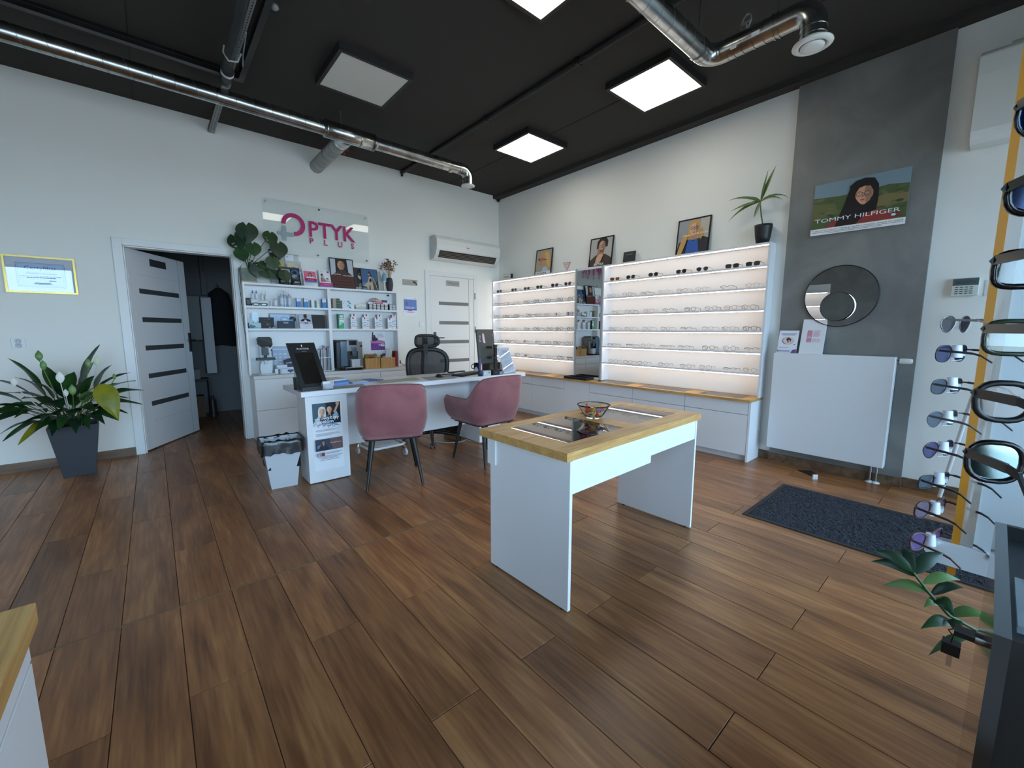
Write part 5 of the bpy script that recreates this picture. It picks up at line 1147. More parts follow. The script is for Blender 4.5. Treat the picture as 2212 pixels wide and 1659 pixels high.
in_rack('tan leaflet with a street photo, middle right in the tiered rack', 1.265, 1.385, 1.904, .115, 5.486, [('r', 0, 0, 1, 1, (206, 196, 160)), ('p', [(.3, .2), (.5, .7), (.8, .6), (.95, .2)], (92, 84, 74)), ('e', .6, .5, .15, .15, (150, 140, 120))])
in_rack('white leaflet with a woman, lower right in the tiered rack', 1.275, 1.40, 1.815, .115, 5.466, [('r', 0, 0, 1, 1, (232, 232, 232)), ('r', .55, .1, .62, .8, (60, 60, 70)), ('e', .82, .5, .1, .2, (206, 160, 134)), ('p', [(.72, .5), (.8, .85), (.95, .7), (.94, .2), (.88, .6)], (60, 40, 34))])
# SEIKO stands
DK = (18, 19, 22)
stand_print('counter_display', 'black SEIKO stand under the hanging monstera leaf, left one', 'display', 1.15, 1.255, 5.415, ZT2, .17, .05, .006, [('r', 0, 0, 1, 1, DK), ('p', [(.3, .5), (.4, .75), (.7, .8), (.45, .65)], (70, 74, 80)), ('r', .0, .0, 1, .32, (12, 12, 13)), ('t', 'SEIKO', .2, .17, .1, (226, 228, 230), 'l', .55, True), ('r', .15, .08, .85, .1, (140, 142, 146))], DK)
stand_print('counter_display', 'black SEIKO stand with a blue eye picture, right one', 'display', 1.285, 1.385, 5.42, ZT2, .205, .06, .006, [('r', 0, 0, 1, 1, (40, 44, 54)), ('e', .5, .72, .42, .2, (74, 104, 150)), ('e', .45, .7, .22, .12, (30, 34, 44)), ('e', .4, .5, .3, .12, (150, 154, 160)), ('e', .62, .42, .2, .08, (92, 92, 96)), ('r', 0, 0, 1, .27, (12, 12, 13)), ('t', 'SEIKO', .3, .14, .08, (226, 228, 230), 'l', .55, True), ('r', .15, .06, .9, .08, (140, 142, 146))], DK)
b = B(); b.box(1.15, 1.33, 5.45, 5.515, ZT2+.185, ZT2+.20); b.box(1.16, 1.32, 5.455, 5.51, ZT2+.20, ZT2+.205); 
t = thing('brochure_tray', 'dark tray of brochures behind the SEIKO stands', 'tray', (1.24, 5.49, ZT2)); obj('tray', b, M((28, 28, 30), .5), t)
b = B(); b.box(1.17, 1.19, 5.47, 5.50, ZT2+.001, ZT2+.185); b.box(1.29, 1.31, 5.47, 5.50, ZT2+.001, ZT2+.185); obj('support', b, BLACKM, t)
stand_print('leaflet', 'pink leaflet with a woman in glasses standing on the shelving', 'leaflet', 1.418, 1.572, 5.42, ZT2, .205, .055, .003,
  [('r', 0, 0, 1, 1, (232, 234, 238)), ('r', .06, .93, .3, .95, (190, 190, 200)), ('r', .06, .45, .94, .88, (226, 112, 136))] + face_items(.52, .66, .10, (216, 164, 138), (92, 58, 40), .205/.154, glasses=(120, 60, 40)) + [('p', [(.15, .45), (.3, .54), (.7, .54), (.9, .45)], (214, 222, 236)), ('r', .06, .40, .94, .45, (206, 40, 92)), ('r', .06, .30, .94, .40, (190, 30, 84)), ('t', 'OPTYK PLUS', .3, .33, .04, (240, 230, 236), 'l', .4), ('r', .06, .22, .94, .30, (90, 104, 176)), ('r', .08, .17, .9, .2, (150, 154, 166)), ('r', .08, .12, .5, .14, (170, 174, 184)), ('r', .08, .06, .7, .08, (176, 180, 190))], (210, 210, 214))
t2 = stand_print('leaflet', 'white leaflet of a seated girl with a magenta band', 'leaflet', 1.60, 1.748, 5.425, ZT2, .205, .055, .012,
  [('r', 0, 0, 1, 1, (230, 232, 236)), ('t', 'Optyk', .12, .9, .05, (190, 80, 110), 'l', .34), ('p', [(.62, .97), (.86, .97), (.78, .86), (.68, .86)], (196, 30, 90)), ('e', .24, .72, .1, .09, (40, 32, 34)), ('e', .3, .68, .07, .06, (196, 148, 124)), ('p', [(.14, .62), (.34, .62), (.5, .46), (.8, .4), (.9, .32), (.3, .36), (.1, .44)], (206, 176, 168)), ('p', [(.1, .5), (.2, .62), (.3, .5), (.6, .34), (.1, .3)], (160, 120, 110)), ('p', [(.5, .5), (.62, .56), (.78, .5), (.66, .46)], (120, 84, 70)),
   ('r', 0, 0, 1, .26, (206, 60, 130)), ('r', 0, 0, 1, .09, (146, 108, 176)), ('t', 'OPTYK PLUS', .3, .15, .04, (244, 220, 232), 'l', .5)], (206, 208, 212))
aT = .375/.315
stand_print('framed_picture', 'TOMMY HILFIGER framed picture of a woman in a brown turtleneck', 'picture', 1.735, 2.03, 5.432, ZT2, .372, .06, .008,
  [('r', 0, 0, 1, 1, (188, 192, 202)), ('p', [(.22, .3), (.25, .98), (.72, .98), (.76, .56), (.66, .4)], (38, 32, 30)), ('p', [(0, 0), (.03, .42), (.3, .56), (.74, .56), (.98, .42), (1, 0)], (84, 44, 38)), ('r', .08, .2, .9, .24, (64, 34, 30)), ('r', .06, .1, .92, .14, (60, 32, 30)), ('r', .1, .30, .86, .315, (70, 38, 32))]
  + face_items(.47, .77, .175, (204, 150, 120), (38, 32, 30), aT, glasses=(150, 110, 84), turn=-.05)[2:] + [('p', [(.3, .50), (.34, .62), (.62, .62), (.7, .5), (.5, .46)], (62, 54, 52)), ('t', 'TOMMY', .05, .43, .045, (230, 226, 222), 'l', .38), ('t', 'HILFIGER', .5, .405, .045, (230, 226, 222), 'l', .46)], (24, 24, 25), BLACK, .010)
stand_print('framed_picture', 'narrow black and white picture of a laughing woman in sunglasses', 'picture', 2.036, 2.16, 5.45, ZT2, .28, .05, .008,
  [('r', 0, 0, 1, 1, (52, 52, 56)), ('p', [(.2, .3), (.25, .8), (.5, .95), (.95, .9), (1, .4), (.6, .3)], (30, 30, 33)), ('e', .62, .62, .24, .13, (196, 178, 172)), ('r', .45, .64, .9, .72, (16, 16, 18)), ('e', .62, .5, .09, .02, (232, 226, 222)), ('p', [(.3, .0), (.5, .3), (.8, .3), (1, .0)], (110, 108, 108)), ('t', 'guit', .06, .04, .11, (226, 226, 226), 'l', .6)], (24, 24, 25), BLACK, .006)
stand_print('framed_picture', 'blue sky picture of a woman in a striped poncho', 'picture', 2.120, 2.34, 5.43, ZT2, .275, .055, .008,
  [('r', 0, 0, 1, 1, (62, 98, 138)), ('r', 0, 0, 1, .35, (92, 128, 160)), ('p', [(.7, .2), (1, .5), (1, .1)], (44, 46, 40)), ('p', [(.1, .18), (.38, .4), (.45, .62), (.62, .68), (.76, .5), (.9, .2), (.86, .0), (.34, .0), (.3, .14)], (182, 168, 146)), ('p', [(.46, .5), (.6, .58), (.62, .42), (.48, .36)], (24, 24, 26)), ('e', .48, .78, .06, .07, (190, 150, 128)), ('p', [(.4, .84), (.5, .9), (.6, .8), (.66, .6), (.58, .64), (.52, .8)], (44, 34, 32)), ('r', .41, .785, .52, .815, (20, 18, 20))]
  + [('p', [(.64+.05*i, .56-.09*i), (.67+.05*i, .58-.09*i), (.74+.05*i, .0), (.70+.05*i, .0)], (60, 54, 50)) for i in range(4)] + [('p', [(.4, .0), (.44, .22), (.5, .22), (.48, .0)], (40, 38, 38)), ('r', .0, .1, .26, .16, (34, 34, 36))], (30, 34, 40), M((34, 42, 54), .4), .006)
# acrylic holder and sanitiser
stand_print('acrylic_holder', 'clear acrylic leaflet holder at the right end of the shelving', 'holder', 2.345, 2.395, 5.45, ZT2, .26, .05, .006, [('r', 0, 0, 1, 1, (176, 174, 166))], (180, 178, 170))
t = thing('sanitiser_bottle', 'blue-labelled pump bottle on a white stand near the vase', 'bottle', (2.415, 5.42, ZT2))
b = B(); b.lathe([(0, 0), (.03, 0), (.03, .004), (.012, .008), (.012, .12), (.03, .125), (.032, .13), (0, .13)], (2.415, 5.425, ZT2+.0005), 18); obj('stand', b, M((224, 224, 220), .4), t)
b = B(); b.lathe([(0, .1305), (.026, .1305), (.028, .14), (.028, .20), (.02, .22), (.010, .228), (.010, .24), (0, .24)], (2.415, 5.425, ZT2), 18); bo = obj('bottle_body', b, M((120, 160, 186), .2), t)
b = B(); b.cyl((2.415, 5.425, ZT2+.24), (2.415, 5.425, ZT2+.262), .009, n=10); b.cyl((2.415, 5.425, ZT2+.262), (2.415, 5.425, ZT2+.29), .003, n=6); b.tube([(2.425, 5.425, ZT2+.292), (2.40, 5.42, ZT2+.292), (2.388, 5.415, ZT2+.284)], .005, 6); obj('pump', b, M((226, 228, 228), .4), t)
b = B(); b.tube([(2.39, 5.42, ZT2+.30), (2.385, 5.415, ZT2+.28), (2.40, 5.41, ZT2+.25)], .003, 5); b.tube([(2.40, 5.43, ZT2+.33), (2.43, 5.43, ZT2+.33)], .004, 5); obj('spring_hook', b, STEEL, t)
# vase with dried flowers
t = thing('flower_vase', 'dark ribbed oval vase of dried flowers at the right end of the shelving', 'vase', (2.49, 5.44, ZT2))
b = B(); n = 40; rows = []
for r_, h_ in ((.0, 0), (.028, 0), (.036, .02), (.045, .07), (.046, .11), (.040, .155), (.030, .178), (.026, .18), (.03, .172), (.0, .165)):
    rows.append([(2.495+r_*math.cos(2*math.pi*k/n)*(1+.03*(k % 2)), 5.44+r_*math.sin(2*math.pi*k/n)*(1+.03*(k % 2)), ZT2+.0005+h_) for k in range(n)])
b.grid(rows, 0, True, True); obj('vase_body', b, M((52, 54, 58), .6), t)
rv = random.Random(9); BLO = [M((128, 52, 50), .8), M((150, 96, 70), .8), M((86, 70, 46), .8), M((52, 58, 44), .8), M((70, 64, 44), .8)]
for i in range(15):
    a = rv.uniform(-1, 1); tx = 2.495 + a*.10; tz = ZT2 + rv.uniform(.30, .44)*(1-.12*abs(a)); ty = 5.44+rv.uniform(-.035, .05)
    b = B(); b.tube([(2.495+a*.012, 5.44, ZT2+.17), (2.495+a*.04, 5.44, ZT2+.25), (tx, ty, tz)], .0014, 5)
    for q in range(4): b.tube([(tx, ty, tz-.03), (tx+rv.uniform(-.03, .03), ty+rv.uniform(-.02, .02), tz+rv.uniform(-.02, .02))], .001, 4)
    st_ = obj('flower_stem', b, M((150, 130, 96), .8), t)
    b = B()
    for q in range(9): b.ball((tx+rv.uniform(-.03, .03), ty+rv.uniform(-.025, .025), tz+rv.uniform(-.035, .03)), rv.uniform(.005, .010), n=6)
    obj('blossom', b, BLO[0] if a < -.2 and rv.random() < .7 else rv.choice(BLO[1:]), st_)

# ================================================================== BACK SHELVING: upper row
Z1, Z2_ = 1.5125, 1.2625
def carton(label, x0, x1, yf, z0, h, d, col, items=None, name='product_box', group=None, sidec=None, rz=0):
    t = thing(name, label, 'box', ((x0+x1)/2, yf, z0), group)
    b = B(); b.box(x0, x1, yf, yf+d, z0+.0004, z0+h); obj('carton', b, M(col, .5), t)
    if items: art('print', t, (x0, yf, z0+.0004), (x1-x0, 0, 0), (0, 0, h-.0004), items)
    return t
def bottle(label, x, y, z, h, r, capc, bodyc, labc, group, caph=.35, clear=False):
    t = thing('spray_bottle', label, 'bottle', (x, y, z), group); hb = h*(1-caph)
    b = B(); b.lathe([(0, 0), (r*.95, 0), (r, .004), (r, hb*.82), (r*.7, hb*.95), (r*.42, hb), (0, hb)], (x, y, z+.0003), 16); bo = obj('bottle_body', b, M(bodyc, .12, trans=.75, ior=1.2) if clear else M(bodyc, .3), t)
    b = B(); b.lathe([(r*1.02, hb*.2), (r*1.02, hb*.72)], (x, y, z), 16); obj('label_band', b, M(labc, .4), bo)
    b = B(); b.lathe([(r*.5, hb), (r*.62, hb+.002), (r*.62, hb+(h-hb)*.35), (r*.34, hb+(h-hb)*.5), (r*.3, h-.002), (0, h)], (x, y, z), 14); obj('cap', b, M(capc, .35), t)
stand_print('framed_picture', 'small dark picture at the left end of the upper shelf', 'picture', .815, .868, 5.45, Z1, .085, .02, .004, [('r', 0, 0, 1, 1, (58, 62, 66)), ('r', .2, .2, .8, .8, (96, 100, 104))], (24, 25, 27), BLACK, .004)
t = thing('acrylic_riser', 'clear acrylic riser with small sprays on the upper shelf', 'riser', (.96, 5.47, Z1))
b = B(); b.box(.865, .955, 5.455, 5.51, Z1+.072, Z1+.076); b.box(.955, 1.055, 5.455, 5.51, Z1+.062, Z1+.066); b.box(.862, .866, 5.455, 5.51, Z1+.0005, Z1+.076); b.box(1.055, 1.059, 5.455, 5.51, Z1+.0005, Z1+.066); b.box(.953, .957, 5.455, 5.51, Z1+.0005, Z1+.076)
obj('acrylic', b, M((232, 236, 238), .12, alpha=.35), t)
bottle('blue-capped spray on the riser, left of the two blue ones', .890, 5.48, Z1+.0765, .10, .011, (30, 74, 176), (206, 220, 232), (226, 232, 238), 'sprays on the riser')
bottle('blue-capped spray on the riser, right of the two blue ones', .927, 5.48, Z1+.0765, .10, .011, (30, 74, 176), (206, 220, 232), (226, 232, 238), 'sprays on the riser')
bottle('white-capped spray on the riser, left of the two white ones', .984, 5.48, Z1+.0665, .11, .012, (230, 232, 232), (214, 222, 226), (228, 230, 230), 'sprays on the riser')
bottle('white-capped spray on the riser, right of the two white ones', 1.020, 5.48, Z1+.0665, .11, .012, (230, 232, 232), (214, 222, 226), (228, 230, 230), 'sprays on the riser')
g_ = eyewear('eyeglasses', 'thick black eyeglasses lying on the upper shelf beside the dark picture', 'rect', MB_, CLENS, r=.0042, w_=.058, h_=.032, bridge=.02, tl=.07, tr=.003); g_.location = (.945, 5.415, Z1+.0003)
b = B(); b.box(1.06, 1.066, 5.44, 5.445, Z1+.0004, Z1+.06); b.box(1.045, 1.07, 5.435, 5.46, Z1+.0004, Z1+.004); single('price_stick', 'small clear price holder on the upper shelf', 'holder', b, M((226, 230, 232), .2), (1.06, 5.45, Z1))
bottle('small white-topped spray bottle beside the tall clear bottles', 1.104, 5.44, Z1, .142, .019, (232, 232, 228), (196, 208, 218), (222, 228, 234), None, .36)
for x, y, lab in ((1.174, 5.455, 'tall clear spray bottle, left of the three'), (1.217, 5.49, 'tall clear spray bottle, half hidden behind its right neighbour'), (1.253, 5.45, 'tall clear spray bottle, right of the three')):
    bottle(lab, x, y, Z1, .198, .020, (236, 238, 238), (178, 190, 206), (206, 214, 226), 'tall clear spray bottles', .28)
BLUEBOX = [('r', 0, 0, 1, 1, (60, 140, 206)), ('p', [(0, .62), (0, 1), (1, 1), (1, .52), (.7, .66), (.4, .56)], (232, 236, 240)), ('r', .15, .85, .85, .9, (150, 160, 180)), ('p', [(.5, .6), (.7, .66), (1, .52), (1, .46), (.8, .55)], (40, 110, 190))]
for x0, x1, lab in ((1.325, 1.368, 'blue and white solution box, leftmost of three'), (1.405, 1.448, 'blue and white solution box, middle of three'), (1.612, 1.655, 'blue and white solution box next to the upright')):
    carton(lab, x0, x1, 5.43, Z1, .113, .035, (64, 130, 190), BLUEBOX, group='blue solution boxes')
carton('slim white box with a pale blue edge on the upper shelf', 1.484, 1.521, 5.435, Z1, .092, .03, (120, 150, 176), [('r', 0, 0, 1, 1, (226, 236, 236)), ('r', 0, 0, .12, 1, (120, 160, 176)), ('r', .2, .1, .9, .3, (206, 226, 226))])
carton('slim pale green box on the upper shelf', 1.546, 1.581, 5.435, Z1, .088, .03, (170, 186, 172), [('r', 0, 0, 1, 1, (214, 226, 210)), ('r', .2, .6, .8, .8, (190, 206, 186))])
for i in range(4):
    carton('dark green lens box, %s from the bottom of the left stack' % ['lowest', 'second', 'third', 'top'][i] if i not in (0, 3) else 'dark green lens box, %s of the left stack' % ('bottom one' if i == 0 else 'top one'), 1.738, 1.822, 5.43, Z1+.031*i, .0305, .075, (150, 140, 128),
           [('r', 0, 0, .45, 1, (168, 156, 144)), ('r', .45, .1, 1, 1, (64, 74, 68)), ('r', .45, 0, 1, .14, (96, 176, 84))], group='stack of dark green lens boxes')
for i in range(2):
    carton('white lens box with a teal swirl, %s of two' % ('lower' if i == 0 else 'upper'), 1.852, 1.998, 5.435, Z1+.0525*i, .052, .06, (206, 210, 214), [('r', 0, 0, 1, 1, (228, 232, 236)), ('t', '1-DAY', .1, .62, .18, (176, 90, 120), 'l', .24), ('p', [(.42, 1), (.6, .9), (.8, .12), (.7, .1), (.5, .4)], (70, 150, 176)), ('e', .55, .55, .12, .2, (60, 140, 170)), ('e', .54, .56, .07, .12, (236, 240, 242)), ('r', .1, .2, .14, .36, (80, 90, 110)), ('r', .2, .22, .24, .34, (150, 160, 170))], group='white swirl lens boxes')
t = thing('product_box', 'white lens box tilted on its corner with a lime stripe', 'box', (2.10, 5.45, Z1))
T = Matrix.Translation((2.035, 5.445, Z1+.006)) @ Matrix.Rotation(math.radians(-16), 4, 'Y')
b = B(); b.box(0, .135, 0, .045, 0, .048); b.xform(T); obj('carton', b, M((222, 222, 218), .5), t)
U_ = T.to_3x3() @ Vector((.135, 0, 0)); V_ = T.to_3x3() @ Vector((0, 0, .048)); art('print', t, T.translation, U_, V_, [('e', .85, .75, .06, .13, (40, 44, 50)), ('p', [(0, 0), (.4, 0), (.25, .2), (.05, .25)], (186, 206, 40)), ('r', .3, .4, .36, .5, (60, 64, 70)), ('r', .55, .5, .6, .6, (60, 64, 70)), ('r', .4, .1, .55, .2, (70, 74, 80))])
b = B(); b.box(2.06, 2.19, 5.452, 5.49, Z1+.0004, Z1+.005); obj('wedge', b, M((70, 72, 76), .6), t)
LENSBOX = [('r', 0, 0, 1, 1, (40, 42, 46)), ('r', .06, .28, .96, .92, (226, 228, 228))]
def lens_stack(x0, n_, who):
    for i in range(n_):
        carton('small lens pack, %s in the %s column of the flat-pack stacks' % (['bottom', 'second', 'third', 'fourth', 'fifth', 'sixth', 'seventh'][i], who), x0, x0+.046, 5.44, Z1+.0148*i, .0146, .05, (46, 48, 52), LENSBOX, name='lens_pack', group='stacked small lens packs')
for j, who in enumerate(('leftmost', 'second', 'third', 'fourth', 'fifth')): lens_stack(2.200+.053*j, 5, who)
lens_stack(2.482, 6, 'second from right'); lens_stack(2.53, 5, 'rightmost')
carton('flat pink and white box lying on the lens pack stacks', 2.19, 2.466, 5.435, Z1+.0745, .025, .07, (206, 208, 214), [('r', 0, 0, 1, 1, (226, 226, 234)), ('r', .3, .08, .73, .85, (196, 54, 108)), ('t', 'optyk', .4, .35, .3, (236, 206, 220), 'l', .22), ('e', .24, .5, .035, .3, (40, 70, 140)), ('t', 'Optyk', .78, .3, .36, (130, 120, 150), 'l', .18), ('r', .05, .4, .2, .6, (170, 176, 200))])
b = B(); rb = random.Random(4); rows = []
for i in range(7):
    s = i/6; rows.append([(2.215+.175*s+rb.uniform(-.004, .004), 5.47+.03*math.sin(a), Z1+.1 + (.058*math.sin(math.pi*min(.96, max(.05, s**.8))))*(.5+.5*math.cos(a)) + rb.uniform(0, .003)) for a in [2*math.pi*k/10 for k in range(10)]])
b.grid(rows, 0, True, True); b.face(list(reversed(rows[0]))); b.face(rows[-1]); single('clear_bag', 'crumpled clear bag with tan contents on the flat pink box', 'bag', b, noise_mat('clear bag', [(.35, (128, 118, 98)), (.5, (176, 158, 134)), (.65, (200, 200, 190))], (1, 1, 1), 4, .3, 30), (2.3, 5.47, Z1+.1))
carton('small dark box on the flat pink box', 2.393, 2.452, 5.44, Z1+.0998, .032, .04, (110, 96, 84), [('r', 0, 0, 1, 1, (70, 62, 58)), ('r', .1, .5, .9, .75, (104, 94, 88))])

# ------------------------------------------------------------------ second row
t = thing('table_mirror', 'small white rounded vanity mirror on the second shelf', 'mirror', (.90, 5.48, Z2_))
b = B(); b.prism([(.865+.036+.036*math.copysign(abs(math.cos(a))**.6, math.cos(a)), 5.488, Z2_+.126+.055*math.copysign(abs(math.sin(a))**.6, math.sin(a))) for a in [2*math.pi*k/24 for k in range(24)]], (0, .01, 0)); b.box(.885, .918, 5.49, 5.51, Z2_+.0004, Z2_+.08); obj('frame', b, M((232, 236, 240), .3), t)
b = B(); b.box(.877, .926, 5.4865, 5.488, Z2_+.088, Z2_+.165); obj('glass', b, M((92, 104, 112), .1, .6), t)
b = B(); b.box(.818, .87, 5.47, 5.50, Z2_+.0004, Z2_+.118); single('clear_case', 'clear plastic box at the left end of the second shelf', 'box', b, M((196, 206, 212), .15, alpha=.5), (.84, 5.48, Z2_))
carton('box with a misty blue mountain picture on the second shelf', .822, .938, 5.41, Z2_, .062, .045, (40, 60, 76), [('r', 0, 0, 1, 1, (176, 206, 216)), ('p', [(0, 0), (0, .4), (.15, .75), (.3, .5), (.45, .55), (.6, .2), (.8, .1), (1, .05), (1, 0)], (70, 116, 136)), ('p', [(.3, 0), (.5, .3), (.75, .15), (1, .22), (1, 0)], (120, 170, 182))])
carton('black carton with white diagrams on the second shelf', .935, 1.075, 5.44, Z2_, .125, .04, (20, 21, 23), [('r', 0, 0, 1, 1, (24, 25, 28)), ('t', 'FASHION', .28, .78, .05, (120, 124, 130), 'l', .2), ('r', .55, .8, .7, .92, (60, 80, 150)), ('l', .44, .36, .5, .44, .02, (150, 154, 160)), ('l', .5, .44, .56, .36, .02, (150, 154, 160)), ('l', .56, .36, .5, .28, .02, (150, 154, 160)), ('l', .5, .28, .44, .36, .02, (150, 154, 160)), ('l', .58, .36, .64, .44, .02, (130, 134, 140)), ('l', .64, .44, .70, .36, .02, (130, 134, 140)), ('l', .70, .36, .64, .28, .02, (130, 134, 140)), ('l', .64, .28, .58, .36, .02, (130, 134, 140)), ('r', .6, .06, .74, .14, (110, 150, 180)), ('r', .86, .04, .98, .1, (200, 200, 200)), ('r', .3, .55, .6, .57, (90, 92, 98))])
t = thing('wash_case', 'dark blue flat case with a white logo on the second shelf', 'case', (1.20, 5.42, Z2_))
b = B(); b.rbox(1.105, 1.29, 5.41, 5.435, Z2_+.0004, Z2_+.088, .01, 0, 3); obj('case_body', b, M((22, 32, 58), .5), t, bev=.004)
art('logo', t, (1.165, 5.41, Z2_+.055), (.06, 0, 0), (0, 0, .025), [('t', 'Optyk', 0, .2, .7, (230, 234, 240), 'l', .9, True)])
stand_print('framed_picture', 'pale blue glowing picture with circles behind the blue case', 'picture', 1.045, 1.325, 5.485, Z2_, .172, .03, .006, [('r', 0, 0, 1, 1, (170, 182, 190)), ('r', .02, .25, .74, .96, (190, 214, 240)), ('e', .55, .62, .17, .2, (150, 182, 220)), ('e', .55, .62, .12, .14, (170, 200, 232)), ('e', .22, .62, .15, .18, (182, 206, 236)), ('r', .48, .58, .62, .66, (226, 240, 252)), ('e', .86, .62, .13, .2, (24, 34, 52)), ('r', .74, .5, .88, .62, (60, 170, 206)), ('e', .88, .68, .05, .07, (60, 80, 100)), ('r', .12, .22, .2, .45, (214, 222, 230))], (120, 70, 50), M((134, 96, 76), .5), .004)
stand_print('leaflet', 'leaflet of a man in sunglasses with a red ribbon', 'leaflet', 1.345, 1.49, 5.425, Z2_, .172, .05, .003, [('r', 0, 0, 1, 1, (182, 192, 206)), ('p', [(.06, .48), (.2, .62), (.42, .7), (.62, .7), (.86, .6), (.94, .48)], (30, 30, 34)), ('p', [(.36, .48), (.44, .62), (.56, .6), (.6, .48)], (196, 210, 226)), ('e', .5, .82, .14, .12, (92, 70, 62)), ('p', [(.36, .9), (.4, .99), (.62, .99), (.66, .88), (.5, .93)], (22, 20, 22)), ('r', .38, .8, .6, .86, (18, 18, 20)), ('r', 0, 0, 1, .48, (214, 220, 232)), ('r', 0, .36, 1, .40, (120, 36, 50)), ('e', .44, .38, .07, .05, (70, 14, 26)), ('e', .58, .38, .07, .05, (70, 14, 26)), ('r', .25, .24, .75, .26, (150, 158, 176)), ('r', .42, .1, .56, .12, (160, 166, 182))], (206, 210, 216), skew=.01)
stand_print('case_display', 'dark rounded case standing at the right end of the second shelf', 'case', 1.49, 1.655, 5.45, Z2_, .17, .04, .02, [('r', 0, 0, 1, 1, (96, 92, 84)), ('p', [(.02, .02), (.86, .02), (.92, .1), (.92, .8), (.82, .94), (.02, .94)], (24, 24, 26)), ('p', [(.05, .05), (.84, .05), (.89, .12), (.89, .78), (.8, .91), (.05, .91)], (44, 44, 46)), ('r', .1, .54, .3, .57, (24, 24, 26))], (60, 58, 56))
carton('green and white solution bottle box on the second shelf', 1.786, 1.856, 5.42, Z2_, .182, .05, (24, 84, 70), [('r', 0, 0, 1, 1, (24, 128, 96)), ('r', .2, 0, 1, 1, (226, 236, 234)), ('r', .2, .72, 1, 1, (40, 150, 112)), ('r', .32, .76, .86, .92, (216, 232, 228)), ('r', .2, .62, 1, .655, (200, 60, 56)), ('p', [(.2, 0), (.2, .2), (.6, .34), (1, .42), (1, 0)], (60, 176, 110)), ('e', .6, .4, .25, .07, (150, 210, 190))])
CARE = lambda tall: [('r', 0, 0, 1, 1, (232, 234, 238)), ('r', .36, .86 if tall else .84, .62, 1, (170, 24, 60)), ('r', .3, .70, .7, .73, (206, 140, 156)), ('p', [(0, .5), (.15, .44), (.3, .52), (.5, .56), (.7, .52), (.85, .56), (1, .50), (1, .54), (.8, .6), (.6, .57), (.5, .6), (.3, .56), (.15, .49), (0, .54)], (90, 150, 200)), ('p', [(.3, .52), (.5, .56), (.46, .46), (.38, .44)], (150, 190, 222)), ('r', .25, .38, .75, .40, (160, 170, 184)), ('t', 'CARE', .2, .27, .065 if tall else .08, (70, 72, 80), 'l', .62, True), ('r', 0, .15, 1, .18, (150, 40, 60))]
cx_ = [((1.939, 2.001), (1.966, 2.029), 'first'), ((2.087, 2.150), (2.129, 2.193), 'second'), ((2.256, 2.316), (2.311, 2.374), 'third')]
for (a0, a1), (c0, c1), w3 in cx_:
    carton('short white CARE box in front, %s pair from the green box' % w3, a0, a1, 5.41, Z2_, .146, .04, (206, 208, 210), CARE(False), group='white CARE boxes')
    carton('tall white CARE box behind, %s pair from the green box' % w3, c0+.004, c1+.006, 5.465, Z2_, .19, .045, (150, 148, 146), CARE(True), group='white CARE boxes')
carton('short white CARE box, second from the right end', 2.436, 2.50, 5.41, Z2_, .146, .04, (206, 208, 210), CARE(False), group='white CARE boxes')
carton('tall white CARE box at the right end of the shelf', 2.507, 2.562, 5.42, Z2_, .19, .045, (150, 148, 146), CARE(True), group='white CARE boxes')

# ------------------------------------------------------------------ counter row
Z3 = .7425
t = thing('lensmeter', 'white desktop lens meter with a black screen on the counter', 'machine', (.95, 5.40, Z3))
b = B(); b.lathe([(0, 0), (.09, 0), (.095, .006), (.09, .014), (0, .016)], (.955, 5.39, Z3+.0004), 28); obj('foot', b, M((206, 214, 216), .35), t)
b = B(); b.prism([(.90, 5.36, Z3+.015), (1.00, 5.36, Z3+.015), (1.012, 5.36, Z3+.06), (1.01, 5.36, Z3+.12), (.99, 5.36, Z3+.155), (.915, 5.36, Z3+.155), (.895, 5.36, Z3+.12), (.89, 5.36, Z3+.06)], (0, .09, 0)); b.box(.905, 1.0, 5.42, 5.49, Z3+.15, Z3+.33); b.cyl((.945, 5.355, Z3+.12), (.945, 5.355, Z3+.165), .018, n=14); obj('body', b, M((204, 216, 220), .3), t, bev=.008, seg=2)
b = B(); b.box(.855, 1.045, 5.35, 5.372, Z3+.165, Z3+.195); obj('spectacle_table', b, M((26, 34, 44), .4), t, bev=.003)
b = B(); b.prism([(.925, 5.37, Z3+.22), (.985, 5.37, Z3+.22), (.985, 5.37, Z3+.30), (.925, 5.37, Z3+.30)], (0, .06, 0)); b.cyl((.955, 5.385, Z3+.196), (.955, 5.385, Z3+.24), .014, n=12); b.box(.92, .99, 5.36, 5.366, Z3+.235, Z3+.243); obj('lens_head', b, M((28, 30, 36), .35), t)
b = B(); b.prism([(.882, 5.385, Z3+.405), (.90, 5.385, Z3+.425), (1.01, 5.385, Z3+.425), (1.028, 5.385, Z3+.405), (1.034, 5.385, Z3+.34), (1.01, 5.37, Z3+.305), (.925, 5.37, Z3+.305), (.885, 5.375, Z3+.345)], (0, .03, 0)); sc_ = obj('screen', b, M((12, 13, 14), .5), t, bev=.005)
b = B(); b.box(.955, .995, 5.366, 5.369, Z3+.309, Z3+.316); obj('screen_badge', b, M((190, 194, 196), .4), sc_)
b = B(); b.box(1.02, 1.03, 5.40, 5.41, Z3+.20, Z3+.28); b.ball((1.022, 5.40, Z3+.275), .01); obj('marker_lever', b, M((30, 60, 120), .4), t)
t = thing('wall_chart', 'pale grey printed chart pinned behind the counter machines', 'poster', (1.19, 5.53, .95))
O, U, V = (1.05, 5.5312, .76), (.30, 0, 0), (0, 0, .295); board(t, 'sheet', O, U, V, .0008, M((172, 186, 206), .5))
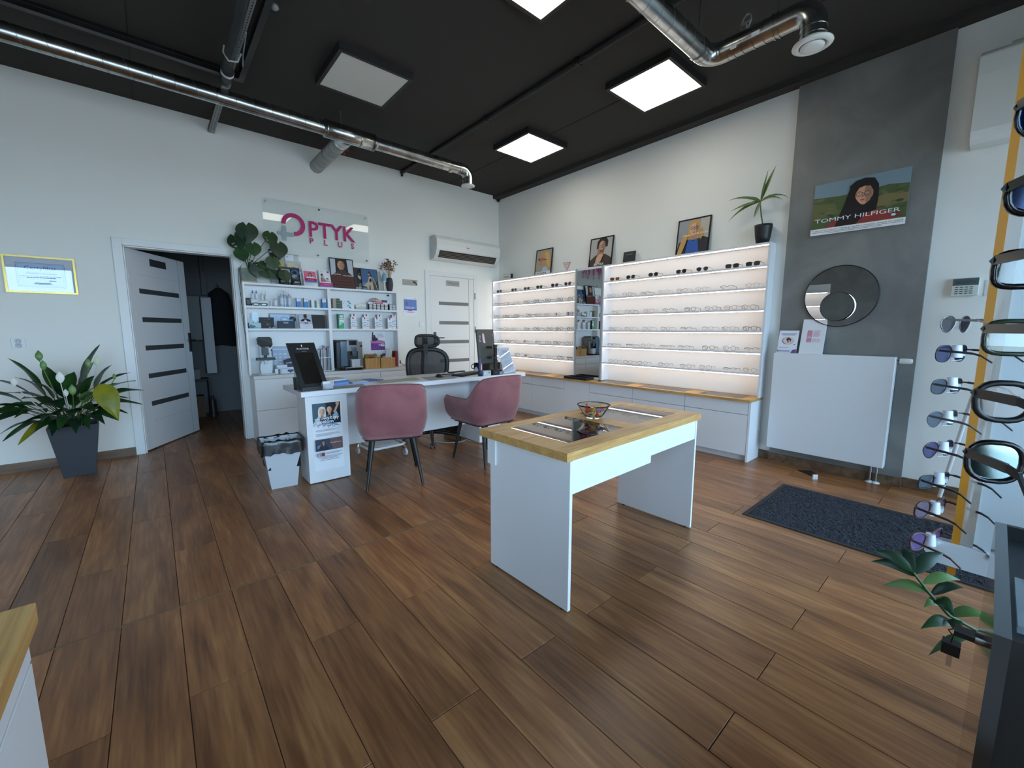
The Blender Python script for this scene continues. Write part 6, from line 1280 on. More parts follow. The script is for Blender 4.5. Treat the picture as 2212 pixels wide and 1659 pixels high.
art('print', t, O, U, V, [('r', 0, 0, 1, 1, (166, 182, 204)), ('r', .03, .86, .6, .9, (206, 216, 230))] + [('r', .06+.17*i, .14+.13*j, .16+.17*i, .19+.13*j, (206, 216, 230) if (i+j) % 3 else (220, 228, 238)) for i in range(5) for j in range(5)])
t = thing('label_printer', 'small white device with a blue button pad on the counter', 'device', (1.17, 5.40, Z3))
b = B(); b.rbox(1.085, 1.26, 5.36, 5.46, Z3+.0004, Z3+.055, .03, 0, 4); obj('body', b, M((206, 214, 222), .35), t, bev=.008)
b = B(); b.box(1.165, 1.225, 5.3575, 5.3605, Z3+.022, Z3+.045); b.box(1.185, 1.205, 5.357, 5.3605, Z3+.01, Z3+.022); obj('button_pad', b, M((30, 50, 96), .3), t)
b = B(); b.box(1.06, 1.24, 5.385, 5.47, Z3+.056, Z3+.062); b.box(1.075, 1.25, 5.38, 5.46, Z3+.0625, Z3+.071); b.box(1.06, 1.17, 5.39, 5.47, Z3+.0715, Z3+.10); single('paper_stack', 'stack of papers and a white box on the small white device', 'papers', b, M((214, 220, 230), .6), (1.15, 5.43, Z3+.056))
b = B(); b.tube([(1.16, 5.42, Z3+.102), (1.15, 5.43, Z3+.135), (1.22, 5.42, Z3+.155), (1.30, 5.42, Z3+.16), (1.32, 5.42, Z3+.11)], [.012, .018, .02, .018, .014], 8); b.box(1.172, 1.27, 5.40, 5.45, Z3+.072, Z3+.11); single('eyewear_bag', 'dark bundled straps on top of the paper stack', 'bag', b, M((62, 62, 76), .6), (1.22, 5.42, Z3+.1))
b = B(); b.box(1.035, 1.07, 5.37, 5.40, Z3+.0004, Z3+.06); single('cup_small', 'small white pot between the lens meter and the device', 'pot', b, M((214, 222, 230), .5), (1.05, 5.385, Z3), bev=.004)
# file sorter
t = thing('file_sorter', 'white wire file sorter packed with folders on the counter', 'holder', (1.60, 5.43, Z3))
b = B(); r_ = .003
for z in (.003, .165): b.tube([(1.50, 5.375, Z3+z), (1.695-.03, 5.375, Z3+z), (1.665, 5.50, Z3+z), (1.50, 5.50, Z3+z)], r_, 6, closed=True)
for x in (1.50, 1.58, 1.665): b.tube([(x, 5.375, Z3+.003), (x, 5.375, Z3+.165), (x, 5.50, Z3+.22), (x, 5.50, Z3+.003)], r_, 6)
obj('wire_frame', b, M((226, 230, 234), .35), t)
rf = random.Random(8)
for i in range(9):
    x = 1.508+.0165*i; b = B(); h_ = rf.uniform(.24, .32); lx = rf.uniform(-.004, .02)
    b.prism([(x, 5.39, Z3+.006), (x, 5.49, Z3+.006), (x+lx, 5.495, Z3+h_), (x+lx, 5.385, Z3+h_)], (.009, 0, 0)); single('document_folder', 'document folder in the wire sorter, %s from left' % ordinal(i), 'folder', b, M(rf.choice(((176, 186, 202), (200, 206, 216), (150, 160, 178), (186, 176, 176), (120, 126, 140))), .5), (x, 5.44, Z3), 'folders in the wire sorter')
# coffee machine
t = thing('coffee_machine', 'grey automatic coffee machine on the counter', 'machine', (1.88, 5.41, Z3))
b = B(); b.box(1.722, 1.80, 5.33, 5.52, Z3+.02, Z3+.355); b.box(1.80, 2.0, 5.40, 5.52, Z3+.02, Z3+.37); b.box(1.735, 1.99, 5.34, 5.51, Z3+.355, Z3+.378); obj('body', b, M((24, 25, 28), .3), t, bev=.006)
b = B(); b.box(1.762, 1.842, 5.312, 5.33, Z3+.05, Z3+.362); obj('water_tank', b, M((92, 112, 130), .15), t, bev=.004)
b = B(); b.box(1.845, 1.985, 5.318, 5.40, Z3+.235, Z3+.375); hd = obj('front_head', b, M((132, 134, 134), .28, .7), t, bev=.004)
b = B(); b.box(1.868, 1.965, 5.3155, 5.318, Z3+.315, Z3+.37); obj('screen', b, M((30, 34, 40), .15), hd)
b = B(); b.box(1.985, 2.045, 5.335, 5.50, Z3+.03, Z3+.355); obj('side_cover', b, M((126, 124, 118), .35, .5), t, bev=.004)
b = B(); b.cyl((2.028, 5.335, Z3+.30), (2.028, 5.325, Z3+.30), .014, n=14); b.box(1.905, 1.915, 5.30, 5.318, Z3+.24, Z3+.27); obj('knob', b, BLACK, t)
b = B(); b.box(1.90, 1.955, 5.295, 5.32, Z3+.19, Z3+.29); b.cyl((1.918, 5.305, Z3+.175), (1.918, 5.305, Z3+.2), .007, n=8); b.cyl((1.938, 5.305, Z3+.175), (1.938, 5.305, Z3+.2), .007, n=8); sp_ = obj('spout', b, M((96, 108, 118), .25, .6), t, bev=.003)
b = B(); b.cyl((1.935, 5.2945, Z3+.265), (1.935, 5.288, Z3+.265), .011, n=14); obj('chrome_button', b, CHROME, sp_)
b = B(); b.box(1.845, 1.985, 5.36, 5.40, Z3+.04, Z3+.235); obj('brew_recess', b, M((42, 40, 38), .4), t)
b = B(); b.rbox(1.765, 2.03, 5.255, 5.40, Z3+.0004, Z3+.028, .04, 0, 4); obj('drip_tray', b, M((20, 21, 23), .25), t, bev=.004)
b = B(); b.tube([(1.775, 5.29, Z3+.036), (1.80, 5.262, Z3+.034), (2.0, 5.262, Z3+.034), (2.03, 5.30, Z3+.036)], .006, 6); obj('tray_trim', b, CHROME, t)
b = B(); b.box(1.885, 1.99, 5.29, 5.35, Z3+.03, Z3+.125); b.box(1.88, 1.995, 5.286, 5.354, Z3+.125, Z3+.135); b.box(1.935, 1.945, 5.288, 5.29, Z3+.03, Z3+.13); single('milk_container', 'clear milk container standing on the coffee machine tray', 'container', b, M((196, 200, 206), .2), (1.94, 5.32, Z3+.03))
# bamboo boxes
BAM = noise_mat('bamboo slats', [(.3, (176, 126, 70)), (.6, (206, 160, 100)), (.8, (222, 180, 120))], (60, 60, 1), 2, .5, 3)
def bamboo(label, x0, x1):
    t = thing('bamboo_box', label, 'box', ((x0+x1)/2, 5.41, Z3), 'bamboo boxes on the counter'); yf, yb2, h_ = 5.36, 5.49, .135
    b = B(); b.box(x0, x1, yb2-.006, yb2, Z3+.0004, Z3+h_); b.box(x0, x0+.006, yf, yb2-.006, Z3+.0004, Z3+h_); b.box(x1-.006, x1, yf, yb2-.006, Z3+.0004, Z3+h_); b.box(x0+.006, x1-.006, yf, yb2-.006, Z3+.0004, Z3+.008); obj('box_body', b, BAM, t)
    n_ = 14; w2 = (x1-x0-.0126)/n_
    for i in range(n_):
        b = B(); b.box(x0+.0062+w2*i+.0006, x0+.0062+w2*(i+1)-.0006, yf-.0015, yf+.005, Z3+.0004, Z3+h_); obj('slat', b, BAM, t)
bamboo('bamboo box with a red and green sweet bag, beside the coffee machine', 2.085, 2.285); bamboo('bamboo box with upright papers at the right counter end', 2.30, 2.50)
b = B(); rows = [[(2.10+.165*i/6, 5.39+.06*math.sin(a)*.5+.02, Z3+.15+.03*math.cos(a)+(.012 if i % 2 else 0)+rb.uniform(-.004, .004)) for a in [2*math.pi*k/8 for k in range(8)]] for i in range(7)]
b.grid(rows, 0, True, True); b.face(list(reversed(rows[0]))); b.face(rows[-1])
single('sweet_bag', 'red and green sweet bag lying in the left bamboo box', 'bag', b, noise_mat('sweet wrapper', [(.40, (150, 30, 36)), (.5, (96, 150, 50)), (.6, (210, 200, 196))], (1, 1, 6), 1, .3, 5), (2.18, 5.42, Z3+.12))
for i, (x, lx, h_, c, lab) in enumerate(((2.415, .03, .255, (186, 194, 210), 'grey leaflet standing in the right bamboo box, tallest'), (2.445, .022, .235, (206, 208, 216), 'white card standing in the right bamboo box, centre'), (2.475, .03, .245, (220, 214, 200), 'cream card standing in the right bamboo box, right'))):
    b = B(); b.prism([(x-.05, 5.40+.025*i, Z3+.01), (x, 5.40+.025*i, Z3+.01), (x+lx, 5.40+.025*i, Z3+h_), (x-.05+lx, 5.40+.025*i, Z3+h_)], (0, .004, 0)); single('card', lab, 'card', b, M(c, .5), (x, 5.42, Z3), 'cards in the right bamboo box')
b = B(); b.tube([(2.345, 5.42, Z3+.12), (2.33, 5.42, Z3+.16), (2.37, 5.42, Z3+.175), (2.41, 5.42, Z3+.17), (2.40, 5.42, Z3+.12)], [.012, .015, .016, .015, .012], 6); single('dark_pouch', 'dark soft pouch in the right bamboo box', 'pouch', b, M((44, 44, 50), .6), (2.37, 5.42, Z3+.14))
b = B(); b.box(2.525, 2.555, 5.40, 5.50, Z3+.0004, Z3+.215); single('red_binder', 'dark red binder standing at the right end of the counter', 'binder', b, M((126, 24, 34), .5), (2.54, 5.45, Z3))
t = thing('wall_poster', 'purple landscape poster on the shelving back behind the boxes', 'poster', (2.34, 5.53, 1.09))
O, U, V = (2.238, 5.5312, .962), (.207, 0, 0), (0, 0, .264); board(t, 'sheet', O, U, V, .0008, PAPER)
art('print', t, O, U, V, [('r', .02, .98, .2, .99, (50, 50, 70)), ('e', .72, .985, .02, .01, (60, 40, 80)), ('t', 'progresywne', .28, .87, .035, (120, 120, 150), 'l', .5), ('t', 'soczewki', .5, .80, .04, (110, 96, 140), 'l', .35, True), ('t', 'FOR HAZARD', .46, .70, .04, (190, 90, 120), 'l', .44, True), ('p', [(0, .54), (.3, .56), (.6, .56), (.95, .5), (.97, .38), (0, .38)], (196, 120, 170)), ('r', .0, .04, .97, .40, (110, 60, 140)), ('r', .02, .12, .6, .14, (140, 90, 166)), ('r', .02, .2, .5, .215, (140, 90, 166)), ('p', [(.06, .6), (.12, .96), (.18, .96), (.18, .72), (.3, .8), (.36, .66), (.42, .7), (.5, .58), (.44, .54), (.3, .5), (.1, .52)], (56, 30, 60)), ('e', .24, .78, .06, .045, (50, 28, 54)), ('p', [(.5, .34), (.9, .38), (.92, .22), (.55, .26)], (226, 224, 230)), ('e', .62, .31, .05, .03, (70, 60, 80)), ('e', .82, .31, .04, .03, (70, 60, 80))])
b = B(); b.box(2.60, 2.64, 5.48, 5.536, .775, .82); b.tube([(2.64, 5.5, .79), (2.68, 5.49, .755), (2.75, 5.46, .745)], .004, 5); single('power_plug', 'black plug with a cable on the wall beside the counter', 'plug', b, BLACKM, (2.62, 5.51, .8))
# ================================================================== ON THE DESK
D0 = DZ + .0004
def flat(name, label, cat, pts, z, th, col, rough=.5, group=None):
    b = B(); b.prism([(x, y, z) for x, y in pts], (0, 0, th)); c = sum(p[0] for p in pts)/len(pts), sum(p[1] for p in pts)/len(pts)
    return single(name, label, cat, b, M(col, rough), (c[0], c[1], z), group)
flat('desk_mat', 'grey desk mat near the left end of the desk', 'mat', [(1.03, 3.50), (1.36, 3.50), (1.40, 3.68), (1.05, 3.66)], D0, .002, (138, 140, 148), .6)
flat('desk_mat', 'tan desk mat with a pale border, middle of the desk', 'mat', [(1.49, 3.56), (1.95, 3.58), (2.02, 3.86), (1.53, 3.83)], D0, .0015, (206, 204, 198), .5)
flat('desk_mat', 'tan sheet lying inside the pale-bordered middle mat', 'mat', [(1.525, 3.585), (1.935, 3.605), (1.985, 3.835), (1.56, 3.805)], D0+.0016, .001, (168, 160, 138), .5)
flat('mouse_mat', 'grey mouse mat in front of the office chair', 'mat', [(1.99, 3.52), (2.30, 3.52), (2.40, 3.80), (2.04, 3.80)], D0, .0015, (150, 150, 152), .6)
for i, (x, y, a, lab) in enumerate(((.90, 3.52, .1, 'pink-printed leaflet flat at the left desk end, left one'), (.98, 3.505, -.15, 'tan leaflet flat at the left desk end, right one'))):
    t = thing('leaflet', lab, 'leaflet', (x, y, D0), None); c, s = math.cos(a), math.sin(a)
    O = Vector((x-.07*c, y-.07*s-.02, D0+.0022)); U, V = Vector((.14*c, .14*s, 0)), Vector((-.075*s, .075*c, 0)); board(t, 'sheet', O, U, V, .0008, PAPER)
    art('print', t, O, U, V, [('r', 0, 0, 1, 1, (216, 176, 176) if i == 0 else (206, 190, 172)), ('r', .1, .3, .6, .6, (186, 80, 96) if i == 0 else (190, 150, 130)), ('r', .65, .2, .9, .8, (232, 224, 222))])
# countertop mirror display
t = thing('mirror_display', 'tall black PUCCINI mirror stand leaning back at the left desk end', 'mirror', (.93, 3.58, D0))
O, U, V = Vector((.858, 3.555, .792)), Vector((.215, .03, 0)), Vector((-.062, .10, .352)); N = U.cross(V).normalized()
board(t, 'back_board', O, U, V, .012, M((20, 20, 22), .3)); u, v = U.normalized(), V.normalized()
mo = O + U*.17 + V*.07; mu, mv = U*.66, V*.70
b = B(); b.face([mo+N*.0012, mo+mu+N*.0012, mo+mu+mv+N*.0012, mo+mv+N*.0012]); obj('mirror_glass', b, MIRROR, t)
art('lettering', t, O, U, V, [('t', 'PUCCINI', .30, .845, .038, (222, 222, 222), 'l', .42), ('r', .44, .80, .62, .805, (170, 170, 172)), ('e', .5, .93, .02, .022, (226, 226, 226)), ('p', [(.48, .93), (.5, .96), (.53, .95), (.51, .91), (.505, .89), (.495, .91)], (226, 226, 226))])
b = B(); b.prism([(.852, 3.50, D0), (1.03, 3.51, D0), (1.06, 3.62, D0), (.86, 3.60, D0)], (0, 0, .032)); obj('base', b, M((16, 16, 17), .3), t, bev=.003)
b = B(); b.prism([O+U*.3+V*.05-N*.012, O+U*.7+V*.05-N*.012, O+U*.7+V*.6-N*.012], -N*.003); b.prism([(.90, 3.68, D0), (1.0, 3.69, D0), (1.0, 3.70, D0), (.90, 3.69, D0)], (0, -.07, .14)); obj('back_strut', b, BLACK, t)
# pen holder
t = thing('pen_holder', 'black mesh pen pot at the left end of the desk', 'holder', (.79, 3.60, D0))
b = B(); b.lathe([(.032, 0), (.034, .10)], (.868, 3.68, D0), 22); b.lathe([(0, .002), (.031, .002)], (.868, 3.68, D0), 22); obj('mesh_cup', b, M((30, 32, 34), .5, alpha=.8), t)
b = B(); b.tube([(.868+.034*math.cos(a), 3.68+.034*math.sin(a), D0+.10) for a in [2*math.pi*k/22 for k in range(22)]], .002, 5, closed=True); obj('rim', b, BLACK, t)
for i, (dx, dy2, h_, c, lab) in enumerate(((-.012, 0, .17, (176, 186, 190), 'pale pen standing in the mesh pot'), (.008, .008, .15, (70, 84, 120), 'blue pen standing in the mesh pot'), (.004, -.012, .16, (206, 210, 214), 'white pen standing in the mesh pot'))):
    b = B(); b.cyl((.868+dx, 3.68+dy2, D0+.004), (.868+dx*1.8, 3.68+dy2*2, D0+h_), .0045, n=8); single('pen', lab, 'pen', b, M(c, .4), (.868, 3.68, D0), 'pens in the mesh pot')
# card holder
t = thing('card_holder', 'clear holder with white business cards on a grey tray', 'holder', (1.03, 3.53, D0))
b = B(); b.box(1.00, 1.10, 3.50, 3.56, D0, D0+.008); obj('tray', b, M((92, 98, 112), .5), t)
b = B(); b.box(1.01, 1.09, 3.508, 3.511, D0+.008, D0+.05); b.box(1.01, 1.013, 3.511, 3.55, D0+.008, D0+.06); b.box(1.087, 1.09, 3.511, 3.55, D0+.008, D0+.06); obj('clear_walls', b, M((206, 214, 222), .1, alpha=.45), t)
b = B(); b.prism([(1.016, 3.52, D0+.009), (1.084, 3.52, D0+.009), (1.084, 3.532, D0+.066), (1.016, 3.532, D0+.066)], (0, .012, 0)); obj('cards', b, M((222, 222, 226), .6), t)
b = B(); b.prism([(1.082, 3.515, D0+.03), (1.10, 3.52, D0+.03), (1.10, 3.525, D0+.072), (1.07, 3.52, D0+.06)], (0, .004, 0)); obj('fanned_card', b, M((206, 184, 178), .6), t)
# folders
for i in range(4):
    dx = .004*((i*7) % 3); flat('document_folder', 'blue folder in the stack behind the card holder, %s' % ('lowest', 'second from bottom', 'third from bottom', 'topmost')[i], 'folder', [(1.10+dx, 3.68), (1.29+dx, 3.74), (1.27+dx, 3.96), (1.06+dx, 3.93)], D0+.0102*i, .0098, ((96, 140, 196), (120, 162, 206), (90, 130, 186), (84, 112, 170))[i], .4, 'stack of blue folders')
flat('paper_sheet', 'pile of loose pale papers on top of the blue folder stack', 'papers', [(1.11, 3.69), (1.28, 3.75), (1.26, 3.95), (1.08, 3.92)], D0+.041, .012, (206, 200, 196), .7)
b = B(); b.tube([(1.15, 3.80, D0+.056), (1.2, 3.83, D0+.075), (1.27, 3.84, D0+.072), (1.31, 3.82, D0+.03), (1.3, 3.80, D0+.012)], .002, 5); single('thin_cord', 'thin pale cord looped over the blue folder stack', 'cord', b, M((200, 200, 202), .5), (1.2, 3.82, D0+.05))
flat('document_folder', 'blue folder with a tan sheet, right of the stack', 'folder', [(1.33, 3.74), (1.49, 3.76), (1.47, 3.98), (1.31, 3.95)], D0, .01, (110, 152, 206), .4, 'folders lying on the desk'); flat('paper_sheet', 'tan sheet lying on the folder right of the stack', 'papers', [(1.335, 3.75), (1.48, 3.77), (1.46, 3.97), (1.315, 3.94)], D0+.0102, .004, (206, 194, 182), .7)
flat('document_folder', 'dark blue folder lying open on the desk, rightmost', 'folder', [(1.50, 3.80), (1.66, 3.83), (1.60, 4.0), (1.45, 3.985)], D0+.0002, .007, (54, 72, 140), .4, 'folders lying on the desk')
# mouse, keyboard, pen
t = thing('computer_mouse', 'black mouse on the grey mouse mat', 'mouse', (2.20, 3.70, D0))
b = B(); rows = [[(2.20+.032*math.sin(p)*math.cos(a), 3.70+.055*math.sin(p)*math.sin(a), D0+.002+.034*max(0, math.cos(p))) for a in [2*math.pi*k/16 for k in range(16)]] for p in [math.pi/2*i/6 for i in range(7)]]
b.grid(rows, 0, True, True); obj('body', b, M((22, 22, 24), .4), t)
b = B(); b.cyl((2.196, 3.668, D0+.028), (2.204, 3.668, D0+.028), .008, n=10); obj('wheel', b, M((60, 60, 62), .5), t)
b = B(); b.tube([(2.22, 3.745, D0+.004), (2.32, 3.74, D0+.004), (2.42, 3.62, D0+.004), (2.50, 3.66, D0+.004)], .002, 5); obj('cable', b, BLACKM, t)
t = thing('keyboard', 'black keyboard seen edge-on in front of the monitor', 'keyboard', (2.55, 3.75, D0))
T = Matrix.Translation((2.56, 3.72, D0)) @ Matrix.Rotation(math.radians(24), 4, 'Z'); b = B(); b.box(-.20, .20, -.07, .07, 0, .016); obj('case', b.xform(T), M((22, 22, 24), .5), t, bev=.002)
for r_ in range(5):
    for c_ in range(14):
        b = B(); b.box(-.19+.0268*c_, -.19+.0268*c_+.023, -.06+.0245*r_, -.06+.0245*r_+.02, .016, .021); obj('key', b.xform(T), M((34, 34, 36), .5), t)
b = B(); b.cyl((2.33, 3.86, D0+.006), (2.47, 3.84, D0+.006), .006, n=8); single('pen', 'black pen lying left of the keyboard', 'pen', b, BLACK, (2.4, 3.85, D0))
# monitor seen from behind
t = thing('computer_monitor', 'grey-backed monitor seen from behind at the right desk end', 'monitor', (2.90, 3.66, D0))
mc = Vector((2.835, 3.74, 1.065)); mu = Vector((.955, .295, 0)).normalized(); mn = Vector((mu.y, -mu.x, 0)); mz = (Vector((0, 0, 1)) + mn*-.10).normalized(); 
b = B(); b.obb(mc, mu*.158, mz.cross(mu)*.012, mz*.19); obj('housing', b, M((78, 77, 72), .45), t, bev=.004)
bk = mc + mn*.0125
b = B(); b.obb(bk+mz*-.02, mu*.11, mn*.003, mz*.12); obj('rear_bulge', b, M((76, 75, 70), .45), t, bev=.003)
art('stickers', t, bk-mu*.158-mz*.19, mu*.316, mz*.38, [('p', [(.26, .62), (.42, .60), (.36, .88), (.24, .88)], (206, 200, 206)), ('p', [(.26, .62), (.30, .615), (.28, .88), (.24, .88)], (206, 120, 140)), ('r', .08, .64, .155, .82, (222, 222, 222)), ('r', .095, .655, .14, .80, (44, 46, 44)), ('p', [(.86, .86), (.92, .86), (.9, .82), (.88, .82)], (150, 148, 142))], base=.0035)
b = B(); pb = Vector((2.89, 3.64, D0)); b.box(pb.x-.014, pb.x+.014, pb.y-.014, pb.y+.014, D0, 1.08); b.cyl((pb.x, pb.y, D0), (pb.x, pb.y, D0+.012), .05, n=18); b.box(pb.x-.017, pb.x+.017, pb.y-.017, pb.y+.017, 1.072, 1.086); po = obj('stand_pole', b, M((50, 50, 49), .45), t)
for z in (1.055, .94):
    b = B(); q = mc + mn*.012; b.tube([(pb.x, pb.y, z), (pb.x-.05, pb.y+.01, z+.004), (q.x-.0, q.y, z)], [.012, .012, .016], 8); b.cyl((pb.x-.045, pb.y, z-.01), (pb.x-.045, pb.y, z+.016), .014, n=10); obj('arm', b, M((40, 40, 40), .45), t)
b = B(); b.tube([(pb.x-.02, pb.y, .96), (pb.x+.03, pb.y-.01, .90), (pb.x+.04, pb.y-.015, .82), (pb.x+.01, pb.y-.03, .78), (pb.x+.05, pb.y-.05, D0+.004)], .003, 5); b.tube([(pb.x-.01, pb.y, .95), (pb.x+.045, pb.y-.01, .87), (pb.x+.02, pb.y-.02, .80), (pb.x+.06, pb.y-.03, D0+.004)], .003, 5); obj('cables', b, BLACKM, t)
# mug
t = thing('coffee_mug', 'black mug with its handle to the left behind the monitor', 'mug', (2.90, 4.02, D0))
b = B(); b.lathe([(0, .002), (.036, .002), (.040, .01), (.042, .095), (.038, .095), (.036, .012), (0, .008)], (2.90, 4.0, D0), 24); obj('cup', b, M((22, 21, 21), .3), t)
b = B(); b.tube([(2.862, 4.005, D0+.078), (2.838, 4.008, D0+.082), (2.822, 4.01, D0+.058), (2.832, 4.008, D0+.032), (2.860, 4.005, D0+.026)], .0055, 8); obj('handle', b, M((22, 21, 21), .3), t)
art('print', t, (2.872, 3.958, D0+.03), (.045, -.002, 0), (0, 0, .045), [('r', 0, .1, 1, .9, (54, 40, 36))], base=.001)
t = thing('desk_organiser', 'dark grey box organiser with oddments behind the monitor pole', 'organiser', (3.05, 3.92, D0))
b = B(); b.box(2.97, 3.14, 3.86, 4.00, D0, D0+.10); obj('box', b, M((58, 58, 54), .5), t, bev=.003)
b = B(); b.box(2.985, 3.03, 3.858, 3.861, D0+.02, D0+.075); obj('keypad', b, M((90, 90, 86), .5), t)
b = B(); b.ball((3.10, 3.92, D0+.112), .022, .02, .014); single('red_pouch', 'small red pouch on the dark organiser', 'pouch', b, M((176, 40, 36), .5), (3.10, 3.92, D0+.1))
b = B(); b.ball((3.05, 3.92, D0+.106), .018, .02, .008); single('orange_sweet', 'small orange sweet on the dark organiser', 'sweet', b, M((206, 130, 60), .5), (3.05, 3.92, D0+.1))
b = B(); b.box(3.12, 3.165, 3.80, 3.84, D0, D0+.11); single('white_box', 'slim white carton beside the dark organiser', 'box', b, M((226, 222, 214), .5), (3.14, 3.82, D0))
t = thing('glass_wedge', 'small clear wedge stand on the desk below the mug', 'stand', (2.84, 3.95, D0))
b = B(); b.prism([(2.80, 3.93, D0), (2.88, 3.93, D0), (2.84, 3.93, D0+.055)], (0, .02, 0)); obj('wedge', b, M((206, 214, 206), .1, alpha=.6), t)
flat('tablet', 'thin black tablet on the desk behind the mouse', 'tablet', [(2.52, 3.98), (2.74, 4.02), (2.72, 4.06), (2.50, 4.02)], D0, .012, (20, 20, 21), .3)
for i in range(3): flat('paper_sheet', 'white sheet at the back of the desk, %s of three' % ('bottom', 'middle', 'top')[i], 'papers', [(2.48+.02*i, 4.03), (2.70+.01*i, 4.03), (2.70, 4.068), (2.5, 4.068)], D0+.0122*0+.002*i, .0018, (214, 214, 210), .7, 'white sheets at the back of the desk')
b = B(); b.cyl((2.62, 3.50, D0+.05), (2.67, 3.515, D0+.14), .004, n=8)
t = thing('pen_cup', 'small dark pen cup with blue and red pens at the desk front', 'holder', (2.60, 3.51, D0))
b = B(); b.lathe([(0, .002), (.022, .002), (.024, .06), (.021, .06), (.02, .006), (0, .004)], (2.585, 3.515, D0), 18); obj('cup', b, M((40, 44, 70), .4), t)
for i, (x0_, lx, c, h_) in enumerate(((2.582, .004, (70, 90, 190), .19), (2.59, .012, (190, 44, 50), .14), (2.592, .0, (60, 62, 66), .21))):
    b = B(); b.cyl((x0_, 3.515, D0+.005), (x0_+lx, 3.518, D0+h_), .0048, n=8); single('pen', ('blue pen standing in the dark pen cup', 'red pen standing in the dark pen cup', 'dark pen standing in the dark pen cup')[i], 'pen', b, M(c, .4), (x0_, 3.515, D0), 'pens in the dark pen cup')
t = thing('card_box', 'white card box with a clear front at the desk front', 'box', (2.67, 3.52, D0))
b = B(); b.box(2.615, 2.715, 3.495, 3.555, D0, D0+.052); obj('carton', b, M((190, 198, 206), .4), t, bev=.002)
art('print', t, (2.615, 3.495, D0), (.10, 0, 0), (0, 0, .052), [('r', .06, .1, .4, .86, (150, 160, 170)), ('r', .08, .14, .38, .82, (206, 212, 216)), ('r', .66, .5, .86, .78, (110, 120, 134))])
t = thing('card_terminal', 'black card terminal with a small lit display', 'device', (2.80, 3.53, D0))
b = B(); b.prism([(2.735, 3.49, D0), (2.87, 3.49, D0), (2.87, 3.49, D0+.045), (2.845, 3.49, D0+.06), (2.745, 3.49, D0+.055), (2.735, 3.49, D0+.04)], (0, .10, 0)); obj('body', b, M((24, 26, 30), .35), t, bev=.004)
art('screen', t, (2.735, 3.49, D0), (.135, 0, 0), (0, 0, .06), [('r', .72, .1, .95, .55, (170, 190, 226)), ('r', .76, .2, .9, .45, (96, 120, 190)), ('r', .25, .48, .45, .56, (120, 126, 136))])
# brochure stand
t = thing('brochure_stand', 'acrylic stand holding a white OPTYK price sheet at the right desk end', 'stand', (2.98, 3.58, D0))
O, U, V = Vector((2.945, 3.545, D0+.006)), Vector((.165, .0, 0)), Vector((-.055, .07, .285))
board(t, 'sheet', O, U, V, .001, M((206, 212, 222), .6))
art('print', t, O, U, V, [('r', 0, 0, 1, 1, (204, 212, 224)), ('t', 'OPTYK', .3, .78, .095, (190, 60, 100), 'l', .48), ('r', .28, .58, .68, .59, (130, 136, 150))] + [('r', .25+.02*(i % 3), .46-.022*i, .75-.03*(i % 2), .466-.022*i, (150, 156, 170)) for i in range(12)])
b = B(); N = U.cross(V).normalized(); o2 = O + N*.003
b.prism([o2, o2+U, o2+U+V*.96, o2+V*.96], N*.002); obj('acrylic_front', b, CLEAR, t)
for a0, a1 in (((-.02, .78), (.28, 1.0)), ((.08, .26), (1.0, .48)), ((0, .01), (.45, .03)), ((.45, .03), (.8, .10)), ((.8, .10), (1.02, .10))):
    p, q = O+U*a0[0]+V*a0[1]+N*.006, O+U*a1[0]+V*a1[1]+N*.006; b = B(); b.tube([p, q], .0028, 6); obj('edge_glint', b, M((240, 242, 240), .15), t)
b = B(); b.prism([(3.115, 3.55, D0), (3.12, 3.66, D0), (3.07, 3.63, D0+.27), (3.06, 3.615, D0+.285)], (.004, 0, 0)); b.box(2.94, 3.12, 3.545, 3.66, D0, D0+.004); obj('acrylic_side', b, M((222, 214, 200), .1, alpha=.5), t)
b = B(); b.prism([(3.125, 3.60, D0+.003), (3.145, 3.62, D0+.003), (3.125, 3.62, D0+.10), (3.105, 3.60, D0+.10)], (0, .01, 0)); obj('brochures', b, M((150, 144, 132), .5), t)

# ================================================================== BOWL ON THE TABLE
bc = TL(.655, .36, TZ); Zb = TZ + .0004
t = thing('sweet_bowl', 'cut glass bowl of wrapped sweets on the display table', 'bowl', (bc[0], bc[1], Zb))
b = B(); n = 40; rows = []
for r_, h_, rip in ((0, .002, 0), (.042, .0, 0), (.046, .006, 0), (.058, .022, .04), (.074, .05, .05), (.086, .072, .04), (.092, .078, .06), (.090, .081, .06), (.083, .072, .03), (.070, .05, 0), (.054, .024, 0), (.04, .010, 0), (0, .008, 0)):
    rows.append([(bc[0]+r_*math.cos(2*math.pi*k/n)*(1+rip*(k % 2)), bc[1]+r_*math.sin(2*math.pi*k/n)*(1+rip*(k % 2)), Zb+h_) for k in range(n)])
b.grid(rows, 0, True, True); obj('glass', b, M((244, 246, 244), .03, trans=1.0, ior=1.35), t)
rs = random.Random(21); SW = [M((206, 70, 40), .35), M((226, 170, 50), .35), M((214, 110, 60), .35), M((216, 200, 70), .35), M((196, 60, 70), .35), M((120, 140, 196), .35), M((214, 204, 200), .35)]
SWN = ['red', 'yellow', 'orange', 'lime yellow', 'crimson', 'blue', 'white']; cnt = {}
